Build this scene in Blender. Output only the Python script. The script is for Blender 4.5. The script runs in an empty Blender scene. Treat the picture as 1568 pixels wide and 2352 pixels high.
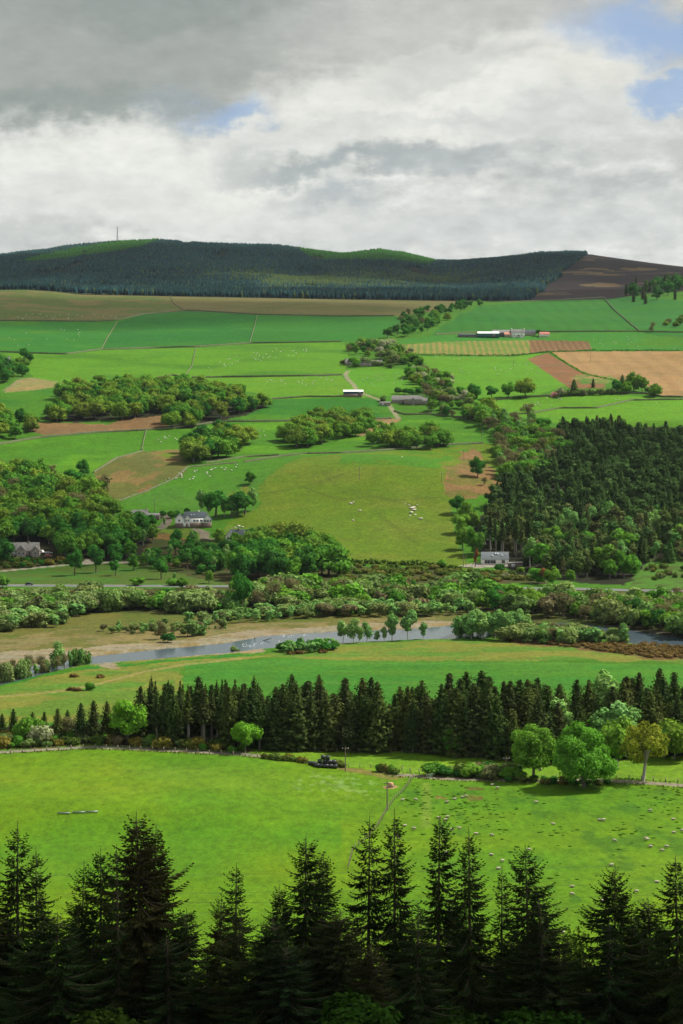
import bpy, math
import numpy as np
from mathutils import Vector
F = 4573.0; CX = 784.0; HY = 850.0; CZ = 113.0      # focal length, centre and horizon of the 1568 x 2352 photograph; camera height above the valley floor
rng = np.random.default_rng(11)
SC = bpy.context.scene
COL = SC.collection
PI = math.pi

# ------------------------------------------------------------------ noise
def _h(ix, iy, s):
    n = (ix.astype(np.int64) * 374761393 + iy.astype(np.int64) * 668265263 + s * 974634777) & 0xffffffff
    n = ((n ^ (n >> 13)) * 1274126177) & 0xffffffff
    return ((n ^ (n >> 16)) & 0xffffff) / float(0xffffff)
def vnoise(x, y, s=0):
    x = np.asarray(x, float); y = np.asarray(y, float)
    ix = np.floor(x); iy = np.floor(y); fx = x - ix; fy = y - iy
    fx = fx * fx * fx * (fx * (fx * 6 - 15) + 10); fy = fy * fy * fy * (fy * (fy * 6 - 15) + 10)
    a = _h(ix, iy, s); b = _h(ix + 1, iy, s); c = _h(ix, iy + 1, s); d = _h(ix + 1, iy + 1, s)
    return ((a + (b - a) * fx) * (1 - fy) + (c + (d - c) * fx) * fy) * 2 - 1
def fbm(x, y, s=0, o=3):
    t = 0; a = 1; n = 0
    for k in range(o):
        t = t + a * vnoise(x * 2 ** k, y * 2 ** k, s + k * 17); n += a; a *= 0.5
    return t / n
def sstep(a, b, x):
    t = np.clip((x - a) / (b - a), 0, 1)
    return t * t * (3 - 2 * t)

# ------------------------------------------------------------------ river course on the valley floor
RX = [-900, -400, -200, 0, 140, 200, 280, 337, 435, 528, 600, 770, 834, 960, 1044, 1200, 1310, 1343, 1444, 1568, 1800, 2300]
RU = [1676, 1596, 1566, 1538, 1519, 1507, 1499, 1493, 1483, 1474, 1460, 1449, 1446, 1443, 1434, 1431, 1430, 1432, 1446, 1464, 1500, 1580]
RL = [1760, 1660, 1620, 1572, 1536, 1524, 1518, 1514, 1505, 1498, 1489, 1479, 1473, 1467, 1466, 1457, 1452, 1453, 1476, 1484, 1530, 1610]
def flat(x, y, z=0.0):
    Y = (CZ - z) * F / (y - HY)
    return ((x - CX) / F * Y, Y)
RIV_U = np.array([flat(x, y) for x, y in zip(RX, RU)])
RIV_L = np.array([flat(x, y) for x, y in zip(RX, RL)])
def river_edges(X):
    o = np.argsort(RIV_U[:, 0]); p = np.argsort(RIV_L[:, 0])
    return np.interp(X, RIV_L[p, 0], RIV_L[p, 1]), np.interp(X, RIV_U[o, 0], RIV_U[o, 1])

# ------------------------------------------------------------------ the land, z over (x, y) in metres
_ny = [-400, -60, 0, 20, 100, 180, 270, 340, 360, 1120, 1160, 1300, 1450, 1700, 2000, 2300, 2600, 3000, 9500]
_nz = [150, 121, 111.3, 105, 72, 47, 15, 0.3, 0, 0, 1.5, 22, 49, 87, 121.7, 154, 186, 218, 218]
_ty = np.arange(-400, 9500, 5.0)
_tz = np.interp(_ty, _ny, _nz)
_k = np.hanning(27); _k /= _k.sum()
_ts = np.convolve(np.pad(_tz, 13, mode='edge'), _k, 'valid')
_w = sstep(1120, 1200, _ty) * (1 - sstep(2850, 2950, _ty))
_tz = _tz * (1 - _w) + _ts * _w
_rx = [-1200, -500, -100, 0, 60, 105, 150, 270, 370, 380, 470, 555, 640, 680, 700, 790, 870, 930, 1000, 1060, 1180, 1240, 1330, 1362, 1364, 1385, 1420, 1500, 1568, 1800, 2400]
_ry = [660, 625, 596, 591, 583, 579, 571, 558, 554, 556, 562, 567, 569, 573, 576, 585, 577, 586, 603, 603, 592, 585, 583, 584, 585, 588, 593, 604, 612, 640, 700]
_fx = [-1200, -200, 60, 125, 185, 390, 784, 1070, 1240, 1400, 1500, 1568, 2400]
_fy = [668, 666, 665, 669, 676, 680, 687, 691, 690, 686, 672, 668, 655]
def zpx(y, Y): return CZ + (HY - y) / F * Y
def H0(X, Y):
    X = np.asarray(X, float); Y = np.asarray(Y, float)
    z = np.interp(Y, _ty, _tz)
    u = X / np.maximum(Y, 200.0) * F + CX
    yf = np.interp(u, _fx, _fy); yr = np.interp(u, _rx, _ry)
    d3 = zpx(yf, 3000.0) - 218
    z = z + d3 * sstep(2450, 3000, Y) * (Y <= 3000)
    t = np.clip((Y - 3000) / 2400, 0, 1)
    yp = yf + (yr - yf) * (t ** 0.92)
    zh = zpx(yp, np.minimum(Y, 5400.0))
    zh = np.where(Y > 5400, zpx(yr, 5400.0) - (Y - 5400) * 0.07, zh)
    lump = 30 * fbm(X / 420, Y / 520, 5, 3) * sstep(3150, 3500, Y) * (1 - sstep(4950, 5350, Y))
    z = np.where(Y > 3000, zh + lump, z)
    # undulations of the farmed slope
    w = sstep(1220, 1420, Y) * (1 - sstep(2650, 2990, Y))
    z = z + w * (8.5 * fbm(X / 330, Y / 300, 21, 2) + 1.3 * fbm(X / 70, Y / 80, 33, 2))
    z = z + 13 * np.exp(-((X - 18) / 100) ** 2 - ((Y - 1385) / 75) ** 2)
    z = z + 5 * np.exp(-((X + 130) / 60) ** 2 - ((Y - 1420) / 60) ** 2)
    # valley floor
    v = sstep(345, 380, Y) * (1 - sstep(1080, 1200, Y))
    z = z + v * 0.45 * fbm(X / 60, Y / 70, 41, 2)
    lf = 1 - sstep(-40, 10, X)
    z = z + 2.6 * lf * sstep(478, 508, Y) * (1 - sstep(590, 625, Y))
    z = z + 1.0 * sstep(-5, 25, X) * sstep(560, 600, Y) * (1 - sstep(620, 660, Y))
    return z
def H(X, Y):
    X = np.asarray(X, float); Y = np.asarray(Y, float)
    z = H0(X, Y)
    lo, up = river_edges(X)
    d = np.minimum(Y - lo, up - Y) + 1.2 * fbm(X / 9, Y / 9, 71, 2)
    z = np.where((d > -4), z * (1 - sstep(-4, 0, d)) - 0.15 * sstep(-4, 0, d), z)
    return z - 1.8 * sstep(0.0, 2.0, d)

# table: photograph pixel -> distance, for the part of the land in view
_ux = np.arange(-700, 2300, 6.0)
_uy = np.concatenate([np.arange(345, 1200, 1.5), np.arange(1200, 3000, 2.5), np.arange(3000, 5405, 8.0)])
_UX, _UY = np.meshgrid(_ux, _uy, indexing='ij')
_PX = HY - (H0((_UX - CX) / F * _UY, _UY) - CZ) / _UY * F
_PX = np.minimum.accumulate(_PX, axis=1)
_pys = np.arange(540, 2360, 1.0)
_INV = np.empty((len(_ux), len(_pys)))
for _i in range(len(_ux)):
    _INV[_i] = np.interp(-_pys, -_PX[_i] + np.arange(_PX.shape[1]) * 1e-7, _uy)
def P(x, y):
    """world point (X, Y, Z) of the land seen at pixel x, y"""
    fx = np.clip((x - _ux[0]) / 6.0, 0, len(_ux) - 1.001); fy = np.clip(y - _pys[0], 0, len(_pys) - 1.001)
    i = int(fx); j = int(fy); a = fx - i; b = fy - j
    Y = (_INV[i, j] * (1 - a) + _INV[i + 1, j] * a) * (1 - b) + (_INV[i, j + 1] * (1 - a) + _INV[i + 1, j + 1] * a) * b
    X = (x - CX) / F * Y
    return float(X), float(Y), float(H(X, Y))
def dens(poly, step=25, closed=True):
    out = []
    n = len(poly)
    for k in range(n if closed else n - 1):
        a = poly[k]; b = poly[(k + 1) % n]
        m = max(1, int(math.hypot(b[0] - a[0], b[1] - a[1]) / step))
        for q in range(m):
            out.append((a[0] + (b[0] - a[0]) * q / m, a[1] + (b[1] - a[1]) * q / m))
    if not closed: out.append(poly[-1])
    return out
def world_poly(poly, step=25, closed=True):
    return np.array([P(x, y)[:2] for x, y in dens(poly, step, closed)])
def inside(X, Y, wp):
    m = (X > wp[:, 0].min()) & (X < wp[:, 0].max()) & (Y > wp[:, 1].min()) & (Y < wp[:, 1].max())
    res = np.zeros(X.shape, bool)
    if not m.any(): return res
    x = X[m]; y = Y[m]; c = np.zeros(x.shape, bool)
    n = len(wp)
    for i in range(n):
        x1, y1 = wp[i]; x2, y2 = wp[(i + 1) % n]
        if y1 == y2: continue
        t = ((y1 > y) != (y2 > y)) & (x < (x2 - x1) * (y - y1) / (y2 - y1) + x1)
        c ^= t
    res[m] = c
    return res
def seg_dist(X, Y, pl):
    d = np.full(X.shape, 1e9)
    for i in range(len(pl) - 1):
        x1, y1 = pl[i]; x2, y2 = pl[i + 1]
        dx, dy = x2 - x1, y2 - y1; L = dx * dx + dy * dy + 1e-9
        m = (X > min(x1, x2) - 40) & (X < max(x1, x2) + 40) & (Y > min(y1, y2) - 40) & (Y < max(y1, y2) + 40)
        if not m.any(): continue
        x = X[m]; y = Y[m]
        t = np.clip(((x - x1) * dx + (y - y1) * dy) / L, 0, 1)
        d[m] = np.minimum(d[m], np.hypot(x - x1 - t * dx, y - y1 - t * dy))
    return d

# ------------------------------------------------------------------ object helpers
def tag(o, label=None, cat=None, group=None, kind=None):
    if label: o['label'] = label
    if cat: o['category'] = cat
    if group: o['group'] = group
    if kind: o['kind'] = kind
    return o
def link(name, data, parent=None, loc=None, rz=0.0, sc=None):
    o = bpy.data.objects.new(name, data); COL.objects.link(o)
    if parent is not None: o.parent = parent
    if loc is not None: o.location = loc
    if rz: o.rotation_euler = (0, 0, rz)
    if sc is not None: o.scale = sc if hasattr(sc, '__len__') else (sc, sc, sc)
    return o
class MB:
    def __init__(s): s.V = []; s.Q = []; s.T = []; s.n = 0; s.tq = []; s.tt = []
    def quads(s, V, Q, tint=None):
        V = np.asarray(V, float).reshape(-1, 3); Q = np.asarray(Q, int).reshape(-1, 4)
        s.V.append(V); s.Q.append(Q + s.n); s.n += len(V)
        s.tq.append(np.full(len(Q), 0.5) if tint is None else np.broadcast_to(tint, len(Q)))
    def tris(s, V, T, tint=None):
        V = np.asarray(V, float).reshape(-1, 3); T = np.asarray(T, int).reshape(-1, 3)
        s.V.append(V); s.T.append(T + s.n); s.n += len(V)
        s.tt.append(np.full(len(T), 0.5) if tint is None else np.broadcast_to(tint, len(T)))
    def box(s, c, d, rz=0.0):
        x, y, z = [q / 2.0 for q in d]
        v = np.array([(-x, -y, -z), (x, -y, -z), (x, y, -z), (-x, y, -z), (-x, -y, z), (x, -y, z), (x, y, z), (-x, y, z)])
        if rz:
            cs, sn = math.cos(rz), math.sin(rz)
            v = np.stack([v[:, 0] * cs - v[:, 1] * sn, v[:, 0] * sn + v[:, 1] * cs, v[:, 2]], 1)
        s.quads(v + np.array(c), [(0, 3, 2, 1), (4, 5, 6, 7), (0, 1, 5, 4), (1, 2, 6, 5), (2, 3, 7, 6), (3, 0, 4, 7)])
    def tube(s, pts, radii, n=6, cap=True, tint=None):
        pts = np.asarray(pts, float); m = len(pts)
        radii = np.broadcast_to(radii, m)
        d = np.gradient(pts, axis=0); d /= np.linalg.norm(d, axis=1)[:, None] + 1e-9
        ref = np.where(np.abs(d[:, 2:3]) > 0.9, np.array([[1.0, 0, 0]]), np.array([[0, 0, 1.0]]))
        a = np.cross(d, ref); a /= np.linalg.norm(a, axis=1)[:, None] + 1e-9; b = np.cross(d, a)
        th = np.arange(n) * 2 * PI / n
        V = pts[:, None] + radii[:, None, None] * (a[:, None] * np.cos(th)[None, :, None] + b[:, None] * np.sin(th)[None, :, None])
        Q = [(i * n + j, i * n + (j + 1) % n, (i + 1) * n + (j + 1) % n, (i + 1) * n + j) for i in range(m - 1) for j in range(n)]
        s.quads(V.reshape(-1, 3), Q, tint)
        if cap and m > 1:
            for e in (0, m - 1):
                s.tris(np.vstack([V[e], pts[e][None]]), [(j, (j + 1) % n, n) for j in range(n)], tint)
    def prism(s, outline, a0, a1, axis='x'):
        """outline: 2-D points (across, up); extruded from a0 to a1 along axis"""
        o = np.array(outline, float); n = len(o)
        def put(a):
            if axis == 'x': return np.stack([np.full(n, a), o[:, 0], o[:, 1]], 1)
            return np.stack([o[:, 0], np.full(n, a), o[:, 1]], 1)
        V = np.vstack([put(a0), put(a1)])
        s.quads(V, [(i, (i + 1) % n, n + (i + 1) % n, n + i) for i in range(n)])
        c = o.mean(0)
        for a in (a0, a1):
            p = put(a); cc = np.array([[a, c[0], c[1]]]) if axis == 'x' else np.array([[c[0], a, c[1]]])
            s.tris(np.vstack([p, cc]), [(i, (i + 1) % n, n) for i in range(n)])
    def ball(s, c, r, nu=8, nv=5, jit=0.0, tint=None, rs=None):
        g = rs or rng
        th = np.arange(nu) * 2 * PI / nu; ph = np.linspace(-PI / 2, PI / 2, nv + 1)[1:-1]
        V = [(math.cos(p) * math.cos(t), math.cos(p) * math.sin(t), math.sin(p)) for p in ph for t in th] + [(0, 0, -1), (0, 0, 1)]
        V = np.array(V); V = V * (1 + jit * (g.random((len(V), 1)) - 0.5)) * np.asarray(r, float) + np.asarray(c, float)
        m = len(ph)
        Q = [(i * nu + j, i * nu + (j + 1) % nu, (i + 1) * nu + (j + 1) % nu, (i + 1) * nu + j) for i in range(m - 1) for j in range(nu)]
        b = m * nu
        T = [((j + 1) % nu, j, b) for j in range(nu)] + [((m - 1) * nu + j, (m - 1) * nu + (j + 1) % nu, b + 1) for j in range(nu)]
        n0 = s.n; s.quads(V, Q, tint); s.T.append(np.array(T) + n0); s.tt.append(np.full(len(T), 0.5) if tint is None else np.broadcast_to(tint, len(T)))
    def mesh(s, name, mat, smooth=False):
        V = np.vstack(s.V).astype(np.float32); nq = sum(map(len, s.Q)); nt = sum(map(len, s.T))
        me = bpy.data.meshes.new(name)
        me.vertices.add(len(V)); me.vertices.foreach_set('co', V.ravel())
        idx = []; 
        if nq: idx.append(np.vstack(s.Q).ravel())
        if nt: idx.append(np.vstack(s.T).ravel())
        idx = np.concatenate(idx).astype(np.int32)
        me.loops.add(len(idx)); me.loops.foreach_set('vertex_index', idx)
        st = np.concatenate([np.arange(nq) * 4, nq * 4 + np.arange(nt) * 3]).astype(np.int32)
        me.polygons.add(nq + nt); me.polygons.foreach_set('loop_start', st)
        me.update(calc_edges=True)
        tint = np.concatenate([np.concatenate(s.tq) if s.tq else np.zeros(0), np.concatenate(s.tt) if s.tt else np.zeros(0)]).astype(np.float32)
        at = me.attributes.new('tint', 'FLOAT', 'FACE'); at.data.foreach_set('value', tint)
        if smooth: me.polygons.foreach_set('use_smooth', np.ones(nq + nt, bool))
        if mat: me.materials.append(mat)
        return me
    def build(s, name, mat, parent=None, loc=None, smooth=False, rz=0.0, sc=None):
        return link(name, s.mesh(name, mat, smooth), parent, loc, rz, sc)
def root(name, loc, label, cat, group=None, rz=0.0, sc=None):
    return tag(link(name, None, None, loc, rz, sc), label, cat, group)

# ------------------------------------------------------------------ materials
def lin(r, g, b, k=1.0):
    def f(c):
        c /= 255.0
        return (c / 12.92 if c <= 0.04045 else ((c + 0.055) / 1.055) ** 2.4) * k
    return (f(r), f(g), f(b))
class NT:
    def __init__(s, tree): s.t = tree; s.n = tree.nodes; s.l = tree.links
    def new(s, typ, **kw):
        n = s.n.new(typ)
        for k, v in kw.items(): setattr(n, k, v)
        return n
    def set(s, sock, v):
        if hasattr(v, 'is_output') or isinstance(v, bpy.types.NodeSocket): s.l.new(v, sock)
        else: sock.default_value = v
    def math(s, op, a, b=None, c=None, clamp=False):
        n = s.new('ShaderNodeMath', operation=op, use_clamp=clamp)
        s.set(n.inputs[0], a)
        if b is not None: s.set(n.inputs[1], b)
        if c is not None: s.set(n.inputs[2], c)
        return n.outputs[0]
    def vmath(s, op, a, b=None, scale=None):
        n = s.new('ShaderNodeVectorMath', operation=op)
        s.set(n.inputs[0], a)
        if b is not None: s.set(n.inputs[1], b)
        if scale is not None: s.set(n.inputs['Scale'], scale)
        return n.outputs['Value'] if op in ('LENGTH', 'DOT_PRODUCT', 'DISTANCE') else n.outputs[0]
    def noise(s, vec, scale, detail=3, rough=0.55, dist=0.0):
        n = s.new('ShaderNodeTexNoise'); n.noise_dimensions = '3D'
        s.set(n.inputs['Vector'], vec); n.inputs['Scale'].default_value = scale
        n.inputs['Detail'].default_value = detail; n.inputs['Roughness'].default_value = rough; n.inputs['Distortion'].default_value = dist
        return n
    def mr(s, v, a, b, c=0.0, d=1.0, smooth=False):
        n = s.new('ShaderNodeMapRange'); n.interpolation_type = 'SMOOTHSTEP' if smooth else 'LINEAR'
        s.set(n.inputs['Value'], v)
        for k, q in zip(('From Min', 'From Max', 'To Min', 'To Max'), (a, b, c, d)): s.set(n.inputs[k], q)
        return n.outputs[0]
    def mix(s, f, a, b, blend='MIX'):
        n = s.new('ShaderNodeMix'); n.data_type = 'RGBA'; n.blend_type = blend; n.clamp_factor = True
        s.set(n.inputs[0], f)
        for k, v in ((6, a), (7, b)):
            if isinstance(v, tuple) and len(v) == 3: v = (*v, 1.0)
            s.set(n.inputs[k], v)
        return n.outputs[2]
    def ramp(s, f, stops, interp='LINEAR'):
        n = s.new('ShaderNodeValToRGB'); n.color_ramp.interpolation = interp
        e = n.color_ramp.elements
        while len(e) < len(stops): e.new(0.5)
        for q, (p, c) in zip(e, stops): q.position = p; q.color = (*c, 1)
        s.set(n.inputs[0], f); return n.outputs[0]
def new_mat(name):
    m = bpy.data.materials.new(name); m.use_nodes = True
    t = NT(m.node_tree); t.n.clear()
    t.out = t.new('ShaderNodeOutputMaterial')
    return m, t
def simple(name, col, rough=0.8, metal=0.0, var=0.15, scale=3.0, bump=0.0, spec=0.3):
    m, t = new_mat(name)
    b = t.new('ShaderNodeBsdfPrincipled'); t.l.new(b.outputs[0], t.out.inputs[0])
    tc = t.new('ShaderNodeTexCoord')
    n = t.noise(tc.outputs['Object'], scale, 4)
    f = t.mr(n.outputs[0], 0.3, 0.7, 1 - var, 1 + var)
    c = t.vmath('SCALE', col, scale=f)
    t.l.new(c, b.inputs['Base Color'])
    b.inputs['Roughness'].default_value = rough; b.inputs['Metallic'].default_value = metal
    b.inputs['Specular IOR Level'].default_value = spec
    if bump:
        bp = t.new('ShaderNodeBump'); bp.inputs['Strength'].default_value = bump; bp.inputs['Distance'].default_value = 0.05
        t.l.new(n.outputs[0], bp.inputs['Height']); t.l.new(bp.outputs[0], b.inputs['Normal'])
    return m
def foliage(name, stops, trans=0.25, var=0.5):
    if len(stops) == 1: stops = [stops[0], stops[0]]
    stops = [tuple(.84 * q for q in c_) for c_ in stops]
    m, t = new_mat(name)
    oi = t.new('ShaderNodeObjectInfo')
    c = t.ramp(oi.outputs['Random'], [(i / max(1, len(stops) - 1), s) for i, s in enumerate(stops)])
    at = t.new('ShaderNodeAttribute', attribute_name='tint')
    f = t.mr(at.outputs['Fac'], 0, 1, 1 - var, 1 + var)
    c = t.vmath('SCALE', c, scale=f)
    d = t.new('ShaderNodeBsdfDiffuse'); t.l.new(c, d.inputs[0])
    if trans:
        tr = t.new('ShaderNodeBsdfTranslucent'); t.l.new(t.vmath('MULTIPLY', c, (1.08, 1.25, 0.6)), tr.inputs[0])
        mx = t.new('ShaderNodeMixShader'); mx.inputs[0].default_value = trans
        t.l.new(d.outputs[0], mx.inputs[1]); t.l.new(tr.outputs[0], mx.inputs[2]); t.l.new(mx.outputs[0], t.out.inputs[0])
    else: t.l.new(d.outputs[0], t.out.inputs[0])
    return m
# ================================================================== GROUND
KG = 0.33
def g3(r, g, b, k=1.0): return np.array(lin(r, g, b, KG * k))
LIT = g3(128, 172, 18); LITM = g3(112, 176, 28); CER = g3(68, 150, 38, 0.9); MID = g3(90, 154, 28); OLV = g3(116, 150, 28)
MOOR = g3(140, 132, 78); TANF = g3(192, 160, 105); SOIL = g3(158, 126, 84); BRK = g3(160, 134, 80); GRV = g3(192, 180, 150, 0.9)
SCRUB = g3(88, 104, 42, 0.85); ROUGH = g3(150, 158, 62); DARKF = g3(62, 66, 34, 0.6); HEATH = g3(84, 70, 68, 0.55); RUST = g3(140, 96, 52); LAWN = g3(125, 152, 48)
Z = []   # (zone name, polygon in photograph pixels, colour, colour 2 for patches, patch scale m, edge roughness m)
def zone(name, poly, c1, c2=None, ps=30, er=0.0, extra=None): Z.append((name, poly, c1, c2, ps, er, extra))
S = 'hillside_field'
zone('moorland', [(-900, 640), (0, 666), (125, 668), (185, 676), (390, 680), (430, 714), (330, 722), (270, 735), (215, 738), (0, 736), (-900, 740)], g3(112, 130, 60), MOOR, 45, 6)
zone('moorland', [(390, 677), (784, 684), (1079, 689), (1040, 703), (1000, 716), (910, 725), (784, 727), (590, 723), (430, 714), (395, 700)], MOOR, g3(122, 128, 66), 50, 2)
zone(S, [(-900, 740), (0, 737), (215, 739), (268, 738), (232, 803), (150, 813), (0, 809), (-900, 830)], g3(62, 148, 44), MID, 60)
zone(S, [(268, 742), (330, 722), (430, 714), (590, 724), (573, 788), (450, 797), (232, 803)], g3(52, 138, 44), CER, 90)
zone(S, [(590, 724), (784, 727), (910, 727), (945, 738), (915, 762), (850, 780), (784, 785), (573, 788)], g3(62, 144, 42), CER, 90)
zone(S, [(0, 811), (150, 814), (232, 805), (450, 799), (573, 790), (790, 786), (800, 820), (790, 862), (620, 866), (440, 868), (170, 885), (80, 872), (50, 830)], LITM, MID, 70)
zone(S, [(440, 868), (620, 867), (784, 863), (800, 880), (860, 912), (625, 916), (580, 900), (420, 890)], g3(122, 180, 34), LITM, 50)
zone(S, [(790, 850), (860, 842), (940, 850), (970, 885), (950, 900), (880, 912), (820, 895), (800, 870)], g3(108, 180, 34), LITM, 40)
zone(S, [(610, 918), (784, 913), (880, 918), (905, 940), (915, 961), (784, 966), (540, 968), (510, 950)], CER, MID, 60)
zone(S, [(-900, 900), (0, 905), (80, 897), (170, 886), (120, 930), (90, 960), (0, 965), (-900, 980)], MID, CER, 60)
zone('ploughed_field', [(10, 902), (35, 874), (70, 868), (162, 884), (80, 896)], g3(170, 165, 100), TANF, 20)
zone('ploughed_field', [(60, 987), (90, 970), (170, 972), (250, 975), (300, 955), (368, 945), (390, 960), (385, 983), (300, 990), (200, 994), (100, 999)], SOIL, g3(175, 140, 90), 40)
zone(S, [(-900, 1080), (-200, 1040), (0, 1022), (90, 1006), (220, 996), (330, 990), (470, 978), (640, 970), (850, 967), (1000, 965), (1125, 975), (1122, 1018), (1030, 1020), (900, 1033), (780, 1040), (650, 1048), (545, 1062), (430, 1032), (330, 1042), (270, 1052), (215, 1085), (60, 1080), (-900, 1100)], MID, LITM, 60)
zone('ploughed_field', [(856, 962), (925, 961), (900, 976), (850, 1001), (815, 1003), (846, 985)], g3(178, 150, 100), TANF, 30, 1)
zone('hill_pasture', [(205, 1085), (270, 1052), (330, 1038), (410, 1032), (440, 1070), (395, 1105), (330, 1130), (262, 1155), (240, 1130)], g3(125, 130, 62), BRK, 26, 5)
zone(S, [(232, 1165), (330, 1132), (400, 1106), (450, 1072), (560, 1062), (700, 1045), (640, 1075), (590, 1115), (600, 1150), (540, 1190), (440, 1185), (360, 1175), (280, 1172)], g3(92, 152, 44), MID, 40, 3)
zone('hill_pasture', [(520, 1200), (600, 1160), (592, 1118), (640, 1076), (690, 1051), (784, 1043), (840, 1040), (1000, 1030), (1090, 1020), (1140, 1020), (1150, 1060), (1110, 1110), (1040, 1150), (1040, 1200), (1055, 1260), (1085, 1308), (760, 1294), (770, 1262), (740, 1232), (680, 1216), (590, 1222)], OLV, g3(128, 150, 40), 45, 2)
zone('hill_pasture', [(790, 1045), (1000, 1035), (1090, 1030), (1000, 1068), (880, 1062), (800, 1064)], MID, OLV, 30, 8)
zone('bracken', [(995, 1107), (1044, 1072), (1060, 1040), (1095, 1030), (1120, 1070), (1146, 1095), (1142, 1128), (1064, 1144), (1019, 1137)], g3(168, 132, 84), g3(136, 132, 62), 14, 6)
zone('bracken', [(350, 1040), (412, 1030), (418, 1060), (380, 1064)], BRK, OLV, 14, 4)
zone('bracken', [(236, 1098), (300, 1078), (365, 1098), (330, 1118), (250, 1115)], BRK, g3(130, 135, 62), 14, 5)
zone('bracken', [(318, 1128), (345, 1112), (352, 1120), (325, 1136)], g3(150, 110, 66), BRK, 8, 2)
zone('bracken', [(525, 1134), (560, 1118), (585, 1132), (560, 1150), (530, 1150)], g3(165, 138, 80), OLV, 9, 3)
zone('bracken', [(345, 1238), (360, 1222), (420, 1232), (450, 1248), (430, 1275), (380, 1280), (350, 1262)], g3(165, 125, 70), g3(110, 110, 50), 9, 3)
zone('lawn', [(362, 1220), (372, 1202), (430, 1212), (470, 1225), (462, 1234), (420, 1231)], LAWN, g3(110, 140, 45), 10, 1)
zone('lawn', [(488, 1232), (525, 1203), (560, 1215), (530, 1232), (505, 1240)], g3(120, 160, 45), LAWN, 10, 1)
# right-hand hillside
zone(S, [(990, 770), (1010, 752), (1045, 733), (1100, 703), (1285, 689), (1385, 684), (1412, 712), (1440, 738), (1468, 762), (1365, 763), (1200, 762), (1085, 764)], CER, g3(56, 140, 42), 90, 0, 'rows')
zone(S, [(1385, 684), (1450, 682), (1568, 690), (2300, 700), (2300, 790), (1568, 775), (1500, 770), (1470, 762), (1440, 738), (1412, 712)], g3(60, 140, 48), CER, 60)
zone(S, [(925, 780), (1000, 770), (1200, 764), (1460, 763), (1568, 782), (2300, 800), (2300, 830), (1568, 805), (1360, 806), (1350, 785), (1215, 781), (1020, 785), (905, 792)], g3(75, 158, 48), MID, 60)
zone('vine_rows', [(900, 794), (1020, 785), (1215, 781), (1218, 812), (1170, 817), (960, 814), (930, 806)], g3(180, 165, 92), g3(150, 168, 70), 30, 0, 'vines')
zone('vine_rows', [(1215, 781), (1350, 784), (1360, 803), (1260, 807), (1218, 812)], g3(165, 130, 88), SOIL, 30, 0, 'vines2')
zone(S, [(960, 818), (1060, 820), (1175, 820), (1255, 809), (1212, 825), (1300, 885), (1240, 906), (1140, 916), (1080, 930), (1040, 900), (1010, 865), (985, 845)], g3(114, 182, 34), LITM, 50)
zone('ploughed_field', [(1211, 825), (1258, 811), (1340, 860), (1385, 870), (1390, 890), (1310, 893), (1296, 884)], g3(172, 122, 82), SOIL, 30)
zone('ploughed_field', [(1264, 808), (1568, 806), (2300, 815), (2300, 930), (1568, 911), (1520, 911), (1484, 885), (1410, 871), (1340, 858)], g3(205, 166, 112), g3(190, 155, 98), 60, 0, 'rows')
zone('rough_grass', [(1305, 868), (1330, 861), (1400, 864), (1415, 872), (1390, 880), (1340, 880)], g3(105, 160, 55), TANF, 12, 3)
zone(S, [(1084, 940), (1140, 920), (1250, 912), (1400, 903), (1524, 917), (1568, 914), (2300, 935), (2300, 1000), (1284, 975), (1220, 960), (1120, 952)], g3(120, 184, 36), LITM, 50)
# valley
zone('rough_grass', [(-900, 1345), (0, 1312), (200, 1296), (330, 1300), (540, 1335), (540, 1344), (-900, 1352)], g3(98, 128, 42), g3(84, 138, 40), 25, 3)
zone('scrubland', [(-300, 1285), (0, 1285), (190, 1290), (0, 1310), (-300, 1330)], g3(80, 92, 40), g3(110, 100, 45), 8, 3)
zone('scrubland', [(330, 1235), (460, 1240), (560, 1260), (760, 1260), (775, 1296), (1085, 1310), (1250, 1318), (1250, 1342), (520, 1342), (340, 1300), (250, 1290)], SCRUB, g3(105, 92, 52), 12, 4)
zone('rough_grass', [(1440, 1330), (1485, 1282), (1568, 1275), (2300, 1290), (2300, 1350), (1440, 1350)], g3(96, 150, 46), g3(95, 112, 50), 12, 4)
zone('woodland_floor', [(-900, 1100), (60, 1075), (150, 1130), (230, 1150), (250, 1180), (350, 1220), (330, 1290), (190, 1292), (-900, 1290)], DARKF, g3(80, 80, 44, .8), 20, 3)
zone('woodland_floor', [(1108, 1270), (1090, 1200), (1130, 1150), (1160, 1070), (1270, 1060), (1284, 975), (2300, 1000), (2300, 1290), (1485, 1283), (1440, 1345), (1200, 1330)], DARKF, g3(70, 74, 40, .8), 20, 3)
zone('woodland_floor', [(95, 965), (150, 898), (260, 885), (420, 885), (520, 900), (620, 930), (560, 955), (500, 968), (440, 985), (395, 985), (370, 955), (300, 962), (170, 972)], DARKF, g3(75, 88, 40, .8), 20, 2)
zone('scrubland', [(-900, 1353), (600, 1350), (1568, 1352), (2300, 1360), (2300, 1500), (1700, 1475), (1568, 1462), (1385, 1434), (1200, 1428), (1000, 1420), (700, 1440), (400, 1440), (0, 1430), (-900, 1430)], SCRUB, g3(112, 112, 52), 16, 3)
zone('rough_grass', [(-900, 1440), (0, 1425), (250, 1408), (500, 1412), (760, 1400), (1000, 1412), (1060, 1420), (1060, 1432), (700, 1432), (440, 1445), (100, 1462), (-900, 1480)], g3(128, 130, 58), g3(112, 128, 48), 22, 5)
zone('dry_flat', [(-900, 1500), (0, 1462), (250, 1446), (440, 1440), (620, 1430), (850, 1422), (1048, 1418), (1050, 1440), (960, 1447), (834, 1451), (770, 1455), (600, 1466), (528, 1481), (435, 1489), (200, 1515), (0, 1545), (-900, 1690)], g3(158, 146, 92), g3(128, 130, 62), 10, 6)
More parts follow.
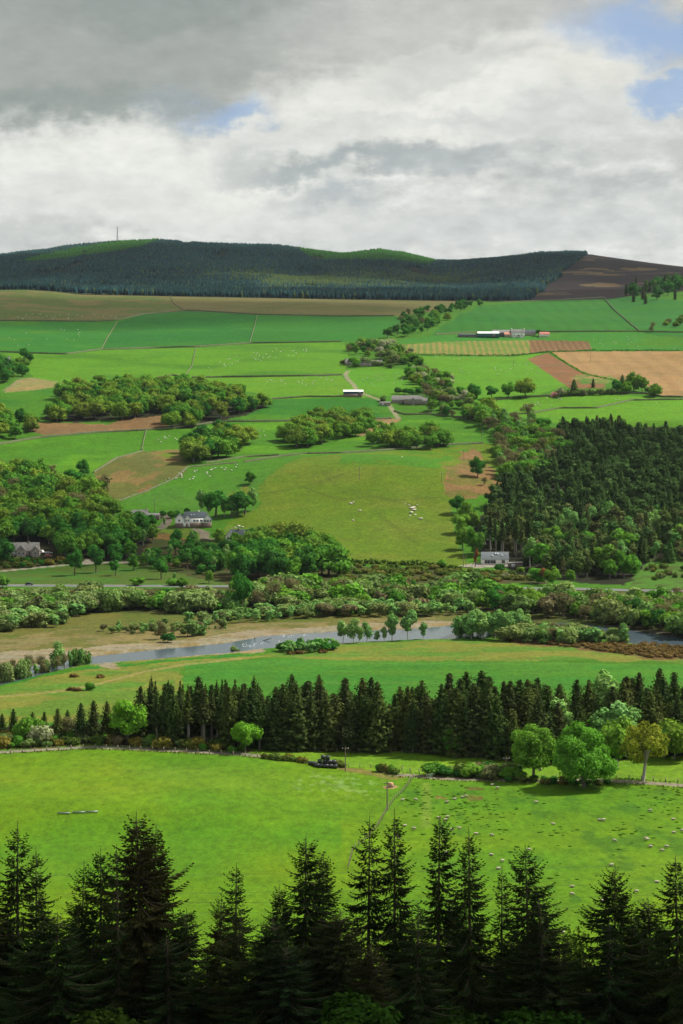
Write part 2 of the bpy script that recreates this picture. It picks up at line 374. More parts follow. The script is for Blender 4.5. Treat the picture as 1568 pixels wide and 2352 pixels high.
zone('riverbank', [(-900, 1600), (0, 1497), (120, 1492), (250, 1487), (330, 1476), (440, 1470), (560, 1452), (680, 1440), (850, 1431), (1048, 1427), (1050, 1440), (960, 1447), (834, 1451), (770, 1455), (600, 1466), (528, 1481), (435, 1489), (200, 1515), (0, 1545), (-900, 1690)], GRV, g3(166, 148, 100), 7, 4)
zone('riverbank', [(195, 1525), (280, 1515), (440, 1503), (600, 1487), (612, 1499), (540, 1500), (420, 1508), (330, 1515), (262, 1522), (285, 1534), (262, 1537), (215, 1527)], GRV, g3(190, 165, 120), 20, 1.5)
zone('riverbank', [(1385, 1430), (1568, 1456), (1900, 1500), (1900, 1510), (1568, 1467), (1385, 1440)], g3(80, 76, 52), g3(110, 104, 84), 8, 1)
zone('rough_grass', [(-900, 1790), (-900, 1640), (0, 1560), (200, 1523), (262, 1538), (285, 1534), (262, 1522), (330, 1515), (640, 1498), (760, 1478), (1045, 1467), (1180, 1468), (1420, 1475), (1568, 1486), (2300, 1560), (2300, 1500), (2300, 1600), (1568, 1523), (1300, 1516), (1000, 1520), (600, 1512), (430, 1530), (410, 1600), (200, 1620), (0, 1650)], ROUGH, g3(108, 158, 50), 22, 3)
zone('bank_grass', [(-900, 1660), (0, 1572), (130, 1538), (205, 1527), (240, 1534), (170, 1542), (90, 1556), (0, 1580), (-900, 1700)], g3(68, 148, 42), MID, 15, 1)
zone('bank_grass', [(270, 1528), (340, 1519), (520, 1505), (620, 1500), (600, 1506), (430, 1516), (330, 1526), (285, 1532)], g3(62, 152, 44), MID, 15, 1)
zone('crop_field', [(415, 1600), (425, 1527), (520, 1520), (640, 1513), (1000, 1521), (1300, 1522), (1568, 1528), (2300, 1560), (2300, 1720), (-100, 1720), (-100, 1650), (200, 1640)], g3(92, 158, 40), g3(76, 154, 42), 40, 0, 'bands')
zone('rough_grass', [(-900, 1650), (0, 1630), (400, 1560), (415, 1600), (200, 1660), (-900, 1720)], g3(118, 158, 50), ROUGH, 25, 4)
zone('heather_bank', [(1150, 1470), (1250, 1475), (1400, 1478), (1568, 1484), (2000, 1510), (2000, 1540), (1568, 1516), (1480, 1513), (1400, 1500), (1300, 1488), (1200, 1480)], g3(138, 108, 64), g3(140, 138, 70), 9, 5)
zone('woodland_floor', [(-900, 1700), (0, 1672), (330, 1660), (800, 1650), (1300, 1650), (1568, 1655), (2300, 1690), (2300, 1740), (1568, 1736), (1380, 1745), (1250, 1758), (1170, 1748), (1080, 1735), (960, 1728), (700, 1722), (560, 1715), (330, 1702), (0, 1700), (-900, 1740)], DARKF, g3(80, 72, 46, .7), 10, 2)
zone('scrubland', [(-900, 1740), (0, 1690), (200, 1698), (330, 1700), (560, 1716), (600, 1728), (560, 1730), (350, 1719), (210, 1712), (0, 1722), (-900, 1760)], g3(120, 128, 56), g3(165, 148, 92), 6, 2)
zone('pasture', [(560, 1716), (700, 1722), (960, 1728), (1080, 1735), (1170, 1748), (1250, 1758), (1380, 1745), (1568, 1736), (2300, 1740), (2300, 1830), (1568, 1800), (1350, 1788), (1200, 1793), (970, 1783), (830, 1765), (700, 1750), (610, 1738)], g3(138, 186, 42), g3(128, 178, 40), 18, 1)
zone('bare_earth', [(770, 1762), (830, 1766), (880, 1775), (935, 1787), (900, 1791), (850, 1782), (790, 1770)], g3(150, 150, 70), g3(165, 140, 92), 4, 1)
zone('bare_earth', [(879, 1806), (895, 1801), (917, 1806), (905, 1812), (885, 1811)], g3(228, 180, 140), g3(200, 170, 110), 3, .5)
zone('bare_earth', [(1070, 1812), (1088, 1808), (1116, 1811), (1112, 1816), (1080, 1816)], g3(135, 115, 60), g3(120, 140, 50), 2, .8)
zone('bare_earth', [(1068, 1832), (1080, 1827), (1108, 1830), (1100, 1838), (1078, 1837)], g3(140, 120, 66), g3(120, 140, 50), 2, .8)
zone('bare_earth', [(995, 1833), (1008, 1829), (1028, 1832), (1020, 1837), (1000, 1837)], g3(160, 140, 75), g3(120, 140, 50), 2, .8)

def hill_paint(X, Y, col, zid, names):
    """forest floor and heather beyond the farmland"""
    u = X / np.maximum(Y, 200) * F + CX
    z = H0(X, Y); v = HY - (z - CZ) / np.maximum(Y, 200) * F
    m = Y > np.interp(u, _fx, [2990] * len(_fx))
    n = fbm(X / 120, Y / 160, 91, 3)
    base = g3(52, 76, 54, .45)[None] * (1 + .3 * n[:, None])
    h = m & (((u > 1215 + (690 - v) * 1.25 + 14 * n) & (u > 1150)))
    ht = HEATH[None] * (1 + .25 * n[:, None])
    n2 = fbm(X / 150 + 3, Y / 60, 95, 3)
    ht = np.where(((n2 > .36) | (np.exp(-((u - 1375) / 60) ** 2 - ((v - 655) / 7) ** 2) + .5 * n2 > .55) | (np.exp(-((u - 1470) / 60) ** 2 - ((v - 617) / 3) ** 2) + .5 * n2 > .6))[:, None], g3(165, 140, 95, .7)[None], ht)
    col[m] = base[m]; col[h] = ht[h]
    zid[m] = names.setdefault('forest_hill', len(names)); zid[h] = names.setdefault('heather_hill', len(names))

WP = []
for z_ in Z:
    WP.append(world_poly(z_[1]))
def path_w(pts): return world_poly(pts, 12, closed=False)
TR_NEAR = path_w([(-500, 1750), (0, 1728), (120, 1721), (210, 1716), (350, 1722), (450, 1727), (560, 1733), (600, 1737), (640, 1741)])
TR_RIGHT = path_w([(880, 1772), (905, 1779), (940, 1781), (974, 1784), (1020, 1788), (1120, 1791), (1250, 1793), (1349, 1791), (1474, 1797), (1568, 1804), (2000, 1830)])
ROAD = path_w([(-700, 1343), (0, 1345), (510, 1347), (960, 1350), (1330, 1353), (1440, 1356), (1568, 1358), (2200, 1362)])
LANE = path_w([(-300, 1330), (0, 1312), (95, 1303), (190, 1294), (240, 1292), (310, 1293)])
LANE2 = path_w([(200, 1295), (197, 1289), (192, 1285)])
FARM_T = path_w([(915, 961), (903, 945), (893, 930), (880, 922), (862, 915), (840, 907), (820, 898), (812, 884), (797, 869), (793, 858), (800, 852)])
DRIVE = path_w([(372, 1180), (385, 1196), (378, 1206), (365, 1214)])
DRIVE2 = path_w([(450, 1216), (470, 1224), (468, 1236), (480, 1240), (520, 1240)])
FIELD_TR = path_w([(-200, 1625), (0, 1600), (120, 1590), (230, 1570), (330, 1543), (420, 1527), (560, 1512)])
EDGE_T = path_w([(10, 897), (50, 870), (70, 868), (162, 882)])
YARD = world_poly([(1050, 1300), (1098, 1292), (1168, 1296), (1200, 1300), (1195, 1303), (1090, 1304)])
def paint(X, Y):
    n = len(X)
    big = fbm(X / 90, Y / 90, 3, 3); fine = fbm(X / 14, Y / 14, 8, 3); med = fbm(X / 35, Y / 35, 9, 2)
    names = {'ground': 0}
    col = np.empty((n, 3)); zid = np.zeros(n, int)
    near = Y < 640
    col[:] = MID * 0.95
    # the near pasture: yellow-green, mottled, with a greener terrace foot
    c = LIT[None] * np.ones((n, 1))
    c = c + (g3(108, 164, 26) - LIT) * np.clip(.5 + 1.1 * med, 0, 1)[:, None]
    c = c + (g3(150, 172, 46) - LIT) * np.clip(.9 * big + .3 * fine, 0, 1)[:, None] * .8
    left = (X < 15)
    terr = np.exp(-((Y - 486 - 4 * med) / 16) ** 2) * (X < 0) * sstep(-95, -60, X)
    c = c + (g3(72, 158, 28) - c) * (terr * .45)[:, None]
    dk = sstep(.25, .6, fbm(X / 5, Y / 9, 58, 3) + .5 * np.exp(-((X - 75) / 30) ** 2 - ((Y - 485) / 50) ** 2) - .12) * (X > 12) * sstep(400, 430, Y)
    c = c + (g3(72, 128, 34) - c) * (dk * .55)[:, None]
    cl = sstep(.42, .7, fbm(X / 1.6, Y / 2.2, 77, 3) + .7 * np.exp(-((X + 2) / 16) ** 2 - ((Y - 540) / 18) ** 2) - .25)
    c = c + (g3(170, 205, 120) - c) * (cl * .5 * (X < 25))[:, None]
    col[near] = c[near]; zid[near] = names.setdefault('pasture', 1)
    bank = Y < 352 + 6 * med
    col[bank] = (g3(86, 96, 40) * np.ones((n, 1)) + (g3(120, 92, 60) - g3(86, 96, 40)) * np.clip(.5 + fine, 0, 1)[:, None])[bank]
    zid[bank] = names.setdefault('wooded_bank', len(names))
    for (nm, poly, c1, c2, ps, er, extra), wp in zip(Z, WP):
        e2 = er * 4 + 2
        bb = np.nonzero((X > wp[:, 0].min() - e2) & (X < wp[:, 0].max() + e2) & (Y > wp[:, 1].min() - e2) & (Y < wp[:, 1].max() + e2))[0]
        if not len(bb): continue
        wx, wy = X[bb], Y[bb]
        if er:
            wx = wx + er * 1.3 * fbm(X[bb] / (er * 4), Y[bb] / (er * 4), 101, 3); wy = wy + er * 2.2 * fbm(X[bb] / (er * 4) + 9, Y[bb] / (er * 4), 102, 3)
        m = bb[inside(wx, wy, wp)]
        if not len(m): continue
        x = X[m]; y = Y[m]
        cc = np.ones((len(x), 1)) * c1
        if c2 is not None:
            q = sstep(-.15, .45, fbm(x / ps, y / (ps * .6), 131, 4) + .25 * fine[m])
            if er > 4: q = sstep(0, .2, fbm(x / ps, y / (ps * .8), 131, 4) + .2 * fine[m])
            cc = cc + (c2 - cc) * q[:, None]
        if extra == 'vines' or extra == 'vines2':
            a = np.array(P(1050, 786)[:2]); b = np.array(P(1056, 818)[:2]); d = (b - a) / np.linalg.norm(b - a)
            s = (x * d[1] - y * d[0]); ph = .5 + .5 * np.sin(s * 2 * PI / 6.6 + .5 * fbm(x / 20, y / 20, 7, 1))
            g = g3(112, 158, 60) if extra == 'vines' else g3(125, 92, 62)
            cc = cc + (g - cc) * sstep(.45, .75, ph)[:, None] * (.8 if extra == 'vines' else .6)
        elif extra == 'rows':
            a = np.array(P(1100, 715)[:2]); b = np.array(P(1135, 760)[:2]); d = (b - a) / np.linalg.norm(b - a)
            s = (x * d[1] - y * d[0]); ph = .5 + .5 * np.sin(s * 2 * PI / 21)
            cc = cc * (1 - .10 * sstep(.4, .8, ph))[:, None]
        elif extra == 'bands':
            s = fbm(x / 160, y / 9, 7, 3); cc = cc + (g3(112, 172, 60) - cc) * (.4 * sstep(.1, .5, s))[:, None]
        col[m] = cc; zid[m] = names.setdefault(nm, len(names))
    hill_paint(X, Y, col, zid, names)
    # worn lines, tracks and darker lines across the open hill
    def line(pl, w, c, amt=1.0, nm=None, soft=1.0):
        d = seg_dist(X, Y, pl); a = (1 - sstep(w * .5, w * .5 + soft, d)) * amt
        k = a > 0
        col[k] = col[k] + (c - col[k]) * a[k][:, None]
        if nm: zid[d < w * .5 + soft * .5] = names.setdefault(nm, len(names))
    TK = g3(205, 195, 175)
    line(TR_NEAR, 3.0, g3(178, 170, 148), 1, 'track', .8); line(TR_RIGHT, 3.0, g3(178, 170, 148), 1, 'track', .8)
    line(LANE, 4, TK, 1, 'track'); line(LANE2, 5, TK, 1, 'track'); line(FARM_T, 3.0, g3(188, 180, 146), .9, 'track'); line(DRIVE, 5, g3(150, 140, 125), 1, 'track'); line(DRIVE2, 5, g3(160, 150, 130), 1, 'track')
    line(EDGE_T, 3, g3(170, 165, 120), .8, 'track')
    for s in (-1, 1):
        pl = FIELD_TR + np.array([0, s * 1.1]); line(pl, .8, g3(190, 175, 110), .75, None, .8)
    line(path_w([(975, 1800), (975, 1850), (972, 1900)]) , .5, g3(150, 178, 66), .5); line(path_w([(983, 1800), (984, 1850), (982, 1900)]), .5, g3(150, 178, 66), .5)
    for pl, a in (([(700, 1120), (784, 1150), (850, 1140), (950, 1160)], .35), ([(784, 1120), (900, 1150), (1010, 1142)], .35), ([(600, 1135), (700, 1118), (800, 1085)], .4), ([(870, 1180), (930, 1230), (960, 1250)], .3), ([(740, 1080), (756, 1105), (790, 1130)], .3)):
        line(path_w(pl), 1.2, g3(96, 108, 40), a, None, 2)
    y = inside(X, Y, YARD); col[y] = g3(200, 192, 178); zid[y] = names.setdefault('yard', len(names))
    col *= (1 + .10 * fine + .07 * big)[:, None]
    return col, zid, names

# grid: columns fan out from the viewpoint, rows tighter where the land lies flatter to the eye
cols = np.concatenate([np.arange(-2600, -620, 60), np.arange(-620, -60, 14), np.arange(-60, 1630, 2.4), np.arange(1630, 2200, 14), np.arange(2200, 4200, 60)])
rows = list(np.arange(-160, 330, 12.0)); yy = 330.0
while yy < 5450:
    a = H0(np.array([0.0]), np.array([yy]))[0]; b = H0(np.array([0.0]), np.array([yy + 2]))[0]
    dpx = abs(((a - CZ) / yy - (b - CZ) / (yy + 2)) * F) / 2
    st = min(max(1.9 / max(dpx, 1e-3), .7), 7.0 if yy < 3000 else 16.0)
    rows.append(yy); yy += st
rows += list(np.arange(yy, 9300, 220.0)); rows = np.array(rows)
nr, nc = len(rows), len(cols)
YY = np.repeat(rows, nc); XX = ((np.tile(cols, nr) - CX) / F) * np.sqrt(YY ** 2 + 150.0 ** 2)
ZZ = H(XX, YY)
GC, GZ, GN = paint(XX, YY)
print('ground grid', nr, nc, nr * nc)
def ground_material():
    m, t = new_mat('land')
    at = t.new('ShaderNodeAttribute', attribute_name='soil_colour')
    tc = t.new('ShaderNodeTexCoord'); v = tc.outputs['Object']
    n1 = t.noise(v, 1.4, 4, .65); n2 = t.noise(v, .16, 4, .6); n3 = t.noise(t.vmath('MULTIPLY', v, (1, .5, 1)), .55, 3, .6)
    f = t.math('ADD', t.mr(n1.outputs[0], .25, .75, .72, 1.26), t.mr(n2.outputs[0], .3, .7, -.12, .12))
    f = t.math('ADD', f, t.mr(n3.outputs[0], .3, .7, -.20, .20))
    c = t.vmath('SCALE', at.outputs['Color'], scale=f)
    w = t.mr(t.noise(v, .05, 4, .6).outputs[0], .4, .65, 0, .35)
    c = t.mix(w, c, t.vmath('MULTIPLY', c, (1.35, 1.03, .9)))
    w2_ = t.mr(t.noise(t.vmath('MULTIPLY', v, (1, .45, 1)), .35, 5, .7).outputs[0], .42, .62, 0, .45)
    c = t.mix(w2_, c, t.vmath('MULTIPLY', c, (.72, .9, .8)))
    b = t.new('ShaderNodeBsdfPrincipled'); t.l.new(c, b.inputs['Base Color']); b.inputs['Roughness'].default_value = .95
    b.inputs['Specular IOR Level'].default_value = .08
    bp = t.new('ShaderNodeBump'); bp.inputs['Strength'].default_value = .55; bp.inputs['Distance'].default_value = .25
    t.l.new(t.math('ADD', n1.outputs[0], n3.outputs[0]), bp.inputs['Height']); t.l.new(bp.outputs[0], b.inputs['Normal'])
    t.l.new(b.outputs[0], t.out.inputs[0])
    return m
M_LAND = ground_material()
ii = np.arange((nr - 1) * (nc - 1)); r_ = ii // (nc - 1); c_ = ii % (nc - 1); v0 = r_ * nc + c_
QU = np.stack([v0, v0 + 1, v0 + nc + 1, v0 + nc], 1)
fz = GZ[v0]
VV = np.stack([XX, YY, ZZ], 1)
inv = {v: k for k, v in GN.items()}
for zi in np.unique(fz):
    q = QU[fz == zi]; used, new = np.unique(q, return_inverse=True); q = new.reshape(-1, 4)
    mb = MB(); mb.quads(VV[used], q)
    me = mb.mesh(inv[zi], M_LAND, smooth=True)
    a = me.color_attributes.new('soil_colour', 'FLOAT_COLOR', 'POINT')
    a.data.foreach_set('color', np.hstack([GC[used], np.ones((len(used), 1))]).astype(np.float32).ravel())
    o = link(inv[zi], me); o['kind'] = 'structure'

# ------------------------------------------------------------------ river water
def water_material():
    m, t = new_mat('river_water')
    tc = t.new('ShaderNodeTexCoord'); v = t.vmath('MULTIPLY', tc.outputs['Object'], (1, 1.6, 1))
    n = t.noise(v, .9, 4, .6); n2 = t.noise(v, .12, 3, .55)
    b = t.new('ShaderNodeBsdfPrincipled'); b.inputs['Base Color'].default_value = (.05, .07, .085, 1); b.inputs['Roughness'].default_value = .15
    b.inputs['IOR'].default_value = 1.33; b.inputs['Specular IOR Level'].default_value = .5
    bp = t.new('ShaderNodeBump'); bp.inputs['Strength'].default_value = .16; bp.inputs['Distance'].default_value = .06
    t.l.new(t.math('ADD', n.outputs[0], n2.outputs[0]), bp.inputs['Height']); t.l.new(bp.outputs[0], b.inputs['Normal'])
    t.l.new(b.outputs[0], t.out.inputs[0]); return m
xs = np.linspace(-330, 330, 400)
lo, up = river_edges(xs)
mb = MB(); k = 6
V = np.stack([np.stack([xs, lo - 3 + (up - lo + 6) * j / k, np.full_like(xs, -.32)], 1) for j in range(k + 1)], 0).reshape(-1, 3)
n = len(xs); mb.quads(V, [(j * n + i, j * n + i + 1, (j + 1) * n + i + 1, (j + 1) * n + i) for j in range(k) for i in range(n - 1)])
o = mb.build('river', water_material()); o['kind'] = 'structure'
# white riffles where the river runs shallow
M_FOAM = simple('riffle_foam', (.75, .78, .78), .6)
mb = MB()
for (x, y, w) in [(562, 1482, 16), (585, 1480, 9), (540, 1489, 8), (574, 1484, 9), (650, 1460, 10), (668, 1462, 6), (700, 1458, 6), (795, 1460, 6), (600, 1478, 8), (640, 1474, 5)]:
    X, Y = flat(x, y, -.32); s = Y / F; g = np.random.default_rng(int(x))
    for q in range(int(w * 1.2)):
        px = X + g.normal() * w * s * .35; py = Y + g.normal() * 2.6
        a = .15 + .35 * g.random(); h = .05 + .07 * g.random()
        mb.ball((px, py, -.36), (a * .8, a * .22, h), 7, 4, .4, rs=g)
tag(mb.build('river_riffles', M_FOAM), 'white broken water where the river runs over shallow stones', None, None, 'stuff')

# ------------------------------------------------------------------ the main road, a tarmac sheet with edge and centre lines
def ribbon(name, pl, w, mat, lift, off=0.0, dash=None, kind='structure'):
    pl = np.array(pl); d = np.gradient(pl, axis=0); d /= np.linalg.norm(d, axis=1)[:, None]; nn = np.stack([-d[:, 1], d[:, 0]], 1)
    mb = MB(); s = 0
    L = pl + nn * (off - w / 2); R = pl + nn * (off + w / 2)
    for i in range(len(pl) - 1):
        if dash and (i % dash[1]) >= dash[0]: continue
        v = [(*p, float(H(p[0], p[1])) + lift) for p in (L[i], L[i + 1], R[i + 1], R[i])]
        mb.quads(v, [(0, 1, 2, 3)])
    return mb.build(name, mat)
M_TAR = simple('tarmac', (.075, .075, .075), .85, var=.12, scale=.8); M_LINE = simple('road_paint', (.4, .4, .38), .6, var=.1)
rd = []
for a, b in zip(ROAD[:-1], ROAD[1:]):
    m = max(1, int(np.linalg.norm(b - a) / 3)); rd += [a + (b - a) * q / m for q in range(m)]
rd = np.array(rd)
o = ribbon('road', rd, 9.0, M_TAR, .12); o['kind'] = 'structure'
for off in (3.8, -3.8):
    o = ribbon('road_markings', rd, .45, M_LINE, .13, off); o['kind'] = 'structure'
o = ribbon('road_markings', rd, .25, M_LINE, .13, 0.0, (2, 4)); o['kind'] = 'structure'
# ================================================================== TREES
def fl(*cs, k=1.0): return [tuple(np.array(lin(*c)) * k) for c in cs]
KF = 1.15
M_BARK = simple('bark', (.09, .07, .05), .95, var=.3, scale=4); M_BARKP = simple('pale_bark', (.32, .30, .26), .9, var=.4, scale=3)
M_BARKG = simple('grey_bark', (.13, .12, .10), .95, var=.3, scale=4)
M_OAK = foliage('oak_leaves', fl((98, 128, 42), (88, 130, 44), (76, 124, 44), (112, 132, 46), (82, 114, 40), (104, 118, 46), (82, 124, 44), k=KF))
M_GREEN = foliage('fresh_green_leaves', fl((86, 144, 50), (104, 154, 52), (78, 130, 46), (120, 160, 58), (90, 136, 44), k=KF * .8))
M_DEEP = foliage('deep_green_leaves', fl((58, 112, 42), (66, 122, 46), (52, 98, 42), (76, 122, 44), k=KF * .9))
M_BIRCH = foliage('birch_leaves', fl((118, 160, 92), (104, 148, 78), (128, 162, 88), (96, 140, 76), k=KF * .95))
M_SCRUB = foliage('willow_leaves', fl((114, 138, 76), (124, 134, 80), (98, 132, 66), (132, 150, 92), (92, 118, 62), (120, 112, 82), (104, 146, 72), k=KF * .9))
M_BARE = foliage('opening_buds', fl((126, 120, 84), (114, 110, 76), (130, 128, 84), k=KF * .8), var=.3)
M_BLOS = foliage('hawthorn_blossom', fl((196, 200, 156), (180, 190, 140), (204, 204, 176), k=KF * .55))
M_PINK = foliage('pink_blossom', fl((200, 140, 140), (206, 150, 150), k=KF))
M_RED = foliage('copper_leaves', fl((142, 92, 62), (150, 98, 66), k=KF * .8))
M_GORSE = foliage('gorse', fl((112, 122, 56), (88, 110, 48), (124, 116, 62), (78, 104, 44), (104, 126, 50), k=KF * .75))
M_YEL = foliage('yellow_gorse', fl((140, 130, 58), (132, 126, 56), k=KF*.7))
M_HEATH = foliage('heather_sprigs', fl((112, 92, 58), (126, 104, 62), (104, 90, 56), k=KF*.75))
M_OAKY = foliage('bronze_oak_leaves', fl((140, 148, 52), (136, 142, 50), k=KF * .75))
M_LIME = foliage('lime_leaves', fl((112, 166, 50), (118, 170, 52), k=KF*.75))
M_SPR = foliage('spruce_needles', fl((60, 78, 38), (66, 86, 40), (80, 90, 44), (54, 74, 38), (72, 78, 44), k=.85), trans=.12)
M_SPRW = foliage('larch_and_spruce_needles', fl((64, 88, 44), (78, 98, 46), (90, 102, 54), (58, 90, 44), (98, 98, 60), (66, 110, 48), (76, 84, 48), (70, 104, 52), k=1.15), trans=.15)
M_SPRN = foliage('dark_spruce_needles', fl((50, 72, 38), (56, 74, 36), (46, 68, 38), (72, 72, 42), k=.75), trans=.15, var=.6)
M_FARF = foliage('hazy_forest_needles', fl((44, 74, 76), k=.9), trans=0, var=.75)  # bluish haze of distance put into the needle colour

def unit(v): return v / (np.linalg.norm(v, axis=-1, keepdims=True) + 1e-9)
def cards(mb, g, c, nrm, size, tint, asp=1.0):
    """leaf-sized quads at c facing nrm"""
    n = len(c); r = unit(g.normal(size=(n, 3)))
    a = unit(np.cross(nrm, r)); b = np.cross(nrm, a)
    s = np.broadcast_to(size, n)[:, None] * (.6 + .7 * g.random((n, 1)))
    a = a * s * .5 * asp; b = b * s * .5
    j = lambda: 1 + .35 * (g.random((n, 1)) - .5)
    V = np.stack([c - a * j() - b * .35 * j(), c + a * .2 - b * j(), c + a * j() + b * .35 * j(), c - a * .2 + b * j()], 1).reshape(-1, 3)
    mb.quads(V, np.arange(4 * n).reshape(-1, 4), tint)
def broad(name, seed, R, Ht, mat, bark, z0=.22, ncl=16, rc=(.30, .46), nleaf=900, leaf=.8, flat_=.85, core=.72, open_=0.0, tall=False, trunk_r=None, nor=.55, lean=(0, 0), stems=1, dome=False):
    """R crown radius, Ht full height, z0 fraction of the height at which the crown starts"""
    g = np.random.default_rng(seed)
    zb = Ht * z0; hc = (Ht - zb) / 2; cz = zb + hc
    if dome: cz = zb + .34 * (Ht - zb); hc = .66 * (Ht - zb)
    ctr = np.array([lean[0], lean[1], cz])
    cl = []
    for i in range(ncl):
        d = unit(g.normal(size=3)); d[2] = d[2] * .9 + .15; d = unit(d)
        if dome: d[2] = abs(d[2]) * 1.1 - .22
        k = g.uniform(.45, .78) if i > ncl // 5 else g.uniform(0, .35)
        r = g.uniform(*rc) * R
        p = ctr + d * np.array([R - r * .6, R - r * .6, hc - r * .55]) * (k / .78)
        cl.append((p, r))
    C = np.array([c for c, _ in cl]); RR = np.array([r for _, r in cl])
    lv = MB()
    w = RR ** 2 / (RR ** 2).sum(); idx = g.choice(len(cl), size=int(nleaf * 1.9), p=w)
    d = unit(g.normal(size=(len(idx), 3)))
    p = C[idx] + d * RR[idx][:, None] * np.array([1, 1, flat_]) * (.82 + .34 * g.random((len(idx), 1)) ** 2)
    dist = np.linalg.norm((p[:, None] - C[None]) / np.array([1, 1, flat_]), axis=2) / RR[None]
    dist[np.arange(len(idx)), idx] = 9
    keep = (dist.min(1) > .8)
    if open_: keep &= (d[:, 2] > -open_)
    p = p[keep][:nleaf]; d = d[keep][:nleaf]; idx = idx[keep][:nleaf]
    nn = unit(d * .9 + unit(p - ctr) * .5 + np.array([0, 0, .25]) + g.normal(size=p.shape) * nor)
    ct = g.uniform(.3, .7, len(cl))
    cards(lv, g, p, nn, leaf, np.clip(ct[idx] + g.normal(size=len(p)) * .14, 0, 1))
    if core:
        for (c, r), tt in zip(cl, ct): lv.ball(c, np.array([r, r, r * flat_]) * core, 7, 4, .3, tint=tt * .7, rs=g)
    tr = MB(); rt = trunk_r or (.028 * Ht + .05)
    for s in range(stems):
        o = np.array([0, 0, -.4]) + (g.normal(size=3) * np.array([R * .3, R * .3, 0]) if stems > 1 else 0)
        top = np.array([lean[0] * .7, lean[1] * .7, cz + hc * .45]) + (o * [1.2, 1.2, 0])
        m1 = o + (top - o) * .35 + g.normal(size=3) * [rt, rt, 0]; m2 = o + (top - o) * .7 + g.normal(size=3) * [rt * 2, rt * 2, 0]
        tr.tube([o, o + (0, 0, .6), m1, m2, top], np.array([rt * 1.5, rt, rt * .8, rt * .5, rt * .15]) / (1 if stems == 1 else 1.6), 7)
    for i in range(min(len(cl), 9)):
        c, r = cl[i]; st = m1 + (m2 - m1) * g.random() * .8
        mid = (st + c) / 2 + np.array([0, 0, .12 * np.linalg.norm(c - st)])
        tr.tube([st, mid, c], [rt * .42, rt * .3, rt * .1], 5, False)
    return dict(name=name, h=float(p[:, 2].max()) * .98, parts=[('trunk', tr.mesh('trunk', bark, True)), ('crown', lv.mesh('crown', mat))])
def conifer(name, seed, Ht, R, mat, bark, z0=.08, nwh=22, nb=7, k=6, card=.7, core=.5, sharp=.8, droop=.18, shoot=0.0):
    g = np.random.default_rng(seed); lv = MB(); tr = MB(); rt = .012 * Ht + .06
    sway = g.normal(size=2) * .012 * Ht
    tr.tube([(0, 0, -.5), (0, 0, Ht * .3), (sway[0], sway[1], Ht * .7), (sway[0], sway[1], Ht)], [rt * 1.3, rt, rt * .5, .02], 7)
    P_, N_, S_, T_ = [], [], [], []
    az0 = 0
    for w in range(nwh):
        f = w / (nwh - 1.0); z = Ht * (z0 + (1 - z0) * (f ** .92)) - g.random() * .02 * Ht
        q = 1 - (z / Ht - z0) / (1 - z0); r = R * (q ** sharp) * (.62 + .38 * min(1, (1.06 - q) * 3.5)) * g.uniform(.85, 1.12)
        n = nb if q > .2 else max(3, nb - 3); az0 += g.random() * 2
        for b in range(n):
            a = az0 + 2 * PI * b / n + g.normal() * .22; L_ = r * g.uniform(.72, 1.15); tt = g.uniform(.25, .75)
            kk = max(2, int(k * (.35 + .65 * q)))
            for s in range(kk):
                u = (s + .6 + .4 * g.random()) / kk; lat = g.normal() * .16 * L_ * (1.2 - u * .6)
                dz = -droop * L_ * math.sin(u * 2.2) + (.10 * L_ * u * u) + (1 - q) * .35 * L_ * u
                P_.append((math.cos(a) * L_ * u - math.sin(a) * lat + sway[0] * z / Ht, math.sin(a) * L_ * u + math.cos(a) * lat + sway[1] * z / Ht, z + dz))
                N_.append((math.cos(a) * .75, math.sin(a) * .75, .65)); S_.append(card * (.55 + .6 * q) * (1.15 - .35 * u)); T_.append(tt + .18 * (u - .5))
    P_ = np.array(P_); N_ = unit(np.array(N_) + g.normal(size=P_.shape) * .42)
    cards(lv, g, P_, N_, np.array(S_), np.clip(np.array(T_), 0, 1), 1.5)
    lv.tube([(0, 0, Ht * .97), (sway[0], sway[1], Ht * 1.015)], [.09, .02], 4)
    if core:
        zs = np.linspace(z0 + .02, .97, 8); q = 1 - (zs - z0) / (1 - z0)
        rr = R * q ** sharp * (.62 + .38 * np.minimum(1, (1.06 - q) * 3.5)) * core
        lv.tube([(sway[0] * z, sway[1] * z, z * Ht) for z in zs], rr, 7, True, .12)
    return dict(name=name, h=Ht, parts=[('trunk', tr.mesh('trunk', bark, True)), ('crown', lv.mesh('crown', mat))])
def put(pr, X, Y, h, label, cat, group=None, name=None, rz=None, wide=1.0, dz=0.0):
    s = h / pr['h']; g = rng
    r = root(name or pr['name'], (X, Y, float(H(X, Y)) - .1 + dz), label, cat, group, g.random() * 6.28 if rz is None else rz, (s * wide, s * wide, s))
    for pn, me in pr['parts']: link(pn, me, r)
    return r
def at(pr, x, y, hpx, label, cat, group=None, name=None, **kw):
    X, Y, Z_ = P(x, y); return put(pr, X, Y, hpx * Y / F, label, cat, group, name, **kw)
class Grid:
    def __init__(s, cell): s.c = cell; s.d = {}
    def ok(s, x, y, r):
        i, j = int(x // s.c), int(y // s.c); k = int(r // s.c) + 1
        for a in range(i - k, i + k + 1):
            for b in range(j - k, j + k + 1):
                for (u, v, q) in s.d.get((a, b), ()):
                    if (u - x) ** 2 + (v - y) ** 2 < (max(r, q)) ** 2: return False
        s.d.setdefault((i, j), []).append((x, y, r)); return True
GR = Grid(8.0)
